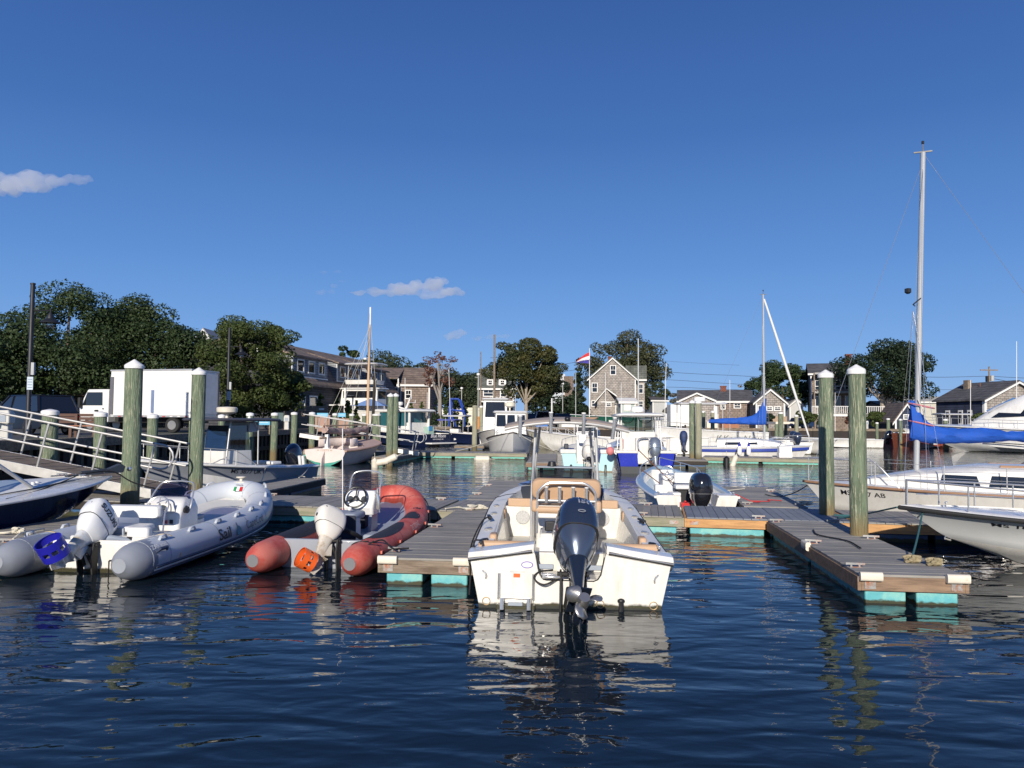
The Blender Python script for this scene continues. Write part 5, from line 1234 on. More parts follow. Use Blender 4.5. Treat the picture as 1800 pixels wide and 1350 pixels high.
    for i in range(n+1):
        u=i/n; k=0
        while k<len(prof)-2 and prof[k+1][0]<u: k+=1
        a,b=prof[k],prof[k+1]; v=min(1,max(0,(u-a[0])/(b[0]-a[0]))); hh=a[1]+(b[1]-a[1])*v; dp=a[2]+(b[2]-a[2])*v
        y_=mast_y+.10-u*(boom_L+.05); wd_=(.10+.05*math.sin(u*19)**2+.06*(1-u))
        pinch=1-.30*max(0,math.cos((u-.52)*38))**8 if .45<u<.6 else 1
        ring=[]
        for j in range(14):
            a_=2*math.pi*j/14; cz=math.sin(a_); zz=bz+.02+(hh if cz>0 else dp*.55)*cz*pinch
            xx=math.cos(a_)*wd_*pinch*(1-.55*max(0,cz))*(1+.12*math.sin(j*2.1+u*31))
            ring.append((xx,y_+.035*math.sin(j*1.9+u*23),zz+.015*math.sin(j*3+u*41)))
        rings.append(ring)
    q=MB(); q.loft(rings); q.build('sail_cover',boomm,s,ang=60)
    if rails:
        simple_rail(s,P,.72,.985,.55,posts=2,rad=.013)
        q=MB()
        for sx in (-1,1):
            for t in (.12,.28,.44,.6): q.tube([(sx*(bw*half(P,t)-.06),t*P['L'],zsheer(P,t)),(sx*(bw*half(P,t)-.06),t*P['L'],zsheer(P,t)+.55)],.011,6)
            for dz in (.54,.28): q.tube([(sx*(bw*half(P,t)-.06),t*P['L'],zsheer(P,t)+dz) for t in (.12,.28,.44,.6,.75)],.005,4)
        q.build('lifelines',steel,s)
        simple_rail(s,P,0.0,.12,.5,posts=2,rad=.012,close=False,name='stern_rail')
    return s
P=dict(L=7.0,B=2.45,aft=.72,tm=.45,p=2.1,zs0=.72,zs1=.84,shp=1.6,zc0=.0,zc1=.25,cw=.80,zk=.3,rake=.95,flare=.02)
wood_t=mat('toe_rail_wood',(.30,.17,.10),.6,var=.2,vs=6,stretch=(4,.5,4))
SL=sloop('white sloop with tall mast and bright blue sail cover, bow behind the right pilings',(13.45,15.75),-68,P,gel_cream,[(1.0,.88,.50),(1.8,.92,.54),(3.4,.88,.50),(4.6,.72,.34),(5.5,.42,.16),(6.0,.18,.04)],4.62,7.28,3.9,mz=.36,boom_z=1.15,trimlean=-.26,wood=wood_t,
   wins=[(2.65,3.35,.13,.36),(3.50,4.25,.13,.34)],spreader=.62,mr=.076,
   cover_back=[(0,.80,.24),(.035,.78,.24),(.055,.52,.30),(.085,.30,.34),(.13,.20,.35),(.18,.16,.34),(.26,.15,.32),(.34,.17,.30),(.42,.15,.25),(.47,.09,.18),(.52,.11,.22),(.62,.12,.28),(.8,.12,.28),(1,.10,.28)])
for zz in (.60,.66):
    q=MB(); q.b3(.60,.66,1.3,3.1,.78+zz*.0+.50,.78+.55); q.build('grab_rail',wood_t,SL)
    break
q=MB(); q.b3(-.66,-.60,1.3,3.1,1.28,1.33); q.build('grab_rail',wood_t,SL)
q=MB(); q.loft([[(u*.55,y_,1.32+.06*(1-u*u)+(.03 if .9<y_<2.4 else 0)) for u in np.linspace(-1,1,7)] for y_ in (.8,1.0,2.3,2.5)],closed=False); q.build('hatch_cover',gel_white,SL)
wrap(text('lettering','MS 2657 AB',.20,black_let,SL,(-P['B']/2*half(P,.83)-.002,P['L']*.83,zsheer(P,.83)-.28),(R(90),0,R(-90-20)),.0,bold=.002),[c for c in SL.children if c.name.startswith('hull')][0])
q=MB(); q.tube([(-.12,4.57,2.75),(-.2,4.47,2.5),(-.1,4.42,2.2),(0,4.52,1.95)],.012,5); q.build('halyard',rope_w,SL)
for dz in (1.45,1.85):
    q=MB(); q.tube([(.17*math.cos(a),4.57+.26*math.sin(a)-.08,zsheer(P,.5)+dz+.06*math.sin(a)) for a in np.linspace(0,2*math.pi,13)[:-1]],.016,5,closed=True); q.build('sail_tie',mat('tie_red_white',(.55,.2,.22),.8,var=.3,vs=40),SL)
rp=rope(None,catenary(wl(SL,(0,6.9,.75)),(6.4,19.5,.40),.15),.012,rope_b,'mooring_line'); tag(rp,'dark bow line from the sloop to the finger dock','rope')
# blue striped sloop
P=dict(L=7.2,B=2.4,aft=.70,tm=.45,p=2.1,zs0=.80,zs1=.98,shp=1.8,zc0=.0,zc1=.22,cw=.82,zk=.3,rake=1.0,flare=.02)
a_=pxz(1232,43.4,.5); b_=pxz(1440,41.6,.5); hd=math.degrees(math.atan2((b_-a_).x,(b_-a_).y)); P['L']=(b_-a_).length
SB=sloop('white sloop with a blue stripe, blue boom cover and furled jib behind the far dock',(a_.x,a_.y+1.1),hd,P,gel_white,[(1.2,.75,.42),(2.6,.80,.44),(3.8,.66,.34),(4.9,.35,.06)],3.75,8.3,3.05,mz=.3,boom_z=1.35,jib=True,wins=[(1.6,2.5,.12,.28),(2.8,3.4,.12,.25)],spreader=.0,mr=.07,
   cover_back=[(0,1.35,.30),(.05,1.25,.30),(.10,.80,.30),(.16,.50,.30),(.25,.33,.28),(.4,.26,.26),(.6,.22,.24),(.8,.18,.2),(1,.12,.15)])
q=MB()
for sx in (-1,1):
    q.loft([[(sx*(P['B']/2*half(P,t)*(1-.02)+.012),t*P['L'],zsheer(P,t)-.10),(sx*(P['B']/2*half(P,t)*.97+.012),t*P['L']-.02,zsheer(P,t)-.26)] for t in np.linspace(0,.985,20)],closed=False)
q.build('blue_stripe',mat('stripe_blue',(.03,.06,.32),.4),SB)
for px,lb in ((1298,'left of two white fenders with blue tops on the striped sloop'),(1314,'right of two white fenders with blue tops on the striped sloop')):
    w_=ud(px,789,42.0); fo=root('fender',lb,'fender',(w_.x,w_.y-.2,0),0,'white fenders with blue tops'); q=MB(); q.lathe([(.02,.42),(.10,.46),(.12,.55),(.12,.85),(.10,.92),(.03,.96)],12); q.build('fender_body',white,fo); q=MB(); q.lathe([(.105,.90),(.09,.96),(.03,1.02),(.01,1.2)],12); q.build('fender_cap',blue_pl,fo)
q=MB(); q.b3(-.35,.35,-.2,.2,.36,.62); q.b3(-.33,.33,-.18,.18,.62,.95); w_=ud(1378,796,41); o=q.build('dock_step',white,None,bevel=.02); o.location=(w_.x,w_.y-.1,0); tag(o,'white plastic boarding step on the dock by the blue striped sloop','step')
# catboat
P=dict(L=5.6,B=2.6,aft=.80,tm=.5,p=2.6,zs0=.60,zs1=.95,shp=1.6,zc0=.0,zc1=.3,cw=.74,zk=.25,rake=.5,flare=.0)
cpos=pxz(571,37.2,.3)
CB=boat('old white wooden catboat with pinkish coamings and furled sail, stern towards the camera',(cpos.x,cpos.y),13,'sailing boat','catboat')
pinkw=mat('paint_pinkish_white',(.70,.60,.56),.5,var=.06,vs=3); greenb=mat('bottom_green',(.05,.30,.24),.5,var=.1)
hull(CB,P,pinkw,greenb,rub=mat('coaming_wood',(.42,.27,.20),.6,var=.15),rubr=.045); deck(CB,P,mat('deck_dusty_pink',(.50,.36,.31),.7,var=.1),.45,1,camber=.06,name='foredeck'); gunwale(CB,P,.28,MATS['deck_dusty_pink'],tend=.5,z_in=.03); liner(CB,P,.28,.25,pinkw,tend=.5,taper=.85)
q=MB(); tp=[(-1.0,.62),(-1.02,.50),(-.90,.25),(-.55,.08),(0,.0),(.55,.08),(.90,.25),(1.02,.50),(1.0,.62),(.5,.67),(0,.68),(-.5,.67)]; q.prism(tp,-.04,.03,'XZ'); q.build('transom',pinkw,CB,ang=25)
q=MB(); q.prism([(-.9,.26),(-.55,.08),(0,-.12),(.55,.08),(.9,.26),(.5,.14),(0,.08),(-.5,.14)],-.046,-.042,'XZ'); q.build('boot_top',greenb,CB)
q=MB(); q.prism([(-.42,-.2),(-.38,.25),(-.12,.52),(.0,.58),(.0,-.2)],-.02,.02,'YZ'); q.build('rudder',MATS['paint_pinkish_white'],CB)
text('lettering','W. COSETTE W',.11,mat('letter_gold',(.35,.25,.18),.5),CB,(0,-.045,.60),(R(90),0,0),.002)
q=MB(); rings=[]
for u in np.linspace(-1,1,15): rings.append([(u*.85,1.0+2.2*math.sqrt(max(0,1-u*u))*.9,.72),(u*.83,1.0+2.15*math.sqrt(max(0,1-u*u))*.9,1.05)])
q.loft(rings,closed=False); o=q.build('coaming',pinkw,CB); sm=o.modifiers.new('t','SOLIDIFY'); sm.thickness=.03
q=MB(); q.ball((.6,1.7,.9),(.05,.05,.05)); q.build('compass',black,CB)
q=MB(); q.tube([(0,5.0,.9),(0,5.0,3.6),(.05,5.0,6.95)],[.075,.07,.04],10); q.build('mast',mat('mast_varnished',(.55,.36,.20),.5,var=.08),CB)
q=MB(); q.tube([(.05,5.0,6.2),(.05,5.0,7.0)],.045,8); q.build('mast_tip',white,CB)
q=MB(); rings=[]
for i in range(15):
    u=i/14; y_=4.8-u*4.9; z=1.45-.12*math.sin(u*3.1); rr=.13+.04*math.sin(i*2.3)
    rings.append([(rr*1.1*math.cos(a)*(1+.2*math.sin(a*3+i)),y_,z+rr*math.sin(a)) for a in np.linspace(0,2*math.pi,11)[:-1]])
q.loft(rings); q.build('furled_sail',mat('sail_pinkish',(.42,.30,.26),.9,var=.4,vs=7,bump=.8,bs=8,bdist=.05),CB,ang=60)
q=MB(); q.tube([(0,4.9,1.15),(0,-.6,1.10)],.04,8); q.tube([(0,4.9,1.62),(0,-.3,1.58)],.03,8); q.build('boom',MATS['mast_varnished'],CB)
q=MB()
for (a,b) in (((-.9,4.6,.9),(.04,5,6.5)),((.9,4.6,.9),(.04,5,6.5)),((0,5.5,.95),(.04,5,6.8)),((0,-.2,1.6),(.05,5,6.1)),((-.4,1.5,1.6),(.05,5,5.8)),((.0,.9,1.6),(.05,5,5.6))): q.tube([a,b],.008,4)
q.build('rigging',rope_w,CB)
q=MB(); q.b3(-.08,.08,.1,.3,.65,1.25); q.b3(-.15,.15,.05,.35,.62,.7); q.build('boom_crutch',white,CB,bevel=.02)
CB.scale=(1.03,1.0,1.2)
# fenders on the finger beside it
def fender(label,p,L=.55,r_=.12,rot=(0,0,0),m_=whitedirty,grp=None):
    o=root('fender',label,'fender',p,0,grp); o.rotation_euler=rot; q=MB(); q.lathe([(.02,-L/2-.05),(.05,-L/2-.02),(r_,-L/2+.06),(r_,L/2-.06),(.05,L/2+.02),(.02,L/2+.06)],12); q.build('fender_body',m_,o); q=MB(); q.tube([(0,0,L/2+.03),(0,0,L/2+.3)],.012,5); q.build('fender_line',rope_w,o)
for px,py,rt,lb in ((659,820,(R(10),0,0),'upright dirty white fender at the end of the catboat finger'),(671,812,(0,R(80),0),'middle dirty white fender lying along the catboat finger'),(686,807,(0,R(65),0),'right dirty white fender on the catboat finger corner')):
    w_=ud(px,py,35.8); fender(lb,w_,.7,.16,rt,grp='dirty white fenders by the catboat')
w_=ud(848,807,43.6); fender('worn peach fender under the far dock beam',w_,.85,.2,(0,R(90),0))
w_=ud(1290,812,39.4); fender('yellowed fender leaning on the far dock right of its black one',w_,.7,.14,(0,R(20),0))
w_=ud(1277,812,39.4); fender('black fender hanging on the far right dock',w_,.5,.16,(0,0,0),black)
# ---- pale blue skiff, cobalt boat
sp=pxz(1034,33.7,.1)
A_=boat('pale blue centre console boat with an off white outboard, stern on',(sp.x,sp.y),3,name='centre_console_boat')
P=dict(L=6.2,B=2.45,aft=.95,tm=.4,p=2.4,zs0=.78,zs1=1.1,shp=1.7,zc0=.0,zc1=.5,cw=.84,zk=.3,rake=1.0,flare=.05)
hull(A_,P,gel_sky,rub=gel_white,rubr=.03); gunwale(A_,P,.22,gel_white); liner(A_,P,.22,.3,gel_white,tend=.85)
q=MB(); q.prism([(-1.02,-.1),(-1.18,.86),(-.56,.86),(-.48,.35),(.48,.35),(.56,.86),(1.18,.86),(1.02,-.1)],-.03,.05,'XZ'); q.build('transom',gel_sky,A_,bevel=.02)
for sx in (-1,1):
    q=MB(); q.b3(sx*.53,sx*1.22,-.08,.35,.80,.98); q.build('quarter_cap',gel_cream,A_,bevel=.03); q=MB(); q.b3(sx*.85,sx*1.05,.5,.9,.98,1.2); q.build('rod_box',MATS['dash_dark'] if sx<0 else vinyl_w,A_,bevel=.04)
    q=MB(); q.b3(sx*.55,sx*1.0,1.2,2.6,.35,.95); q.build('side_cushion',mat('cushion_navy_blue',(.03,.05,.22),.6),A_,bevel=.03)
    q=MB(); q.tube([(sx*.75,-.04,.30),(sx*.75,-.10,.2),(sx*.72,-.12,-.1)],.05,6); q.build('trim_tab',black,A_)
q=MB(); q.b3(-.48,.48,0,.3,.3,.42); q.build('engine_sill',gel_cream,A_,bevel=.03)
outboard(A_,(-.06,-.02,.5),1.12,58,12,wd_eng,wd_eng,wd_eng,black,style=1,label_='large off white outboard tilted up',)
q=MB(); q.b3(-.45,.55,2.1,3.1,.3,1.35); q.build('console',gel_white,A_,bevel=.05)
q=MB(); q.tube([(-.42,2.15,1.3),(-.40,2.2,2.05),(.50,2.2,2.05),(.52,2.15,1.3)],.028,8); q.tube([(-.40,2.2,1.72),(.50,2.2,1.72)],.02,8); q.tube([(-.40,2.2,1.95),(.50,2.2,1.95)],.02,8); q.build('grab_frame',white,A_)
q=MB(); q.add([(-.36,2.2,1.75),(.46,2.2,1.75),(.46,2.2,2.0),(-.36,2.2,2.0)],[(0,1,2,3)]); q.build('windscreen',MATS['screen_dark'],A_)
seat_back(A_,(-.2,1.7,1.45),.35,.5,.1,vinyl_w,'helm_seat',rad=.08)
simple_rail(A_,P,.45,.98,.4,posts=4,m=alu)
sp=pxz(1136,32.8,.1)
D_=boat('cobalt blue walkaround boat with white hard top and silver outboard, stern on',(sp.x,sp.y),2,name='cuddy_boat')
P=dict(L=7.2,B=2.7,aft=.94,tm=.4,p=2.3,zs0=.86,zs1=1.35,shp=1.7,zc0=.0,zc1=.55,cw=.84,zk=.35,rake=1.1,flare=.06)
hull(D_,P,gel_cobalt,gel_grey,rub=gel_white,rubr=.04); gunwale(D_,P,.25,gel_white); liner(D_,P,.25,.4,gel_cream,tend=.45); deck(D_,P,gel_white,.45,1,camber=.1,name='foredeck')
for k_ in (-1,1): q=MB(); q.prism([(k_*1.1,.30),(k_*1.22,.90),(k_*.38,.90),(k_*.34,.30)],-.03,.05,'XZ'); q.build('transom_panel',gel_cobalt,D_,bevel=.01)
q=MB(); q.prism([(-1.02,-.2),(-1.1,.30),(1.1,.30),(1.02,-.2)],-.025,.05,'XZ'); q.build('bottom_paint',mat('antifoul_dark',(.06,.065,.07),.7),D_)
for sx in (-1,1):
    q=MB(); q.b3(sx*.36,sx*1.30,-.06,.28,.86,.98); q.build('quarter_cap',gel_cream,D_,bevel=.03)
    q=MB(); q.tube([(sx*1.0,.5,.95),(sx*1.02,.45,1.5)],.075,8); q.build('hull_side_pad',gel_cream,D_)
for bx in ((-.40,.15,.25,.7,.4,1.5),(-.75,.8,2.8,3.4,.4,1.75)): q=MB(); q.b3(*bx); q.build('cockpit_unit',gel_cream,D_,bevel=.04)
outboard(D_,(.33,-.06,.62),1.12,22,0,mat('engine_silver',(.30,.34,.39),.25,.6,var=.05,coat=.5),None,mat('engine_silver_leg',(.33,.36,.40),.3,.5),black,label_='silver outboard')
q=MB()
for sx in (-1,1):
    for (a,b) in (((sx*1.0,2.2,.95),(sx*.92,2.3,2.48)),((sx*.95,3.8,1.3),(sx*.85,3.6,2.48)),((sx*.88,2.2,.95),(sx*.80,2.3,2.48))): q.tube([a,b],.028,8)
    for z in np.linspace(1.2,2.3,6): q.tube([(sx*.98,2.22,z),(sx*.86,2.22,z)],.014,6)
q.build('hard_top_ladder_legs',white,D_)
q=MB(); q.loft([[(p_[0]*k,2.95+p_[1]*k,z-.06*(p_[0]/1.1)**2) for p_ in rrect(2.25,2.5,.35,6)] for z,k in ((2.48,.96),(2.53,1),(2.60,.98),(2.64,.85))]); q.build('hard_top',gel_cream,D_,ang=50)
q=MB(); q.add([(-.85,3.7,1.6),(.85,3.7,1.6),(.8,3.4,2.45),(-.8,3.4,2.45)],[(0,1,2,3)]); q.build('windscreen',glassmat('screen_green',(.45,.52,.50),.5),D_)
q=MB(); q.tube([(0,3.68,1.6),(0,3.4,2.45)],.03,6)
for cx_ in (-.42,.42): q.tube([(cx_+.32*math.cos(a),3.4,2.42+.28*math.sin(a)) for a in np.linspace(math.pi,2*math.pi,9)],.018,6)
q.build('windscreen_struts',black,D_)
q=MB(); q.lathe([(.02,0),(.30,.01),(.32,.10),(.28,.24),(.02,.28)],18,(.05,3.3,2.66)); q.build('radar_dome',white,D_)
q=MB(); q.b3(-.95,-.86,.9,1.0,1.0,1.45); q.build('fire_extinguisher',red_pl,D_,bevel=.03)
q=MB(); q.tube(smoothpath([(-.32,-.05,1.05),(-.35,.0,1.35),(-.2,.05,1.5),(.45,.1,1.52)],5),.035,8); q.build('stern_rail',steel,D_)
q=MB(); q.tube([(.0,-.1,1.3),(.95,-2.3,-.1)],.01,4)
for k in range(14):
    a=k*.45; 
fo=ud(1078,790,31.8)
pk=root('fender','pink ball fender between the pale blue and cobalt boats','fender',(fo.x,fo.y+1.0,0)); q=MB(); q.ball((0,0,.95),(.17,.17,.19)); q.build('fender_body',mat('pink_fender',(.65,.2,.2),.6),pk)
# ---- bow-on lobster boat
sp=pxz(892,55.5,.1)
E_=boat('small grey hulled lobster boat with white cabin, bow towards the camera',(sp.x,sp.y),180-3,name='lobster_boat')
P=dict(L=7.5,B=3.1,aft=.9,tm=.45,p=2.0,zs0=.9,zs1=1.5,shp=1.8,zc0=.0,zc1=.3,cw=.88,zk=.4,rake=.35,flare=.02)
hull(E_,P,mat('hull_pale_grey',(.66,.65,.63),.35,var=.04),rub=mat('rub_brown',(.10,.08,.07),.6),rubr=.04); deck(E_,P,gel_white,0,1,camber=.08)
def cabin_box(r,x0,x1,y0,y1,z0,z1,m_,name='cabin',win=(),lean=.12,mw=None,roof=None,over=.12,front=1):
    q=MB(); q.loft([[(x0,y0,z0),(x1,y0,z0),(x1,y1,z0),(x0,y1,z0)],[(x0+.05,y0,z1),(x1-.05,y0,z1),(x1-.05,y1-lean,z1),(x0+.05,y1-lean,z1)]]); q.build(name,m_,r,bevel=.04)
    if roof:
        q=MB(); q.loft([[(p_[0]*k,(y0+y1-lean)/2+p_[1]*k,z) for p_ in rrect(x1-x0+2*over,y1-y0+2*over,.2,4)] for z,k in ((z1,.98),(z1+.06,1),(z1+.13,.92))]); q.build('cabin_roof',roof,r,ang=40)
    return r
cabin_box(E_,-1.0,1.0,2.6,5.6,1.1,1.55,gel_white,'trunk_cabin')
cabin_box(E_,-1.05,1.05,2.0,4.3,1.2,2.75,gel_white,'wheelhouse',roof=gel_white)
for x0,x1 in ((-.98,-.42),(-.30,.25),(.32,.95)):
    q=MB(); q.add([(x0,4.325,1.85),(x1,4.325,1.85),(x1-.03,4.215,2.6),(x0+.03,4.215,2.6)],[(0,1,2,3)]); q.build('cabin_window',darkglass,E_)
q=MB(); q.lathe([(.05,0),(.06,.25),(.36,.36),(.38,.60),(.02,.62)],18,(0,3.0,2.85)); q.build('radar_dome',MATS['radome'],E_)
simple_rail(E_,P,.7,.98,.3,posts=3,m=alu)
wrap(text('lettering','MS 5142 X',.2,black_let,E_,(-.80,6.55,1.22),(R(90),0,R(180+38)),.0,bold=.003),[c for c in E_.children if c.name.startswith('hull')][0])
for sx in (-1,1):
    rp=rope(None,catenary(wl(E_,(sx*.25,7.2,1.45)),(sp.x-sx*3.0,45.3,.4),.1),.016,rope_w,'mooring_line'); tag(rp,'white bow line of the small lobster boat, '+('left' if sx>0 else 'right')+' side','rope')
# navy lobster yacht with transom name
sp=pxz(770,65.5,.3)
BM=boat('navy lobster yacht with white pilothouse, stern towards the camera',(sp.x,sp.y),-52,name='lobster_yacht')
P=dict(L=10.5,B=3.5,aft=.94,tm=.5,p=2.4,zs0=1.05,zs1=1.75,shp=1.9,zc0=.0,zc1=.7,cw=.84,zk=.4,rake=1.2,flare=.08)
hull(BM,P,gel_navy,rub=gel_white,rubr=.05); deck(BM,P,gel_white,.25,1,camber=.08); transom(BM,P,gel_navy); gunwale(BM,P,.3,gel_white,tend=.3); liner(BM,P,.3,.5,gel_white,tend=.28)
q=MB(); q.b3(-1.55,1.55,-.75,0,.22,.34); q.build('swim_platform',gel_white,BM,bevel=.03)
for x0,x1 in ((-1.25,-1.1),(1.1,1.25)):
    for y_ in (2.2,4.4): q=MB(); q.b3(x0,x1,y_,y_+.18,1.0,2.95); q.build('cabin_pillar',gel_white,BM,bevel=.02)
q=MB(); q.b3(-1.25,1.25,2.6,6.2,1.1,1.7); q.loft([[(-1.2,5.0,1.7),(1.2,5.0,1.7),(1.1,7.6,1.7),(-1.1,7.6,1.7)],[(-1.1,5.0,1.95),(1.1,5.0,1.95),(.9,7.2,1.95),(-.9,7.2,1.95)]]); q.build('cabin',gel_white,BM,bevel=.05)
tealglass=mat('teal_window',(.03,.12,.14),.1,coat=1)
q=MB(); q.b3(-1.2,1.2,2.7,6.0,1.7,2.9); q.build('cabin_glazing',tealglass,BM)
q=MB(); q.b3(-1.22,1.22,2.4,2.6,1.0,2.0); q.build('aft_bulkhead',gel_white,BM,bevel=.02)
q=MB(); q.loft([[(p_[0]*k,4.2+p_[1]*k,z) for p_ in rrect(2.9,5.6,.5,6)] for z,k in ((2.92,.97),(3.0,1),(3.12,.97),(3.2,.8))]); q.build('cabin_roof',gel_white,BM,ang=40)
q=MB(); q.lathe([(.05,0),(.05,.1),(.32,.25),(.36,.38),(.34,.52),(.02,.55)],16,(.0,4.8,3.3)); q.tube([(0,4.0,3.1),(0,3.6,3.8),(0,3.4,4.2)],.09,8); q.tube([(0,3.9,3.15),(0,4.8,3.35)],.08,6); q.tube([(0,3.5,3.75),(.7,3.5,3.75),(.7,3.5,4.0)],.03,6); q.build('radar_mast',gel_white,BM)
cushion(BM,(.4,1.5,1.25),(.7,.6,.8),mat('cushion_mint',(.35,.5,.42),.6),'deck_seat'); cushion(BM,(.3,1.2,1.5),(.4,.1,.4),mat('cushion_blue',(.05,.25,.5),.6),'throw_pillow')
text('lettering','Blue Moon',.42,mat('letter_silver',(.6,.58,.6),.4),BM,(0,-.012,.88),(R(90),0,0),.004,shear=.3,bold=.006); text('lettering','NEW HARBOR, MA',.15,MATS['letter_silver'],BM,(0,-.012,.60),(R(90),0,0),.004)
# ---- generic distant boats
def gboat(label, px, Y, hd, L, B, hm, zs=(.8,1.2), top=None, cab=None, eng=None, ttop=None, rails=True, name='moored_boat', dz=0, hm2=None, m_deck=None):
    sp=pxz(px,Y,.5); r=boat(label,(sp.x,sp.y),hd,name=name); r.location.z=dz
    P=dict(L=L,B=B,aft=.93,tm=.42,p=2.3,zs0=zs[0],zs1=zs[1],shp=1.7,zc0=.0,zc1=zs[1]*.42,cw=.82,zk=.35,rake=L*.14,flare=.07)
    hull(r,P,hm,hm2,rub=gel_white,rubr=.035,n=16); transom(r,P,hm); gunwale(r,P,.2,gel_white,n=16); liner(r,P,.2,.35,gel_white,tend=.55,n=14); deck(r,P,m_deck or gel_white,.52,1,n=16,name='foredeck')
    if cab:
        y0,y1,h=cab; z=zs[0]*.6; cabin_box(r,-B*.33,B*.33,y0,y1,z,zs[1]+h,gel_white,roof=gel_white,lean=.35)
        for sx in (-1,1):
            q=MB(); q.b3(sx*(B*.33-.02),sx*(B*.33+.008),y0+.2,y1-.5,zs[1]+h*.45,zs[1]+h*.88); q.build('cabin_window',darkglass,r)
        q=MB(); q.b3(-B*.26,B*.26,y0-.012,y0+.02,zs[1]+h*.40,zs[1]+h*.88); q.build('cabin_window',darkglass,r)
        q=MB(); q.add([(-B*.27,y1-.10,zs[1]+h*.40),(B*.27,y1-.10,zs[1]+h*.40),(B*.25,y1-.30,zs[1]+h*.92),(-B*.25,y1-.30,zs[1]+h*.92)],[(0,1,2,3)]); q.build('windscreen',darkglass,r)
    if ttop:
        y0,y1,z,m_=ttop; q=MB()
        for sx in (-1,1):
            for y_ in (y0+.3,y1-.3): q=MB(); q.tube([(sx*B*.26,y_,.5),(sx*B*.25,y_,z)],.03,6); q.build('top_leg',alu,r)
        q=MB(); q.loft([[(p_[0]*k,(y0+y1)/2+p_[1]*k,zz-.12*(p_[0]/(B*.4))**2) for p_ in rrect(B*.8,y1-y0,.25,4)] for zz,k in ((z,.97),(z+.06,1),(z+.12,.9))]); q.build('top',m_,r,ang=50)
        q=MB(); q.b3(-.35,.35,(y0+y1)/2-.3,(y0+y1)/2+.6,.35,1.4); q.build('console',gel_white,r,bevel=.04)
    if eng:
        for ex in eng[1]: outboard(r,(ex,-.06,zs[0]*.8),1.1,eng[2] if len(eng)>2 else 10,0,eng[0],eng[0],eng[0],black)
    if rails: simple_rail(r,P,.55,.98,.4,posts=4,m=alu,rad=.016)
    return r,P
dkblue_e=mat('engine_dark_navy',(.02,.03,.06),.2,var=.05,coat=.8)
gboat('white centre console with navy hull and twin dark outboards tilted up, stern right',858,73,-72,6.5,2.6,gel_navy,(.95,1.35),ttop=(2.0,4.4,2.7,gel_white),eng=(dkblue_e,(-.35,.35),45))
gboat('white open boat with a purple blue bimini behind the navy lobster yacht',830,78,-70,6.5,2.4,gel_white,(.9,1.2),ttop=(1.5,3.6,2.3,mat('bimini_purple',(.12,.14,.45),.8)))
r_,P_=gboat('work boat with a tall white wheelhouse and orange rust behind the small lobster boat',872,66,180,8,3.0,mat('hull_offwhite',(.6,.58,.55),.5),(1.0,1.6),cab=(2.4,4.8,2.3))
gboat('cream sided skiff behind the far centre dock, right part hidden by the T-top',1045,60,-60,6.0,2.4,mat('hull_cream_yellow',(.55,.52,.42),.5,var=.1),(1.0,1.5),eng=(gel_white,(0,),30))
gboat('white pilothouse boat with tan canvas behind the cobalt boat',1100,56,-80,6.5,2.5,gel_white,(1.0,1.5),ttop=(2.0,4.0,2.5,tan))
gboat('white open boat with a navy outboard left of the paired pilings',1196,52,8,6.5,2.5,gel_white,(.9,1.3),eng=(mat('engine_navy_canvas',(.02,.04,.12),.6),(.2,),20))
gboat('white boat with teal windscreen at the floats far right of centre',1186,72,-35,6.5,2.5,gel_white,(1.0,1.4),ttop=(2.0,3.8,2.5,gel_white))
r_,P_=gboat('white fishing boat reading If Knot Now on its side, behind the striped sloop',1342,56,-88,8.0,2.9,gel_white,(1.5,1.9),ttop=(2.8,6.4,3.6,gel_white))
text('lettering','If Knot Now',.62,mat('letter_script',(.10,.10,.09),.5),r_,(-1.36,2.2,1.05),(R(90),0,R(-90)),.004,shear=.35)
q=MB(); q.lathe([(.02,0),(.42,.02),(.44,.3),(.02,.34)],14,(0,4.6,3.72)); q.build('radar_dome',white,r_)
gboat('white small boat with a navy outboard in front of the boat house pilings',1398,58,170,5.2,2.3,gel_white,(.9,1.1),eng=(dkblue_e,(0,),10),rails=False)
r_,P_=gboat('white runabout with navy outboard beside the boat house pilings, stern on',1402,54,3,5.5,2.3,gel_white,(.85,1.1),eng=(dkblue_e,(-.1,),12),rails=False)
gboat('long low white workboat below the white deck railing',1545,70,-85,8.5,2.4,gel_white,(.75,.9),rails=False)
gboat('dark red skiff with a black outboard left of the varnished boat',1562,73,80,5.0,2.2,mat('hull_dark_red',(.18,.02,.03),.4),(.8,1.0),eng=(blackgloss,(0,),48),rails=False)
gboat('varnished brown wooden boat with white deck behind the sail mast',1584,70,80,6.0,2.8,mat('hull_varnish',(.28,.07,.03),.25,var=.2,vs=2,stretch=(5,.6,5),coat=.8),(1.35,1.6),rails=True)
gboat('white boat hauled close to the shop wall behind the blue sail cover',1760,74,-85,9,3.0,gel_white,(1.2,1.7),rails=True,ttop=(3,6,3.2,gel_white))
gboat('white centre console with hard top near the boat ramp, far centre',1010,82,-60,6.5,2.5,gel_white,(1.0,1.4),ttop=(2,4,2.5,gel_white))
gboat('small white boat with blue hull stripe at the far left floats',735,88,-70,6.5,2.5,gel_white,(1.0,1.4),ttop=(2,4,2.4,ltblue_canvas))
# green hull on the shore
gboat('large dark green hull propped on the shore before the shingled house',1125,99,-92,9,3.4,mat('hull_green',(.012,.10,.07),.45,var=.08),(1.4,1.7),dz=1.4,rails=False)
gboat('white boat on stands in the yard right of the striped sloop mast',1700,92,70,9,3.0,gel_white,(1.3,1.9),dz=1.7,rails=True,cab=(2.5,5.0,1.1))
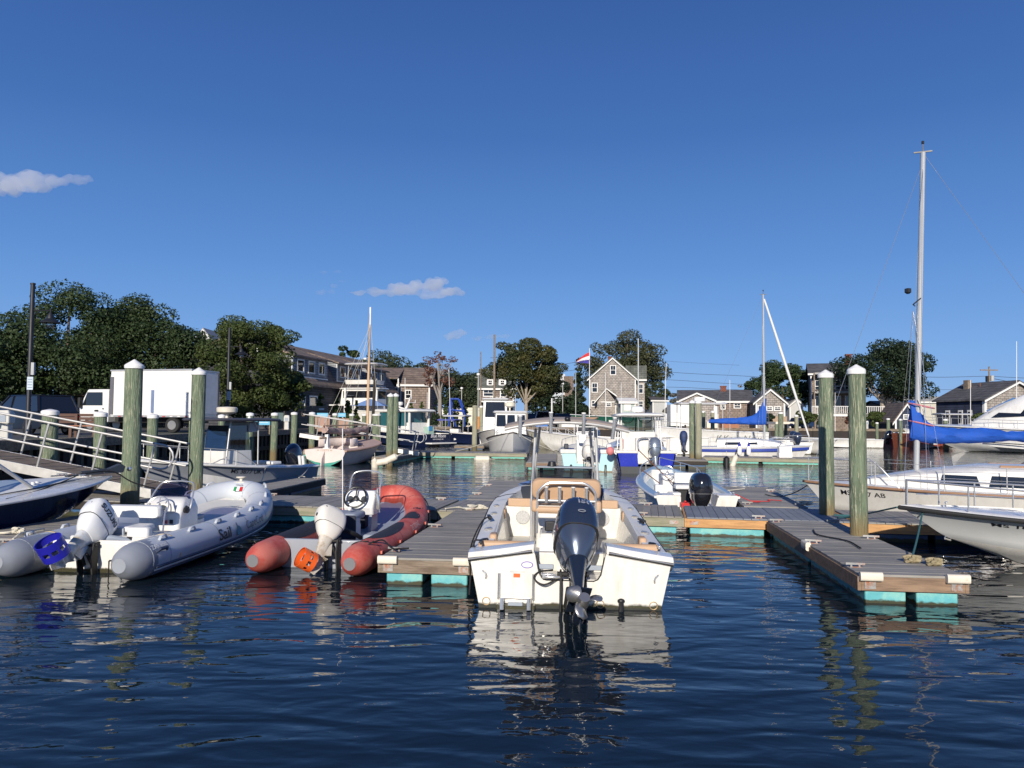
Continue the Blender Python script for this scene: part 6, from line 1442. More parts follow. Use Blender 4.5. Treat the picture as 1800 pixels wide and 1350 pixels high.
# ---- white motor yacht at the right
sp0=pxz(1618,65,.8)
Y_=boat('large white motor yacht with sloping dark windows at the right edge',(23.5+17*.0+sp0.x+13.4-23.5, 54.6),-60,name='motor_yacht')
hx=Vector((sp0.x,65))-Vector((sp0.x+13.0,55.2)); Y_.location=(sp0.x+13.0,55.2,0); Y_.rotation_euler[2]=-math.atan2(hx.x,hx.y)
P=dict(L=hx.length,B=4.6,aft=.92,tm=.45,p=2.3,zs0=1.6,zs1=2.15,shp=1.4,zc0=.1,zc1=.8,cw=.84,zk=.4,rake=2.4,flare=.08)
hull(Y_,P,gel_white,rub=gel_white,rubr=.05); deck(Y_,P,gel_white,0,1,camber=.25)
q=MB(); rings=[]
for (y_,w_,z1_) in ((2.0,1.9,4.9),(5.6,1.95,4.9),(8.8,1.8,4.5),(10.9,1.5,3.5),(12.4,1.0,2.4)):
    z=zsheer(P,y_/P['L']); rings.append([(-w_,y_,z),(-w_*.92,y_,z+(z1_-z)*.75),(-w_*.7,y_,z1_),(0,y_,z1_+.12),(w_*.7,y_,z1_),(w_*.92,y_,z+(z1_-z)*.75),(w_,y_,z)])
q.loft(rings); q.build('superstructure',gel_white,Y_,ang=50)
q=MB()
q.add([(-1.93,4.6,2.75),(-1.88,8.0,2.8),(-1.76,7.6,3.6),(-1.80,5.6,4.05)],[(0,1,2,3)]); q.build('side_window',darkglass,Y_)
q=MB(); q.add([(-1.84,8.5,2.85),(-1.53,11.0,2.75),(-1.36,10.1,3.45),(-1.66,8.6,3.95)],[(0,1,2,3)]); q.add([(-1.30,11.2,3.10),(0,11.5,3.30),(0,9.6,4.36),(-1.2,9.4,4.22)],[(0,1,2,3)]); q.add([(1.30,11.2,3.10),(0,11.5,3.30),(0,9.6,4.36),(1.2,9.4,4.22)],[(0,1,2,3)]); o=q.build('front_window',darkglass,Y_); 
simple_rail(Y_,P,.35,.985,.65,posts=9,m=alu,rad=.02)
q=MB(); q.add([(-1.4,2.5,4.9),(-1.3,5.0,4.9),(-1.2,4.6,5.4),(-1.3,2.5,5.4)],[(0,1,2,3)]); q.build('flybridge_screen',MATS['screen_dark'],Y_)
q=MB(); q.tube([(-2.3,.5,.55),(-2.25,8,.62),(-1.5,11.5,.8)],.04,6); q.build('boot_stripe',black,Y_)
# masts of boats behind
def pole(label,px,Y,ytop,ybot,wpx,m_,cat='pole',name='pole',lean=0):
    b=ud(px,ybot,Y); t=ud(px+lean,ytop,Y); q=MB(); r0=wpx/2/F_PX*Y
    q.tube([(0,0,0),((t-b).x*.5,0,(t-b).z*.5),((t-b).x,0,(t-b).z)],[r0,r0*.9,r0*.7],8); o=q.build(name,m_,None); o.location=b; tag(o,label,cat); return o
alu_m=MATS['mast_alu']
pole('bare white mast in front of the shingled house right corner',1122,70,595,760,2.6,alu_m,'mast','mast')
pole('thin white antenna left of the shingled house door',1065,60,655,745,1.2,white,'antenna','whip_antenna',-1)
pole('thin white antenna right of the shingled house',1168,62,638,745,1.2,white,'antenna','whip_antenna',3)
pole('weathered wooden pole in front of the grey dormer house',869,88,588,750,4.4,wood_old,'pole','wooden_pole')
pole('thin dark pole left of the grey dormer house',845,90,618,750,2.4,wood_old,'pole','wooden_pole')
pole('rusty pole beside the white wheelhouse',883,68,700,742,2.2,mat('rust_pole',(.2,.09,.05),.8),'pole','steel_pole')
pole('white post with a blue lamp beside the white van',970,75,700,780,3.2,white,'post','steel_post')
pole('long thin whip antenna on the open boat behind the left T-top leg',792,80,650,745,1.0,white,'antenna','whip_antenna',-3)

for px_,Y_p,yt_,w_p,lb_ in ((712,66,664,1.2,'thin white antenna on the navy lobster yacht'),(751,70,690,1.0,'short thin antenna right of the yacht radar'),(906,58,694,1.0,'thin white antenna behind the small lobster boat'),(1012,72,655,1.4,'grey mast left of the flag pole'),(1092,52,672,1.0,'thin antenna above the cobalt boat hard top'),(1283,60,668,1.0,'thin antenna left of the striped sloop mast'),(1468,76,690,1.0,'thin mast between the right pilings'),(1706,68,668,1.2,'thin white mast behind the blue sail cover'),(1787,60,600,1.2,'long white antenna on the motor yacht')):
    pole(lb_,px_,Y_p,yt_,758,w_p,white if 'grey' not in lb_ else alu_m,'antenna' if 'mast' not in lb_.split()[1:3] else 'mast','whip_antenna' if 'antenna' in lb_ else 'mast')
# ================================================================== materials for the shore
def shinglemat(name, c1, c2, sc=1.0, rough=.9, bw=.35, rh=.16):
    m=bpy.data.materials.new(name); m.use_nodes=True; nt=m.node_tree; N=nt.nodes; L=nt.links; b=N['Principled BSDF']; b.inputs['Roughness'].default_value=rough
    tc=N.new('ShaderNodeTexCoord'); sp=N.new('ShaderNodeSeparateXYZ'); L.new(tc.outputs['Object'],sp.inputs[0])
    ad=N.new('ShaderNodeMath'); L.new(sp.outputs[0],ad.inputs[0]); L.new(sp.outputs[1],ad.inputs[1]); cb=N.new('ShaderNodeCombineXYZ'); L.new(ad.outputs[0],cb.inputs[0]); L.new(sp.outputs[2],cb.inputs[1])
    br=N.new('ShaderNodeTexBrick'); br.inputs['Scale'].default_value=sc; br.inputs['Brick Width'].default_value=bw; br.inputs['Row Height'].default_value=rh; br.inputs['Mortar Size'].default_value=.018
    br.inputs['Color1'].default_value=(*c1,1); br.inputs['Color2'].default_value=(*c2,1); br.inputs['Mortar'].default_value=(*[x*.35 for x in c1],1); L.new(cb.outputs[0],br.inputs['Vector'])
    nz=N.new('ShaderNodeTexNoise'); nz.inputs['Scale'].default_value=1.3; nz.inputs['Detail'].default_value=6; L.new(tc.outputs['Object'],nz.inputs['Vector'])
    mr=N.new('ShaderNodeMapRange'); mr.inputs[1].default_value=.3; mr.inputs[2].default_value=.7; mr.inputs[3].default_value=.72; mr.inputs[4].default_value=1.3; L.new(nz.outputs['Fac'],mr.inputs[0])
    hs=N.new('ShaderNodeHueSaturation'); L.new(mr.outputs[0],hs.inputs['Value']); L.new(br.outputs['Color'],hs.inputs['Color']); L.new(hs.outputs[0],b.inputs['Base Color'])
    bp=N.new('ShaderNodeBump'); bp.inputs['Strength'].default_value=.7; bp.inputs['Distance'].default_value=.03; L.new(br.outputs['Fac'],bp.inputs['Height']); bp.invert=True; L.new(bp.outputs[0],b.inputs['Normal'])
    MATS[name]=m; return m
sh_grey=shinglemat('shingle_weathered',(.30,.27,.245),(.36,.32,.285),rh=.28,bw=.5)
sh_brown=shinglemat('shingle_brown',(.21,.165,.14),(.26,.20,.165),rh=.28,bw=.5)
sh_dark=shinglemat('siding_dark_grey',(.055,.055,.065),(.07,.07,.08),rh=.22,bw=3)
sh_lgrey=shinglemat('siding_light_grey',(.25,.26,.28),(.28,.29,.31),rh=.22,bw=3)
sh_navy_and_shade=shinglemat('siding_navy_and_shade',(.03,.04,.075),(.04,.05,.09),rh=.25,bw=3)
rf_grey=shinglemat('roof_asphalt_grey',(.085,.082,.088),(.11,.105,.108),rh=.3,bw=.9)
rf_brown=shinglemat('roof_asphalt_brown',(.18,.135,.11),(.22,.165,.13),rh=.3,bw=.9)
rf_green=shinglemat('roof_grey_green',(.12,.13,.115),(.14,.15,.13),rh=.3,bw=.9)
brickm=shinglemat('chimney_brick',(.24,.08,.05),(.30,.11,.07),rh=.12,bw=.3)
trim=mat('trim_white',(.74,.73,.70),.6,var=.04)
def window(r,x0,x1,z0,z1,y=-.02,grid=True,tm=None,fw=.12):
    q=MB(); q.b3(x0-fw,x1+fw,y-.05,y,z1,z1+fw); q.b3(x0-fw,x1+fw,y-.07,y,z0-fw,z0); q.b3(x0-fw,x0,y-.05,y,z0,z1); q.b3(x1,x1+fw,y-.05,y,z0,z1)
    if grid:
        zm=(z0+z1)/2; q.b3(x0,x1,y-.035,y-.005,zm-.035,zm+.035); xm=(x0+x1)/2; q.b3(xm-.02,xm+.02,y-.03,y-.005,zm,z1)
    w=q.build('window',tm or trim,r,smooth=False)
    p=MB(); p.b3(x0,x1,y-.004,y+.015,z0,z1); p.build('pane',darkglass,w,smooth=False); return w
def house(label,pxl,pxr,Y,ye,yr,depth,wall,roof,kind='gable_front',rz=0,over=.35,chim=None,wins=(),name='house',cat='house',doors=(),trimw=.16,zb=None):
    s=Y/F_PX; pc=(pxl+pxr)/2; base=pxz(pc,Y,QZ); r=root(name,label,cat,base,rz); w=(pxr-pxl)*s/math.cos(rz)
    hz=proj(base)[1]; 
    def Z(py): return (hz-py)*s
    def Xl(px): return (px-pc)*s
    e=Z(ye); t=Z(yr); hw=w/2
    q=MB()
    if kind=='gable_front':
        q.prism([(-hw,-.5),(hw,-.5),(hw,e),(0,t),(-hw,e)],0,depth,'XZ'); q.build('wall',wall,r,smooth=False)
        sl=(t-e)/hw
        for sx in (-1,1):
            q=MB(); xo=sx*(hw+over); zo=e-sl*over; q.prism([(0,t+.04),(xo,zo+.04),(xo,zo+.20),(0,t+.22)],-over,depth+over,'XZ'); q.build('roof',roof,r,smooth=False)
            q=MB(); q.prism([(0,t-.20),(xo,zo-.18),(xo,zo+.035),(0,t+.035)],-over-.04,-over+.04,'XZ'); q.build('rake_board',trim,r,smooth=False)
            q=MB(); q.b3(sx*hw-.09*sx-.09,sx*hw-.09*sx+.09,-.03,.0,-.5,e); q.build('corner_board',trim,r,smooth=False)
    elif kind=='gable_side':
        q.prism([(0,-.5),(depth,-.5),(depth,e),(depth/2,t),(0,e)],-hw,hw,'YZ'); q.build('wall',wall,r,smooth=False)
        sl=(t-e)/(depth/2)
        for k in (0,1):
            y0=-over if k==0 else depth+over; z0=e-sl*over; q=MB(); q.prism([(depth/2,t+.04),(y0,z0+.04),(y0,z0+.18),(depth/2,t+.22)],-hw-over,hw+over,'YZ'); q.build('roof',roof,r,smooth=False)
        q=MB(); q.b3(-hw-over,hw+over,-over-.04,-over+.02,e-sl*over-.14,e-sl*over+.10); q.build('fascia',trim,r,smooth=False)
        for sx in (-1,1): q=MB(); q.b3(sx*hw-.09*sx-.09,sx*hw-.09*sx+.09,-.03,.0,-.5,e-.1); q.build('corner_board',trim,r,smooth=False)
    for (a,b,c,d) in wins: window(r,Xl(a),Xl(b),Z(d),Z(c))
    for (a,b,c,d) in doors: q=MB(); q.b3(Xl(a),Xl(b),-.06,-.0,Z(d),Z(c)); q.build('door',trim,r,bevel=.01)
    if chim:
        a,b,c,dd,yy=chim; q=MB(); q.b3(Xl(a),Xl(b),yy,yy+.7,Z(dd)-1.2,Z(c)); q.b3(Xl(a)-.06,Xl(b)+.06,yy-.06,yy+.76,Z(c)-.15,Z(c)); q.build('chimney',brickm,r,smooth=False)
    return r,Xl,Z
r_,X_,Z_=house('shingled grey house with tall gable, white trim and red chimney, left of centre right',1036,1117,125,665,629,10,sh_grey,rf_green,chim=(1070,1077,622,640,5),rz=R(-6),wins=[(1073.5,1081.5,643,658),(1041.5,1049.5,674,689),(1041,1049,705,714)],name='shingled_house')
q=MB(); q.b3(X_(1118),X_(1134),1.5,8,-.5,Z_(668)); q.build('side_wing_wall',sh_grey,r_,smooth=False)
q=MB(); q.prism([(X_(1100),Z_(645)),(X_(1137),Z_(645)),(X_(1137),Z_(668)),(X_(1117.6),Z_(668))],1.1,1.35,'XZ'); q.prism([(X_(1100),Z_(645)+.02),(X_(1137),Z_(645)+.02),(X_(1137),Z_(645)+.3),(X_(1100),Z_(645)+.3)],1.1,8.2,'XZ'); q.build('side_wing_roof',rf_green,r_,smooth=False)
q=MB(); q.b3(X_(1117),X_(1137),1.0,1.3,Z_(669),Z_(666)); q.build('side_wing_fascia',trim,r_,smooth=False)
window(r_,X_(1124),X_(1130),Z_(690),Z_(675),y=1.48); window(r_,X_(1124),X_(1130),Z_(716),Z_(705),y=1.48)
q=MB(); pw0,pw1,pp=X_(1050),X_(1082),X_(1066); q.prism([(pw0,-.5),(pw1,-.5),(pw1,Z_(707)),(pp,Z_(686)),(pw0,Z_(707))],-2.0,-.02,'XZ'); q.build('porch_wall',sh_grey,r_,smooth=False)
for a,b in ((pw0-.5,Z_(709)),(pw1+.1,Z_(697))):
    q=MB(); q.prism([(pp,Z_(685)),(a,b),(a,b+.22),(pp,Z_(683))],-2.3,-.03,'XZ'); q.build('porch_roof',rf_green,r_,smooth=False); q=MB(); q.prism([(pp,Z_(685.5)),(a,b-.12),(a,b+.12),(pp,Z_(683.5))],-2.38,-2.31,'XZ'); q.build('porch_rake_board',trim,r_,smooth=False)
q=MB(); q.b3(X_(1056),X_(1082),-2.1,-2.03,Z_(708),Z_(706.5)); q.b3(X_(1081),X_(1082.5),-2.1,-2.03,0,Z_(707)); q.build('porch_trim',trim,r_,smooth=False)
window(r_,X_(1066),X_(1073),Z_(714.5),Z_(709.5),y=-2.02,grid=True)
house('pale greenish shed with white door in front of the shingled house',1091,1117,118,707,701,4,mat('wall_pale_green',(.42,.48,.46),.7),trim,'gable_side',name='shed',cat='shed',wins=[],doors=[(1097,1109,709,722)])
r_,X_,Z_=house('low grey shingled cottage with dark roof and red chimney',1197,1317,105,705,686,9,sh_brown,rf_grey,'gable_side',chim=(1268.5,1278.5,676,686,3.8),rz=R(-13),wins=[(1268,1273.5,709,718.5),(1290,1299.5,710,716.5)],doors=[(1256,1263,714,738)],name='cottage')
q=MB(); g0,g1,gp=X_(1199),X_(1255.5),X_(1226); q.prism([(g0,-.5),(g1,-.5),(g1,Z_(705)),(gp,Z_(692.5)),(g0,Z_(705))],-1.6,3,'XZ'); q.build('gable_wall',sh_grey,r_,smooth=False)
for a,b in ((g0-.25,Z_(706)),(g1+.25,Z_(706))):
    q=MB(); q.prism([(gp,Z_(692.3)),(a,b),(a,b+.2),(gp,Z_(690.3))],-1.9,3,'XZ'); q.build('gable_roof',rf_grey,r_,smooth=False); q=MB(); q.prism([(gp,Z_(693.6)),(a,b-.14),(a,b+.12),(gp,Z_(691.0))],-1.98,-1.91,'XZ'); q.build('gable_rake_board',trim,r_,smooth=False)
for a in (g0,g1): q=MB(); q.b3(a-.08,a+.08,-1.66,-1.6,-.5,Z_(706)); q.build('corner_board',trim,r_,smooth=False)
r_,X_,Z_=house('small grey shingled boat house with a wide white window',1330,1379,98,706,684.5,6,sh_grey,rf_grey,name='boat_house',cat='shed',rz=R(-10),wins=[(1349,1357,716,721),(1362,1371,716,721)])
window(r_,X_(1334.5),X_(1340),Z_(722),Z_(714),grid=False)
q=MB(); q.b3(-2.0,2.0,-.06,-.0,Z_(745),Z_(732)); q.build('foundation',mat('foundation_tan',(.38,.27,.18),.8),r_)
# tall three storey house with decks
r_,X_,Z_=house('tall dark shingled house with balconies behind the right pilings',1431,1512,112,656,636,11,sh_brown,rf_grey,'gable_side',rz=R(-19),chim=(1490,1500,619,634,3.5),name='tall_house')
for (a,b) in ((688,692),(656,659)):
    q=MB(); q.b3(X_(1434),X_(1512),-2.2,-.02,Z_(b),Z_(a)); q.build('balcony_floor',mat('deck_paint',(.36,.35,.34),.7),r_,smooth=False)
for z_ in (686,680): 
    q=MB(); q.b3(X_(1434),X_(1512),-2.2,-2.12,Z_(z_)-.04,Z_(z_)+.04); q.build('balcony_rail',trim if z_==680 else wood_old,r_)
for px in (1434,1466,1500): q=MB(); q.b3(X_(px)-.08,X_(px)+.08,-2.2,-2.05,0,Z_(656)); q.build('balcony_post',wood_old,r_)
for a in (1437,1453,1470,1486): window(r_,X_(a),X_(a+7),Z_(715),Z_(697),grid=False); window(r_,X_(a),X_(a+7),Z_(684),Z_(669),grid=False)
dk=root('deck_platform','raised white railed deck below the tall dark house','deck',pxz(1528,100,QZ)); s_=100/F_PX
q=MB(); q.b3(-7.4,7.2,0,3,(746-723)*s_,(746-719)*s_); q.build('deck_floor',trim,dk)
q=MB(); q.b3(-7.4,7.2,-.03,.03,(746-706)*s_,(746-705)*s_); q.b3(-7.4,7.2,-.03,.03,(746-718)*s_,(746-717.5)*s_); q.build('deck_rail',trim,dk)
q=MB(); x=-7.4; q.box((0,0,0),(.07,.05,.86)); bal=q.mesh('baluster',trim,smooth=False)
while x<7.2: inst(bal,'baluster',dk,(x,0,(746-711.5)*s_)); x+=.24
for x in (-7,-2.5,2.5,7): q=MB(); q.b3(x-.1,x+.1,0,.2,0,(746-719)*s_); q.build('deck_post',wood_old,dk)
# shop on the right
r=root('shop','grey shingled shop with dark roof, white corner trim and a hanging sign','building',(52.3,85,QZ),R(10)); 
hw=4.1; e,t=3.55,5.55
q=MB(); q.prism([(0,-.5),(2*hw,-.5),(2*hw,e),(hw,t),(0,e)],0,.3,'XZ'); q.build('front_wall',sh_grey,r,smooth=False)
q=MB(); q.prism([(0,-.5),(2*hw,-.5),(2*hw,e),(hw,t),(0,e)],.3,7.5,'XZ'); q.build('wall',sh_navy_and_shade,r,smooth=False)  # shade of the unlit side wall painted in with the dark navy
for sx in (-1,1):
    xo=hw+sx*(hw+.35); q=MB(); q.prism([(hw,t+.03),(xo,e-.14),(xo,e+.02),(hw,t+.2)],-.4,7.8,'XZ'); q.build('roof',rf_grey,r,smooth=False); q=MB(); q.prism([(hw,t-.18),(xo,e-.36),(xo,e-.12),(hw,t+.04)],-.46,-.40,'XZ'); q.build('rake_board',trim,r,smooth=False)
q=MB(); q.b3(-.04,.22,-.04,.0,-.5,e-.1); q.b3(-.06,-.0,.0,.3,-.5,e-.1); q.build('corner_board',trim,r,smooth=False)
q=MB(); q.b3(2.1,4.4,-.10,-.02,2.75,3.35); sg=q.build('shop_sign',mat('sign_pale',(.55,.53,.48),.6),r); text('lettering','CRUISING',.42,mat('letter_slate',(.12,.14,.15),.6),sg,(3.45,-.12,3.02),(R(90),0,0),.01)
q=MB(); q.b3(1.1,1.35,-.06,-.0,0,2.3); q.b3(1.35,4.5,-.06,-.0,2.1,2.3); q.build('door_frame',trim,r); q=MB(); q.b3(1.35,4.5,-.03,-.0,0,2.1); q.build('shop_window',darkglass,r)
q=MB(); q.b3(2.4,2.9,5.2,5.9,4.3,6.0); q.build('chimney',wood_old,r,smooth=False); q=MB(); q.tube([(3.0,4.0,4.9),(3.0,4.0,5.6)],.05,6); q.build('vent_pipe',mat('pipe_rust',(.2,.08,.05),.7),r)
for y_ in (2.2,3.6,5.6):
    q=MB(); q.b3(-.05,-.0,y_-.35,y_+.35,.6 if y_!=3.6 else 0,2.4); q.build('side_window' if y_!=3.6 else 'side_door',trim,r); q=MB(); q.b3(-.07,-.05,y_-.2,y_+.2,.9,2.2); q.build('side_pane',darkglass,r)
# gambrel building on the left
near=Vector((-18.9,62)); far=Vector((-14.4,85)); dv=far-near; az=math.atan2(dv.y,dv.x)
r=root('apartment_building','long grey building with brown gambrel roof and paired dormer windows','building',(near.x,near.y,QZ),az)
Lb=dv.length+4
prof=[(-.5,3.7),(1.2,6.15),(4.2,7.65),(7.2,6.15),(8.9,3.7)]
q=MB(); q.prism([(0,-.5),(8.4,-.5),(8.4,3.9),(7.1,6.0),(4.2,7.5),(1.3,6.0),(0,3.9)],0,Lb,'YZ'); q.build('wall',sh_dark,r,smooth=False)
for a,b in zip(prof,prof[1:]):
    q=MB(); q.prism([a,b,(b[0],b[1]+.16),(a[0],a[1]+.16)],-.4,Lb+.3,'YZ'); q.build('roof',rf_brown,r,smooth=False)
for x0,x1 in ((2.2,9.2),(11.2,17.5),(19.5,24.5)):
    q=MB(); q.prism([(-.05,4.45),(2.6,4.45),(2.6,7.0),(-.05,6.15)],x0,x1,'YZ'); q.build('dormer',sh_lgrey,r,smooth=False)
    q=MB(); q.prism([(-.4,6.10),(2.9,7.12),(2.9,7.25),(-.4,6.25)],x0-.3,x1+.3,'YZ'); q.build('dormer_roof',rf_brown,r,smooth=False)
    q=MB(); q.b3(x0-.05,x0+.15,-.12,-.05,4.45,6.1); q.b3(x0,x1,-.10,-.05,4.40,4.52); q.build('dormer_trim',trim,r,smooth=False)
    n=3 if x1-x0>5.5 else 2
    for i in range(n): xc=x0+(i+.75)*(x1-x0)/(n+.4); window(r,xc-.55,xc+.55,4.95,5.85,y=-.06,grid=False); 
for xc in (4.0,6.4,12.5,16): window(r,xc-.7,xc+.7,1.4,2.8,y=-.02,grid=False)
q=MB(); q.prism([(-.52,3.62),(1.2,6.05),(4.2,7.55),(4.2,7.85),(1.1,6.35),(-.6,3.8)],-.47,-.41,'YZ'); q.build('rake_board',trim,r,smooth=False)
q=MB(); q.b3(9,15,-2.0,-.02,2.1,2.2); q.build('balcony',trim,r); q=MB(); q.b3(9,15,-2.0,-1.95,3.05,3.1); q.build('balcony_rail',alu,r)
for x in (9,15): q=MB(); q.b3(x-.1,x+.1,-2.0,-1.85,0,3.7); q.build('balcony_post',trim,r)
# brown roofed building
r_,X_,Z_=house('brown roofed shingled building with a covered balcony, left of the bare tree',702,755,92,675,645,9,sh_brown,rf_brown,'gable_side',name='shingled_building',cat='building',wins=[(713,721,687,700)])
q=MB(); q.b3(X_(640),X_(702),1.2,8,-.5,Z_(666)); q.build('wing_wall',sh_dark,r_,smooth=False)
q=MB(); q.prism([(-1.0,Z_(667)),(4.6,Z_(645)+.02),(4.6,Z_(645)+.2),(-1.0,Z_(665))],X_(636),X_(701),'YZ'); q.build('wing_roof',rf_brown,r_,smooth=False)
q=MB(); q.b3(X_(660),X_(701),-1.0,1.15,Z_(683),Z_(681)); q.build('balcony_floor',trim,r_)
q=MB(); q.b3(X_(660),X_(688),-1.0,-.95,Z_(681),Z_(672)); q.build('balcony_panel',mat('panel_brown_grey',(.14,.11,.10),.8),r_)
for px in (663,675,701): q=MB(); q.b3(X_(px)-.07,X_(px)+.07,-1.0,-.86,0,Z_(666)); q.build('balcony_post',trim,r_)
q=MB(); q.b3(X_(696),X_(701),.9,1.18,Z_(680),Z_(667)); q.build('door',trim,r_)
# small dormer house
r_,X_,Z_=house('grey dormer house with green grey roof and front deck behind the wooden poles',843,903,108,681,648,8,sh_brown,rf_green,'gable_side',name='dormer_house',wins=[(850,866,686,696),(880,889,686,697)])
for a,b in ((855,867),(876,889)):
    q=MB(); q.b3(X_(a),X_(b),.1,3.2,Z_(677),Z_(666)); q.build('dormer',trim,r_); q=MB(); q.b3(X_(a)-.2,X_(b)+.2,-.1,3.4,Z_(666),Z_(664.5)); q.build('dormer_roof',rf_green,r_); window(r_,X_((a+b)/2-3),X_((a+b)/2+3),Z_(676),Z_(669),y=.08)
q=MB(); q.b3(X_(845),X_(909),-3,-.05,Z_(708),Z_(705.5)); q.b3(X_(862),X_(909),-3,-2.93,Z_(700),Z_(699)); q.build('front_deck',trim,r_)
for px in range(864,910,6): q=MB(); q.b3(X_(px)-.05,X_(px)+.05,-3,-2.9,Z_(705),Z_(699)); q.build('deck_post',wood_old,r_)
for px in (846,875,905): q=MB(); q.b3(X_(px)-.1,X_(px)+.1,-2.9,-2.7,0,Z_(706)); q.build('deck_leg',wood_old,r_)
house('grey roofed porch house right of the shingled house',1147,1172,135,704,697,8,mat('wall_offwhite',(.45,.46,.46),.8),rf_grey,'gable_side',name='porch_house',cat='house')
house('small dark blue shed with steep brown roof behind the varnished boat',1575,1613,90,738,710,7,sh_navy_and_shade,rf_brown,name='shed',cat='shed',rz=R(-10),wins=[(1590,1596,730,736)])
house('low grey green building behind the deck tree',1555,1600,115,716,706,8,mat('wall_white_low',(.5,.5,.5),.8),rf_green,'gable_side',name='low_building',cat='building')
house('long pale warehouse roof seen behind the sail mast',1600,1690,150,707,697,14,mat('wall_cream_low',(.5,.47,.4),.8),mat('roof_cream',(.50,.47,.38),.7,var=.08),'gable_side',name='warehouse',cat='building')
house('small white house behind the boat house tree',1388,1412,120,712,702,6,mat('wall_white_low',(.5,.5,.5),.8),mat('roof_pale_grey',(.32,.32,.33),.8),name='small_house')
r_,X_,Z_=house('white building with a faded blue mural between the trees',963,992,170,674,657,8,mat('wall_mural',(.55,.58,.62),.7,var=.05,col2=(.12,.25,.5),c2s=.35,c2lo=.55,c2hi=.6),trim,'gable_side',name='mural_building',cat='building')
q=MB(); q.b3(X_(992),X_(1008),0,8,0,Z_(661)); q.build('annex_wall',rf_brown,r_,smooth=False)
r_,X_,Z_=house('pale roof of a house peeking over the left trees',340,368,95,596,579,9,mat('wall_pale_peek',(.5,.5,.5),.8),mat('roof_pale_grey',(.32,.32,.33),.8),name='house_in_trees')
# ================================================================== trees
def leafmat(name,c1,c2,tr=.25):
    m=bpy.data.materials.new(name); m.use_nodes=True; nt=m.node_tree; N=nt.nodes; L=nt.links; b=N['Principled BSDF']; b.inputs['Roughness'].default_value=.55; b.inputs['Specular IOR Level'].default_value=.3
    g=N.new('ShaderNodeTexCoord'); nz=N.new('ShaderNodeTexNoise'); nz.inputs['Scale'].default_value=.55; nz.inputs['Detail'].default_value=5; nz.inputs['Roughness'].default_value=.75; L.new(g.outputs['Object'],nz.inputs['Vector'])
    cr=N.new('ShaderNodeValToRGB'); cr.color_ramp.elements[0].position=.35; cr.color_ramp.elements[1].position=.68; cr.color_ramp.elements[0].color=(*c1,1); cr.color_ramp.elements[1].color=(*c2,1); L.new(nz.outputs['Fac'],cr.inputs[0]); L.new(cr.outputs[0],b.inputs['Base Color'])
    t=N.new('ShaderNodeBsdfTranslucent'); L.new(cr.outputs[0],t.inputs[0]); mx=N.new('ShaderNodeMixShader'); mx.inputs[0].default_value=tr; L.new(b.outputs[0],mx.inputs[1]); L.new(t.outputs[0],mx.inputs[2]); L.new(mx.outputs[0],N['Material Output'].inputs[0]); return m
lf_dark=leafmat('leaf_locust',(.028,.050,.019),(.062,.090,.030)); lf_mid=leafmat('leaf_mid',(.042,.068,.018),(.10,.12,.034)); lf_warm=leafmat('leaf_autumn_tinge',(.035,.058,.020),(.11,.095,.030)); lf_ever=leafmat('leaf_evergreen',(.018,.035,.018),(.04,.06,.028)); lf_cyp=leafmat('leaf_arborvitae',(.045,.08,.014),(.09,.13,.028)); lf_far=leafmat('leaf_far',(.035,.055,.028),(.075,.09,.045)); lf_red=leafmat('leaf_reddish',(.12,.05,.035),(.20,.10,.07))
bark=mat('bark',(.13,.095,.07),.9,var=.35,vs=4,bump=.8,bs=10,stretch=(2,2,.5),bdist=.05); bark_pale=mat('bark_pale',(.33,.28,.22),.9,var=.2,vs=4)
def leaves(rng,blobs,n,size,name,m_,flat=.0,asp=1.6):
    C=np.array([b[:3] for b in blobs]); Rr=np.array([b[3:6] for b in blobs]); wgt=(Rr.prod(1))**(2/3); wgt/=wgt.sum()
    idx=rng.choice(len(blobs),n,p=wgt); d=rng.normal(size=(n,3)); d/=np.linalg.norm(d,axis=1)[:,None]
    rad=rng.uniform(.55,1.06,n)**.6; pos=C[idx]+d*Rr[idx]*rad[:,None]
    nr=d*.8+rng.normal(size=(n,3))*.55+np.array([0,0,.35]); nr/=np.linalg.norm(nr,axis=1)[:,None]
    a=np.cross(nr,rng.normal(size=(n,3))); a/=np.linalg.norm(a,axis=1)[:,None]; b=np.cross(nr,a)
    sz=size*rng.uniform(.55,1.35,n)[:,None]; b=b*sz/asp; a=a*sz
    V=np.stack([pos-a*.5,pos+b*.5-a*.05,pos+a*.5,pos-b*.5-a*.05],1).reshape(-1,3).astype(np.float32)
    me=bpy.data.meshes.new(name); me.vertices.add(4*n); me.vertices.foreach_set('co',V.ravel()); me.loops.add(4*n); me.loops.foreach_set('vertex_index',np.arange(4*n,dtype=np.int32)); me.polygons.add(n); me.polygons.foreach_set('loop_start',np.arange(0,4*n,4,dtype=np.int32)); me.polygons.foreach_set('loop_total',np.full(n,4,dtype=np.int32)); me.materials.append(m_); me.update(calc_edges=True); return me
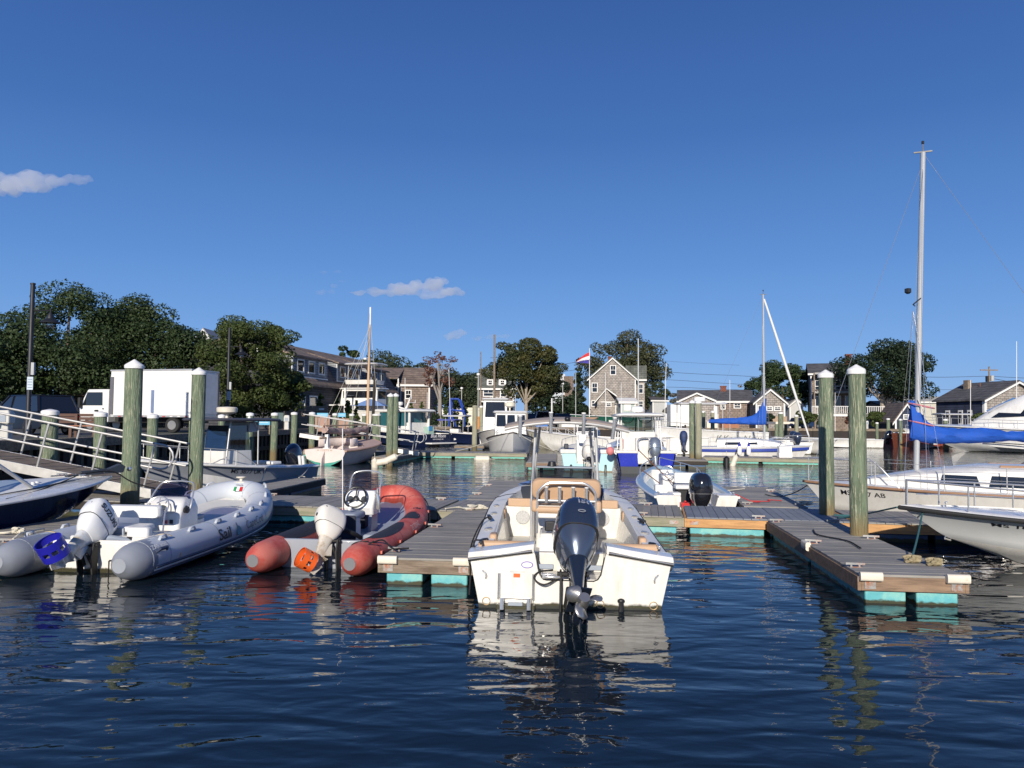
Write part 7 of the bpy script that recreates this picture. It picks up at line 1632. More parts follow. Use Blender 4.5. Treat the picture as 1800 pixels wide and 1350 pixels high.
def tree(label,px,Y,ytop,ybot,wpx,m_,n=7000,leaf=.30,seed=1,shape='round',trunk=.28,name='tree',base=QZ,nb=34,barkm=None,lean=0,blob=.30,depth=.85,group='trees behind the harbour'):
    n=int(n*1.25); rng=np.random.default_rng(seed); s=Y/F_PX; b=pxz(px,Y,base); hz=proj(b)[1]; top=(hz-ytop)*s; bot=(hz-ybot)*s; w=wpx*s/2*(1.12 if shape!='cone' else 1)
    r=root(name,label,'tree',b,0,group); hc=(top+bot)/2; hh=(top-bot)/2; blobs=[]
    for i in range(nb):
        d=rng.normal(size=3); d/=np.linalg.norm(d); k=rng.uniform(.5,.97) if shape!='dome' or i%4==0 else rng.uniform(.8,1.02)
        if shape=='vase': z=hc+d[2]*k*hh; wf=.62+.38*(z-bot)/(top-bot)
        elif shape=='cone': u=rng.uniform(0,1)**.7; z=top-u*(top-bot); wf=u; d[2]=0; k=.7
        elif shape=='dome': z=bot+abs(d[2])**.75*k*2*hh*.92+.08*hh; wf=1
        else: z=hc+d[2]*k*hh; wf=1
        if shape=='dome': wf=math.sqrt(max(.1,1-((z-bot)/(2*hh))**2))*1.15
        br=w*blob*rng.uniform(.65,1.3)*(max(.35,wf) if shape=='cone' else 1); 
        blobs.append((d[0]*k*w*wf+lean*(z-bot),d[1]*k*w*wf*depth,min(z,top-br*.5),br*rng.uniform(.9,1.5),br*rng.uniform(.9,1.3),br*rng.uniform(.55,.9) if shape!='cone' else br*.8))
    # a few loose sprays past the outline
    for i in range(nb//5):
        d=rng.normal(size=3); d/=np.linalg.norm(d); d[2]=abs(d[2])*.9; br=w*blob*.35
        blobs.append((d[0]*w*.88*(1 if shape!='cone' else .2),d[1]*w*.8,hc+d[2]*hh*.86,br*1.4,br,br*.7))
    me=leaves(rng,blobs,n,leaf,'crown',m_); o=bpy.data.objects.new('crown',me); COL.objects.link(o); o.parent=r
    q=MB(); tw=trunk; q.tube([(0,0,-.4),(.05,0,bot*.6+.3),(lean*.5,0,hc*.95)],[tw*1.3,tw,tw*.5],8)
    for i in range(9):
        bl=blobs[rng.integers(len(blobs)-nb//5)]; z0=bot*.5+rng.uniform(.2,.5)*(hc-bot*.5); p0=Vector((0,0,z0)); p1=Vector(bl[:3]); mid=p0.lerp(p1,.5)+Vector((0,0,-.15*w*.3))
        q.tube([p0,mid,p1],[tw*.5,tw*.32,tw*.12],6)
    q.build('trunk',barkm or bark,r); return r
tree('large dark locust tree at the far left behind the street lamp',112,60,503,700,262,lf_dark,34000,.22,3,trunk=.4,nb=60,blob=.22,shape='dome')
tree('large dark locust tree behind the box truck, right of the lamp',238,64,518,712,225,lf_dark,34000,.22,4,trunk=.4,nb=60,blob=.22,shape='dome')
tree('dark tree low at the left edge behind the parked car',-15,56,560,745,170,lf_dark,9000,.34,8,nb=40,trunk=.3)
tree('dark shaded tree filling the gap behind the truck box',318,70,575,735,120,lf_ever,7000,.34,9,nb=34)
tree('dark undergrowth tree behind the truck cab',170,72,640,752,190,lf_ever,7000,.34,19,nb=30,shape='round')
tree('lighter green crab apple tree behind the second street lamp',430,52,556,738,165,lf_mid,28000,.17,5,nb=70,blob=.22,trunk=.2)
tree('low spreading side of the crab apple in front of the wooden fence',485,54,645,722,90,lf_mid,6000,.26,6,nb=34,blob=.28,trunk=.12)
tree('treetop above the ridge of the gambrel roof, left',478,105,575,640,60,lf_dark,2500,.4,21,nb=18)
tree('small round treetop above the gambrel roof, right',605,120,603,660,34,lf_dark,1500,.4,22,nb=12)
tree('spreading treetop behind the brown roofed building',672,140,618,700,90,lf_far,8000,.38,23,nb=30,shape='dome')
tree('low treetop right of the brown roof ridge',742,150,634,700,70,lf_far,3500,.5,24,nb=24)
tree('broad green tree behind the blue boat lift',800,128,650,745,100,lf_far,9000,.4,25,nb=34,shape='dome')
tree('tall green tree left of the grey dormer house',838,135,640,745,70,lf_far,8000,.4,26,nb=30)
tree('large tree of heaven with orange tinged leaves beside the wooden pole',924,90,590,708,112,lf_warm,20000,.27,27,shape='round',trunk=.2,nb=38,blob=.25,barkm=bark_pale)
tree('dark low tree right of the tree of heaven',972,120,668,745,70,lf_ever,4500,.45,28,nb=28)
tree('dark conifer beside the flag',1016,112,632,745,46,lf_ever,4500,.40,29,shape='cone',nb=34,blob=.5)
tree('large spreading tree behind the shingled house',1098,150,584,700,135,lf_mid if False else leafmat('leaf_elm',(.05,.06,.028),(.105,.105,.045)),20000,.40,30,trunk=.5,nb=64,blob=.22)
tree('low tree between the shingled house and the porch house',1142,140,670,720,50,lf_far,2500,.5,31,nb=18)
tree('thin silvery shrub tree left of the cottage',1186,125,690,740,30,leafmat('leaf_silver',(.10,.10,.08),(.18,.17,.13)),900,.4,32,nb=14,trunk=.08)
tree('wide dark locust tree behind the boat house',1376,125,632,722,118,lf_dark,17000,.34,33,shape='dome',trunk=.35,nb=60,blob=.20)
tree('tall dark tree beside the tall house and white deck',1552,104,600,716,150,lf_ever,20000,.32,34,trunk=.4,nb=56,blob=.25,barkm=bark_pale)
tree('distant low tree right of the tall tree',1590,200,708,735,40,lf_far,1500,.6,35,nb=10)
bt=tree('half bare reddish tree in front of the brown roofed building',772,88,616,690,62,lf_red,900,.26,36,nb=46,blob=.16,trunk=.22,barkm=mat('bark_grey',(.30,.27,.24),.9,var=.2))
rng_=random.Random(5)
q=MB()
def br_(p,d,L,r_,k):
    e=p+d*L; q.tube([p,p.lerp(e,.5)+Vector((rng_.uniform(-.1,.1),rng_.uniform(-.1,.1),0))*L*.4,e],[r_,r_*.8,r_*.55],5)
    if k>0:
        for _ in range(3 if k>1 else 4):
            nd=(d+Vector((rng_.uniform(-1,1),rng_.uniform(-1,1),rng_.uniform(-.15,.6)))*.75).normalized(); br_(e,nd,L*.68,r_*.55,k-1)
br_(Vector((0,0,3.2)),Vector((0,0,1)),1.6,.16,4); q.build('branches',MATS['bark_grey'],bt)
for i,(px,Y,yt,yb,w) in enumerate(((562,64,686,724,30),(591,63,694,728,22),(611,63,700,728,22),(626,64,698,726,14),(722,80,706,738,18),(741,82,700,738,20),(765,84,700,740,20),(783,84,698,740,16),(800,86,700,742,18),(818,86,704,742,16))):
    tree(['conical green arborvitae nearest the wooden fence','second conical arborvitae from the fence','third conical arborvitae from the fence','fourth conical arborvitae, beside the catboat mast','conical arborvitae behind the far green pilings','conical arborvitae right of the navy yacht radar','dark hedge arborvitae under the bare tree','hedge arborvitae left of the blue lift','hedge arborvitae behind the blue lift','hedge arborvitae right of the blue lift'][i],px,Y,yt,748,w,lf_cyp if i<6 else lf_ever if i==6 else lf_cyp,1500,.20,40+i,shape='cone',nb=26,blob=.55,trunk=.06,name='arborvitae',group='arborvitae along the yard')
for i,(px,Y,yt,w,mm,lb) in enumerate(((1420,88,722,34,lf_mid,'green shrub beside the boat house pilings'),(1450,92,724,24,lf_mid,'green shrub below the tall house deck'),(1350,86,726,18,lf_ever,'dark shrub under the boat house'),(1540,92,722,30,lf_mid,'shrub under the right end of the white deck'),(1500,93,724,24,lf_red,'reddish shrub below the white deck'),(1735,80,728,50,lf_mid,'low shrubs in front of the shop wall'),(935,120,715,50,lf_mid,'sunlit shrub behind the parked cars'),(985,125,712,36,lf_mid,'small shrub left of the conifer'))):
    tree(lb,px,Y,yt,746,w,mm,1400,.26,60+i,nb=18,trunk=.05,name='shrub',group='shrubs along the shore')
# ================================================================== wooden fence by the yard
fn=root('wooden_fence','grey weathered board fence with a small white notice','fence',pxz(478,60,QZ),R(3)); q=MB(); q.box((0,0,.93),(.145,.025,1.86)); fb=q.mesh('board',wood_old,smooth=False)
nbd=int(4.2/.155)
for i in range(nbd): inst(fb,'board',fn,(.08+i*.155,0,random.uniform(-.02,.02)),(0,0,random.uniform(-.02,.02)))
for x in (0,2.1,4.2): q=MB(); q.b3(x-.06,x+.06,.02,.14,0,2.0); q.build('fence_post',wood_old,fn)
q=MB(); q.b3(3.6,4.0,-.03,-.015,1.55,1.7); q.build('notice',white,fn)
fn2=root('wooden_fence','dark shaded board fence behind the truck and trees','fence',pxz(120,70,QZ),R(0))
for i in range(110): inst(fb,'board',fn2,(i*.155,0,0),(0,0,0),(1,1,1.1))
for x in range(0,18,3): q=MB(); q.b3(x-.06,x+.06,.02,.14,0,2.1); q.build('fence_post',wood_dark,fn2)
# ================================================================== vehicles
tyre=mat('tyre',(.02,.02,.02),.85); rimm=mat('rim',(.45,.43,.40),.35,.7)
def wheelset(r,pts,rad=.34,w=.22):
    for p in pts:
        q=MB(); q.lathe([(rad*.6,-w/2),(rad*.95,-w/2),(rad,-w/2+.03),(rad,w/2-.03),(rad*.95,w/2),(rad*.6,w/2)],20,p,'X'); t=q.build('wheel',tyre,r); q=MB(); q.lathe([(.02,-w/2-.012),(rad*.6,-w/2-.012),(rad*.62,w/2+.012),(.02,w/2+.012)],16,p,'X'); q.build('rim',rimm,t)
def car(label,px,Y,hd,body,L=4.6,Wd=1.85,H=1.6,kind='suv',name='parked_car',cat='car'):
    r=root(name,label,cat,pxz(px,Y,QZ+.02),R(-hd),'cars parked by the harbour')
    def sec(y,zb,zt,wt,wb): return [(-wb/2,y,zb),(-wb/2,y,(zb+zt)*.5),(-wt/2,y,zt),(wt/2,y,zt),(wb/2,y,(zb+zt)*.5),(wb/2,y,zb)]
    q=MB(); hb=H*.58; q.loft([sec(-L/2,.45,hb*.85,Wd*.86,Wd*.9),sec(-L/2+.15,.30,hb,Wd*.92,Wd*.98),sec(-L*.1,.26,hb*1.02,Wd*.94,Wd),sec(L*.22,.26,hb*1.02,Wd*.93,Wd),sec(L/2-.2,.30,hb*.84,Wd*.88,Wd*.97),sec(L/2,.42,hb*.66,Wd*.8,Wd*.88)]); q.build('body',body,r,ang=40)
    back=-L/2+.2 if kind!='sedan' else -L*.36
    q=MB(); q.loft([[(-Wd*.46,back,hb),(Wd*.46,back,hb),(Wd*.46,L*.24,hb),(-Wd*.46,L*.24,hb)],[(-Wd*.38,back+.35,H-.04),(Wd*.38,back+.35,H-.04),(Wd*.38,L*.06,H-.04),(-Wd*.38,L*.06,H-.04)]]); q.build('windows',darkglass,r,bevel=.03)
    q=MB(); q.loft([[(x_*k,y_,z) for x_,y_ in ((-Wd*.385,back+.32),(Wd*.385,back+.32),(Wd*.385,L*.07),(-Wd*.385,L*.07))] for z,k in ((H-.05,1.0),(H,.94))]); q.build('roof_panel',body,r,bevel=.02)
    for sx in (-1,1):
        q=MB(); q.beam((sx*Wd*.465,L*.25,hb),(sx*Wd*.385,L*.07,H-.03),.06,.06); q.beam((sx*Wd*.465,-.0,hb),(sx*Wd*.39,-.02,H-.03),.05,.05); q.beam((sx*Wd*.465,back+.02,hb),(sx*Wd*.385,back+.36,H-.03),.10,.08); q.build('pillar',body,r)
        q=MB(); q.b3(sx*Wd*.30,sx*Wd*.44,-L/2-.01,-L/2+.08,hb*.7,hb*.92); q.build('tail_light',mat('tail_red',(.35,.02,.02),.3),r)
        q=MB(); q.b3(sx*Wd*.28,sx*Wd*.42,L/2-.06,L/2+.0,hb*.58,hb*.70); q.build('headlight',mat('lens',(.6,.6,.6),.1),r)
    wheelset(r,[(sx*(Wd/2-.1),y_,.34) for sx in (-1,1) for y_ in (-L*.30,L*.31)]); return r
c_black=mat('car_black',(.008,.009,.013),.3,var=.05,coat=.3); c_blue=mat('car_dark_blue',(.015,.025,.07),.15,coat=1); c_silver=mat('car_silver',(.35,.36,.38),.25,.6,coat=1); c_white=mat('car_white',(.7,.7,.7),.2,coat=1)
sv=car('black SUV parked at the left edge behind the gangway',52,35.5,-62,c_black,4.8,1.95,1.8)
for i,(px,Y,hd,m_,lb,nm,H) in enumerate(((884,100,100,c_black,'black car behind the lobster boat radar','parked_car',1.6),(915,104,95,c_blue,'dark blue car left of the white van','parked_car',1.5),(943,106,15,c_blue,'dark pickup far back left of the white van','parked_car',1.8),(957,98,8,c_white,'white van with dark side windows in the car park','parked_van',2.0),(985,103,-12,c_blue,'dark blue pickup right of the white van','parked_car',1.8),(1004,104,-10,c_blue,'dark blue car nearest the flag pole','parked_car',1.5),(1415,108,60,c_blue,'blue car between the boat house and the tall house','parked_car',1.5))):
    car(lb,px,Y,hd,m_,4.8,1.9,H,name=nm,cat='van' if 'van' in nm else 'car')
# box truck
T=root('box_truck','white box truck with a refrigeration unit parked behind the pilings','truck',(0,0,0)); bp=ud(357,735,41.5)
T.location=(bp.x-.97*2.4,41.5+.6+.25*2.4+1.0,QZ+.02); T.rotation_euler=(0,0,R(75.5)); T.location.x-=.75; T.scale=(1,1.07,1)
tw=mat('truck_white',(.78,.77,.74),.35,var=.02,vs=1); 
q=MB(); q.b3(-1.2,1.2,-2.45,2.45,.95,3.42); q.build('cargo_box',tw,T,bevel=.02)
q=MB(); q.b3(-1.23,1.23,-2.48,2.48,3.42,3.50); q.b3(-1.22,1.22,-2.47,2.47,.86,.95); q.build('box_trim',mat('trim_alu_grey',(.5,.5,.5),.4,.5),T)
for y_ in np.arange(-2.3,2.4,.45): q=MB(); q.b3(-1.235,-1.222,y_,y_+.16,.875,.915); q.build('reflector',red_pl if int(y_*10)%2 else white,T)
for y_ in np.arange(-1.85,2.3,.61): q=MB(); q.b3(-1.203,-1.1995,y_,y_+.012,.97,3.4); q.build('panel_joint',mat('joint_grey',(.45,.45,.44),.6),T)
q=MB(); q.b3(-1.06,1.06,-2.485,-2.46,1.05,3.3); q.build('rear_door',mat('door_shade_grey',(.55,.57,.60),.5),T,bevel=.01)  # white door: blue grey shade of the rear end put into its colour
for x in (-1.13,1.13): q=MB(); q.b3(x-.07,x+.07,-2.5,-2.452,.95,3.42); q.build('door_frame',mat('frame_dark',(.12,.12,.14),.5),T)
q=MB(); q.b3(-1.24,-1.205,2.25,2.46,1.0,3.1); q.build('front_corner_trim',MATS['frame_dark'],T)
q=MB(); q.b3(-.7,.7,2.45,2.95,2.6,3.3); q.build('refrigeration_unit',tw,T,bevel=.12)
q=MB(); q.b3(-1.26,-1.2,-.25,-.10,1.1,2.35); q.build('lift_rail',mat('steel_blue',(.25,.32,.5),.4,.5),T)
q=MB(); q.b3(-1.30,-1.2,1.0,1.08,.6,2.9); q.build('exhaust_stack',rubber,T)
for ya,yb in ((-.8,-.02),): pass
q=MB(); q.b3(-.45,.45,-2.4,4.3,.55,.85); q.build('chassis',rubber,T)
q=MB(); q.loft([[(-1.0,2.75,.55),(1.0,2.75,.55),(1.0,4.55,.55),(-1.0,4.55,.55)],[(-1.0,2.75,1.45),(1.0,2.75,1.45),(1.0,4.60,1.45),(-1.0,4.60,1.45)],[(-.95,2.8,2.42),(.95,2.8,2.42),(.90,4.15,2.42),(-.90,4.15,2.42)]]); q.build('cab',tw,T,bevel=.06)
q=MB(); q.prism([(3.10,1.50),(4.38,1.50),(4.08,2.25),(3.15,2.25)],-1.015,-.985,'YZ'); q.build('side_window',darkglass,T); q=MB(); q.add([(-.88,4.61,1.5),(.88,4.61,1.5),(.82,4.24,2.3),(-.82,4.24,2.3)],[(0,1,2,3)]); q.build('windscreen',darkglass,T)
q=MB(); q.b3(-1.25,-1.05,4.35,4.5,1.35,1.95); q.build('mirror',rubber,T,bevel=.03)
q=MB(); q.b3(-1.02,-.99,3.35,3.6,1.15,1.25); q.b3(-1.03,-1.0,3.0,3.1,1.28,1.34); q.build('door_details',black,T)
wheelset(T,[(sx*1.0,y_,.42) for sx in (-1,1) for y_ in (-1.3,3.75)],.42,.26)
tr=root('box_trailer','white enclosed box trailer left of the low cottage','trailer',pxz(1206,88,QZ)); s_=88/F_PX
q=MB(); q.b3(-27*s_,27*s_,0,2.2,.35,(741.9-711)*s_+.8-.0); q.build('trailer_box',tw,tr,bevel=.03); wheelset(tr,[(-.1,.2,.3),(.1,2.0,.3)],.3,.2)
# white yacht ashore, blue canopy, boat lift
r_,P_=gboat('large cream motor yacht stored ashore behind the arborvitae',708,72,-74,8.2,3.2,gel_cream,(1.7,2.4),dz=1.2,rails=True,cab=(2.2,6.2,1.5),name='stored_yacht')
q=MB(); q.loft([[(p_[0]*k,4.0+p_[1]*k,z) for p_ in rrect(2.6,3.2,.4,5)] for z,k in ((4.35,.95),(4.75,1.0))]); q.build('flybridge',gel_cream,r_,ang=40)
q=MB()
for sx in (-1,1):
    for y_ in (2.8,5.2): q.tube([(sx*1.1,y_,4.7),(sx*1.0,y_,6.2)],.04,6)
q.build('flybridge_posts',alu,r_); q=MB(); q.loft([[(p_[0]*k,3.9+p_[1]*k,z) for p_ in rrect(2.8,3.6,.5,5)] for z,k in ((6.2,.96),(6.28,1.0),(6.36,.9))]); q.build('flybridge_top',gel_cream,r_,ang=40)
q=MB(); q.lathe([(.1,0),(.12,.3),(.2,.35)],10,(0,3.6,6.36)); q.b3(-.8,.8,3.5,3.75,6.7,6.85); q.build('radar_bar',white,r_)
for x in (-1.0,1.0):
    for y_ in (1.5,7): q=MB(); q.tube([(x,y_,.5),(x*1.5,y_,-2.4)],.06,6); q.build('stand',wood_dark,r_)
pk=root('canopy','blue grey canopy tent with pointed top in the yard','canopy',pxz(652,72,QZ)); 
q=MB(); q.add([(-1.5,-1.5,2.1),(1.5,-1.5,2.1),(1.5,1.5,2.1),(-1.5,1.5,2.1),(0,0,2.85)],[(0,1,4),(1,2,4),(2,3,4),(3,0,4)]); q.build('canopy_roof',ltblue_canvas,pk,smooth=False)
for x in (-1.45,1.45):
    for y_ in (-1.45,1.45): q=MB(); q.tube([(x,y_,0),(x,y_,2.1)],.03,6); q.build('canopy_leg',white,pk)
bl=root('boat_lift','blue tubular steel boat hoist frame','hoist',pxz(802,82,QZ)); bs_=82/F_PX; blm=mat('hoist_blue',(.02,.06,.32),.4); zz=lambda py:(754-py)*bs_
for k,(a,b) in enumerate((((-13,737),(-11,703)),((-11,703),(4,703)),((4,703),(14,730)),((-13,722),(14,724)),((-13,722),(2,757)),((14,730),(10,722)))):
    for y_ in (0,2.6) if k in (0,2,3) else (0,):
        q=MB(); q.tube([(a[0]*bs_,y_,zz(a[1])),(b[0]*bs_,y_,zz(b[1]))],.11,8); q.build('hoist_beam',blm,bl)
q=MB(); q.tube([(-11*bs_,0,zz(703)),(-11*bs_,2.6,zz(703))],.1,8); q.build('hoist_beam',blm,bl)
for x in (-13,14): q=MB(); q.tube([(x*bs_,0,0),(x*bs_,0,zz(730))],.1,8); q.build('hoist_leg',blm,bl)
# ================================================================== street furniture, wires, flag, small things
dkm=mat('lamp_black',(.012,.013,.018),.5)
def lamp(label,px,Y,ytop,sign=True,arm=1):
    b=pxz(px,Y,QZ); r=root('street_lamp',label,'street lamp',b,0,'black street lamps along the quay'); s=Y/F_PX; h=(proj(b)[1]-ytop)*s
    q=MB(); q.lathe([(.20,0),(.20,.12),(.15,.18),(.14,.7),(.09,.78),(.085,h),(.10,h),(.10,h+.06),(.02,h+.08)],12); q.build('post',dkm,r)
    q=MB(); z=h*.79; q.tube([(.05,0,z+.25),(.75*arm,0,z+.25)],.028,6); q.tube([(.05,0,z+.05),(.4*arm,0,z+.25)],.018,6); q.tube([(.75*arm,0,z+.32),(.75*arm,0,z+.05)],.03,6); q.build('arm',dkm,r)
    q=MB(); q.lathe([(.05,.16),(.11,.05),(.14,-.08),(.17,-.10),(.36,-.22),(.38,-.26),(.16,-.24),(.10,-.2)],16,(.75*arm,0,z)); q.build('lamp_shade',dkm,r)
    q=MB(); q.lathe([(.15,-.26),(.165,-.36),(.12,-.48),(.02,-.52)],14,(.75*arm,0,z)); q.build('lamp_glass',glassmat('lamp_globe',(.7,.72,.72),.8),r)
    if sign:
        q=MB(); q.b3(-.02,.22,-.12,-.10,h*.31,h*.31+.52); sg=q.build('sign_plate',mat('sign_blueish',(.50,.58,.66),.5),r)
        for k in range(4): q=MB(); q.b3(.01,.19,-.124,-.12,h*.31+.08+k*.11,h*.31+.10+k*.11); q.build('sign_line',mat('sign_ink',(.08,.12,.2),.6),sg)
        q=MB(); q.b3(.10,.22,-.1,.0,h*.31+.6,h*.31+1.1); q.build('junction_box',mat('box_grey',(.4,.41,.42),.5),r)
    return r
lamp('tall black street lamp at the left edge with notice plates',48,31,499)
lamp('black street lamp with a small notice in front of the crab apple tree',399,47,578)
lamp('distant black lamp post seen against the dark tree above the truck',290,66,612,sign=False,arm=-1)
def globe(label,px,Y,yt,yb,col=white):
    b=ud(px,yb,Y); t=ud(px,yt,Y); o=root('lamp_post',label,'lamp post',b); h=(t-b).z
    q=MB(); q.tube([(0,0,0),(0,0,h)],.06,8); q.tube([(0,0,h-.25),(-.4,0,h-.2)],.04,6); q.build('post',mat('post_pale',(.42,.42,.40),.7),o); q=MB(); q.ball((0,0,h+.12),(.22,.22,.18)); q.build('globe',col,o)
globe('grey post with a round pale lamp left of the dormer house',840,92,660,750); globe('pale lamp post under the bare tree',772,95,674,750); globe('thin lamp post behind the navy yacht hoist',1473-662,110,684,740); globe('pale post between the trees left of the conifer',989,112,676,745)
# bench / picnic seat on the pavement
bn=root('bench','brown slatted park bench seen from behind the gangway','bench',pxz(128,29.5,QZ+.05),R(6)); bw_=mat('bench_wood',(.30,.12,.06),.6,var=.2,vs=5); bd_=mat('bench_wood_dark',(.10,.05,.035),.7)
for k in range(4): q=MB(); q.box((0,-.22+k*.14,.45),(2.0,.12,.045)); q.build('seat_slat',bw_,bn,bevel=.004)
for k in range(3): q=MB(); q.box((0,.30+.02*k,.60+k*.13),(2.0,.04,.11)); q.build('back_slat',bd_,bn,bevel=.004)
for x in (-.85,0,.85):
    for y_ in (-.2,.25): q=MB(); q.b3(x-.05,x+.05,y_-.05,y_+.05,0,.43 if y_<0 else .9); q.build('leg',bd_,bn)
def pedestal(label,px,Y,h,w):
    r=root('power_pedestal',label,'pedestal',pxz(px,Y,QZ),0,'dock power pedestals'); q=MB(); q.loft([[(p_[0]*k,p_[1]*k,z) for p_ in rrect(w,w*.8,.04,3)] for z,k in ((0,1.3),(.12,1.25),(.2,.85),(h*.6,.8),(h*.65,1.05),(h*.9,1.05),(h,.75))]); q.build('pedestal_body',mat('pedestal_grey',(.55,.54,.50),.6),r,ang=30)
    q=MB(); q.b3(-w*.3,w*.3,-w*.46,-w*.40,h*.68,h*.86); q.build('socket_panel',greyvinyl,r)
pedestal('white power pedestal between two quay pilings before the fence',504,46,1.05,.32)
pedestal('grey power pedestal cut by the left edge, behind the gangway rail',8,21.5,1.0,.36)
pedestal('small pale pedestal on the far right lawn beside the deck',1524,88,1.1,.3)
def sign(label,px0,px1,y0,y1,Y,m_,legs=True,txt=None,tm=None):
    a=ud(px0,y1,Y); b=ud(px1,y0,Y); r=root('sign_board',label,'sign',((a.x+b.x)/2,Y,QZ)); w=(b.x-a.x)/2; q=MB(); q.b3(-w,w,-.02,.02,a.z-QZ,b.z-QZ); q.build('panel',m_,r,bevel=.01)
    if legs:
        for sx in (-1,1): q=MB(); q.b3(sx*w*.9-.03,sx*w*.9+.03,.02,.06,0,b.z-QZ); q.build('leg',wood_old,r)
    q=MB(); hz_=(b.z-a.z); q.b3(-w*.75,w*.75,-.026,-.021,a.z-QZ+hz_*.42,a.z-QZ+hz_*.58); q.build('script_line',mat('sign_script',(.45,.60,.70),.5),r); return r
sgb=mat('sign_sky_blue',(.12,.42,.62),.5)
sign('light blue name board on the quay between the grey boat and pilings',449,475,738,747,41,sgb)
sign('light blue board left of the catboat sail',557,577,726,733,47,sgb); sign('light blue board behind the catboat mast',594,608,726,733,48,sgb)
ib=root('notice_board','dark framed notice board on posts by the fence','sign',pxz(491,52,QZ)); q=MB(); q.b3(-.32,.28,-.03,.03,.7,1.25); q.build('panel',mat('panel_teal_dark',(.03,.08,.09),.4),ib)
for x in (-.36,.32): q=MB(); q.b3(x-.05,x+.05,-.05,.05,0,1.35); q.build('post',wood_dark,ib)
# utility pole and wires
up=root('utility_pole','wooden utility pole with crossarm and transformer behind the shop','utility pole',pxz(1741,130,QZ)); s_=130/F_PX; hh_=(748-638)*s_
q=MB(); q.tube([(0,0,0),(0,0,hh_)],[.2,.13],8); q.build('pole',wood_old,up); q=MB(); q.b3(-1.5,1.5,-.08,.08,hh_-.7,hh_-.5); q.build('crossarm',wood_old,up)
q=MB(); q.lathe([(.02,0),(.3,.03),(.3,.95),(.02,1.0)],12,(.38,-.2,hh_-2.5)); q.build('transformer',mat('box_grey',(.4,.41,.42),.5),up); q=MB(); q.b3(-.55,-.2,-.2,.2,hh_-2.6,hh_-1.6); q.build('switch_box',dkm,up)
wire=mat('wire_dark',(.05,.06,.08),.7)
def wireline(label,pts,Y,r_=.035):
    P_=[ud(a,b,Y) for a,b in pts]; q=MB(); q.tube(smoothpath(P_,6),r_,4); o=q.build('power_line',wire,None); tag(o,label,'power line')
wireline('upper power line running right from the shingled house to the boat house tree',[(1145,651),(1190,655),(1240,658),(1290,660),(1340,663)],150)
wireline('second power line right of the shingled house',[(1145,666),(1200,669),(1260,673),(1330,677)],150)
wireline('lowest power line just above the cottage roof',[(1145,680),(1200,681),(1260,684),(1330,686)],150)
wireline('faint top power line crossing to the right above the cottage',[(1150,633),(1190,636),(1240,639),(1300,642)],170,.02)
wireline('power line left of the flag between the trees',[(862,629),(900,628)],150); wireline('upper power line between the tree of heaven and the flag',[(964,642),(985,641),(1010,637)],150); wireline('lower power line between the tree of heaven and the flag',[(964,654),(990,653),(1012,650)],150)
wireline('power line from the tall tree to the utility pole',[(1605,662),(1660,663),(1741,661)],130); wireline('lower power line behind the sail mast',[(1605,684),(1660,685),(1740,684)],130,.025); wireline('power line running right from the utility pole',[(1741,661),(1770,663),(1830,666)],130); wireline('sagging cable right of the utility pole',[(1743,665),(1770,670),(1790,673)],130,.05)
# flag on its pole
fp=ud(1036,760,84); ft=ud(1035,612,84); fl=root('flag_pole','thin white flag pole with a red white and blue banner','flag pole',fp); hf=(ft-fp).z
q=MB(); q.tube([(0,0,0),(0,0,hf)],[.05,.03],8); q.build('pole',white,fl)
s_=84/F_PX; nx,nz_=16,9; vs=[]; top=hf-.45
for j in range(nz_+1):
    for i in range(nx+1):
        u=i/nx; v=j/nz_; x=-u*25*s_+(.3*(v<.5)*0); drop=.55*u**1.6*(1-v)*1.6+.28*u
        vs.append((x*(1-.0*v)-.0, .16*math.sin(u*9+v*1.5)*u, top-drop-v*(20*s_)*(1-.35*u)))
for name_,j0,j1,m_ in (('red_stripe',0,3,mat('flag_red',(.55,.03,.03),.8)),('white_stripe',3,6,white),('blue_stripe',6,9,mat('flag_blue',(.06,.05,.33),.8))):
    q=MB(); W_=nx+1; q.add(vs,[(j*W_+i,j*W_+i+1,(j+1)*W_+i+1,(j+1)*W_+i) for j in range(j0,j1) for i in range(nx)])
    me=q.mesh(name_,m_); o=bpy.data.objects.new('banner_'+name_,me); COL.objects.link(o); o.parent=fl
tx=text('lettering','BOAT RENTAL',.26,mat('flag_ink',(.12,.08,.15),.8),fl,(-.72,-.20,top-.95),(R(90),R(-12),0),.001); tx.scale=(-1,1,1)
# derrick pole, seagull
o=MB(); a_=ud(641,642,60); b_=ud(659,670,60); c_=ud(655,745,60); o.tube([a_,b_],.09,6); o.tube([b_,c_],.13,6); o=o.build('derrick',wood_dark,None); tag(o,'dark angled derrick post behind the catboat mast','derrick')
bp_=ud(1301,680,70); bd=root('seagull','small dark gull flying above the cottage roof','bird',bp_); q=MB(); q.ball((0,0,0),(.22,.07,.07),8,6); q.ball((.2,0,.05),(.06,.05,.05),6,4); q.build('body',mat('gull_grey',(.2,.2,.2),.8),bd)
for sx in (-1,1): q=MB(); q.add([(-.05,sx*.05,.03),(.10,sx*.05,.03),(.02,sx*.35,.25),(-.10,sx*.6,.12)],[(0,1,2,3)]); w=q.build('wing',MATS['gull_grey'],bd); sm=w.modifiers.new('t','SOLIDIFY'); sm.thickness=.02
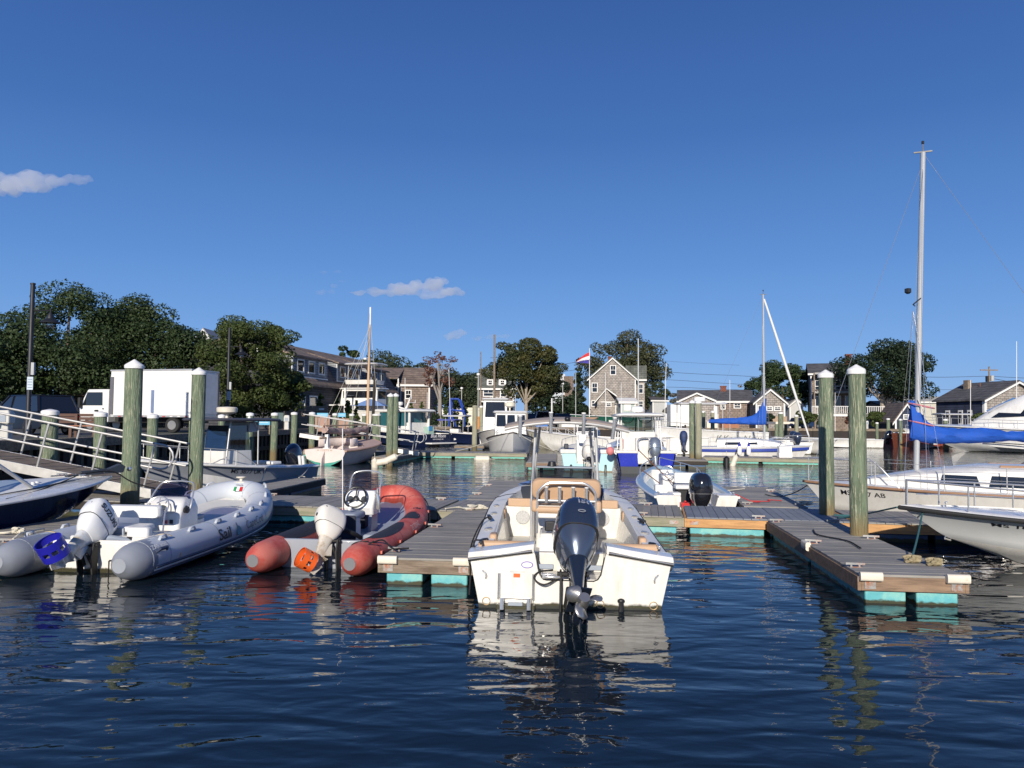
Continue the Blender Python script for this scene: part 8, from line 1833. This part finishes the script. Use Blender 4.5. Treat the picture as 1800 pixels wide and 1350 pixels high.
# clutter on the far quay: crates, drums, floats, gear
rc=random.Random(11)
def gearbox(label,px,Y,m_,w,d,h,nm='crate',z=QZ,cat='crate',grp=None):
    r=root(nm,label,cat,pxz(px,Y,z),rc.uniform(-.3,.3),grp)
    q=MB(); q.b3(-w/2,w/2,-d/2,d/2,0,h*.86); q.build('box_body',m_,r,bevel=.02); q=MB(); q.b3(-w/2-.03,w/2+.03,-d/2-.03,d/2+.03,h*.86,h); q.build('lid',m_,r,bevel=.02)
orange_w=mat('box_orange',(.55,.22,.05),.7)
gearbox('orange peach crate beside the white wheelhouse',847,72,orange_w,1.3,1.0,1.2); gearbox('blue fish tote on the quay behind the T-top, upper one',952,80,mat('tote_blue',(.02,.15,.5),.5),1.2,1.0,.9); gearbox('white storage box with a vented front behind the T-top',1000,84,white,2.0,1.0,1.2)
gearbox('peach timber bin behind the catboat sail',610,56,mat('timber_peach',(.40,.25,.19),.8),1.2,.9,.9,'timber_bin',cat='bin'); gearbox('peach timber bin behind the catboat stern',568,52,MATS['timber_peach'],1.1,1.0,1.1,'timber_bin',cat='bin')
gearbox('stacked brown timber pallets behind the flag pole foot',1040,100,mat('timber_rust',(.36,.16,.09),.8),3.0,1.5,1.6,'timber_stack',cat='timber'); gearbox('pale gear box under the cottage gable',1252,92,whitedirty,1.3,1.0,.9); gearbox('brown timber stack on the shore left of the striped sloop mast',1282,90,MATS['timber_rust'],2.0,1.2,.8,'timber_stack',cat='timber')
gearbox('white fish box on the far right quay by the shop',1718,79,white,1.5,1.0,.8); gearbox('grey locker beside the small work hoist',790,90,mat('box_grey',(.4,.41,.42),.5),1.6,1,1.2); gearbox('white hut with crossed bracing behind the blue hoist',795,96,white,2.2,1.5,2.3,'hut',cat='hut')
gearbox('white framed hut left of the rusty pole',823,95,whitedirty,3.0,1.5,2.4,'hut',cat='hut')
# far quay floats and walkways
for (a,b,Yl,lb) in ((800,850,57,'old timber float beside the bare grey brown piling'),(938,1000,70,'long pale float on the far quay behind the T-top'),(1240,1430,74,'long green grey float in front of the boat house'),(1460,1580,77,'pale float below the white railed deck')):
    A_=pxz(a,Yl,.3); B2=pxz(b,Yl,.3); dock(lb,A_.xy,B2.xy,1.8,blue_float,wood_old)
# boat house carport roof on pilings
cp=root('boat_shelter','flat white roofed boat shelter on green posts, right of the boat house','shelter',pxz(1386,66,0)); s_=66/F_PX
q=MB(); q.b3(-22*s_,18*s_,0,3,(778-735)*s_,(778-731)*s_); q.build('shelter_roof',whitedirty,cp)
for x in (-20,16):
    for y_ in (.1,2.8): q=MB(); q.tube([(x*s_,y_,-.5),(x*s_,y_,(778-735)*s_)],.15,8); q.build('post',pile_green,cp)
# ================================================================== clouds (well beyond everything, lit by the same sun)
def cloudmat(name,dens):
    m=bpy.data.materials.new(name); m.use_nodes=True; nt=m.node_tree; nt.nodes.clear(); N=nt.nodes; L=nt.links
    o=N.new('ShaderNodeOutputMaterial'); v=N.new('ShaderNodeVolumePrincipled'); v.inputs['Color'].default_value=(.98,.97,.97,1); v.inputs['Anisotropy'].default_value=.1
    v.inputs['Density'].default_value=dens; L.new(v.outputs[0],o.inputs['Volume']); return m
def cloud(label,puffs,Y,dens,seed):
    rg=random.Random(seed); q=MB(); s=Y/F_PX
    c0=ud(puffs[0][0],puffs[0][1],Y)
    for (px,py,rx,rz) in puffs:
        c=ud(px,py,Y)-c0
        for k in range(9):
            q.ball((c.x+rg.uniform(-1,1)*rx*s*.75,rg.uniform(-1,1)*rz*s*.6,c.z+rg.uniform(-.5,.8)*rz*s*.6),(rx*s*rg.uniform(.4,.75),rz*s*rg.uniform(.6,.9),rz*s*rg.uniform(.45,.8)),12,8)
    o=q.build('cloud',cloudmat('cloud_vapour_%d'%seed,dens),None); o.location=c0; 
    rm=o.modifiers.new('r','REMESH'); rm.mode='VOXEL'; rm.voxel_size=4.5
    tx=bpy.data.textures.new('cl','CLOUDS'); tx.noise_scale=20; dp=o.modifiers.new('d','DISPLACE'); dp.texture=tx; dp.strength=17; dp.mid_level=.5
    tag(o,label,'cloud'); return o
cloud('grey white ragged cloud at the left edge of the sky',[(10,327,26,22),(50,322,30,20),(90,320,26,14),(125,319,22,10),(155,314,16,6)],2200,.016,3)
cloud('long white cloud above the catboat mast',[(640,514,22,5),(675,513,26,8),(712,508,28,12),(750,502,26,13),(775,494,14,8),(760,521,30,7),(797,515,18,10)],2200,.026,4)
cloud('small white puff above the bare tree',[(795,592,16,7),(806,586,12,6)],2200,.022,6)
cloud('faint flat cloud beside the wooden pole top',[(845,594,18,4),(875,592,22,5),(895,590,10,4)],2200,.014,7)
cloud('faint wispy cloud left of the long white cloud',[(570,513,14,5),(590,503,10,4),(600,495,8,3)],2200,.010,8)
cloud('faint wisp highest of the small clouds',[(575,478,22,3),(596,477,8,3)],2200,.007,9)
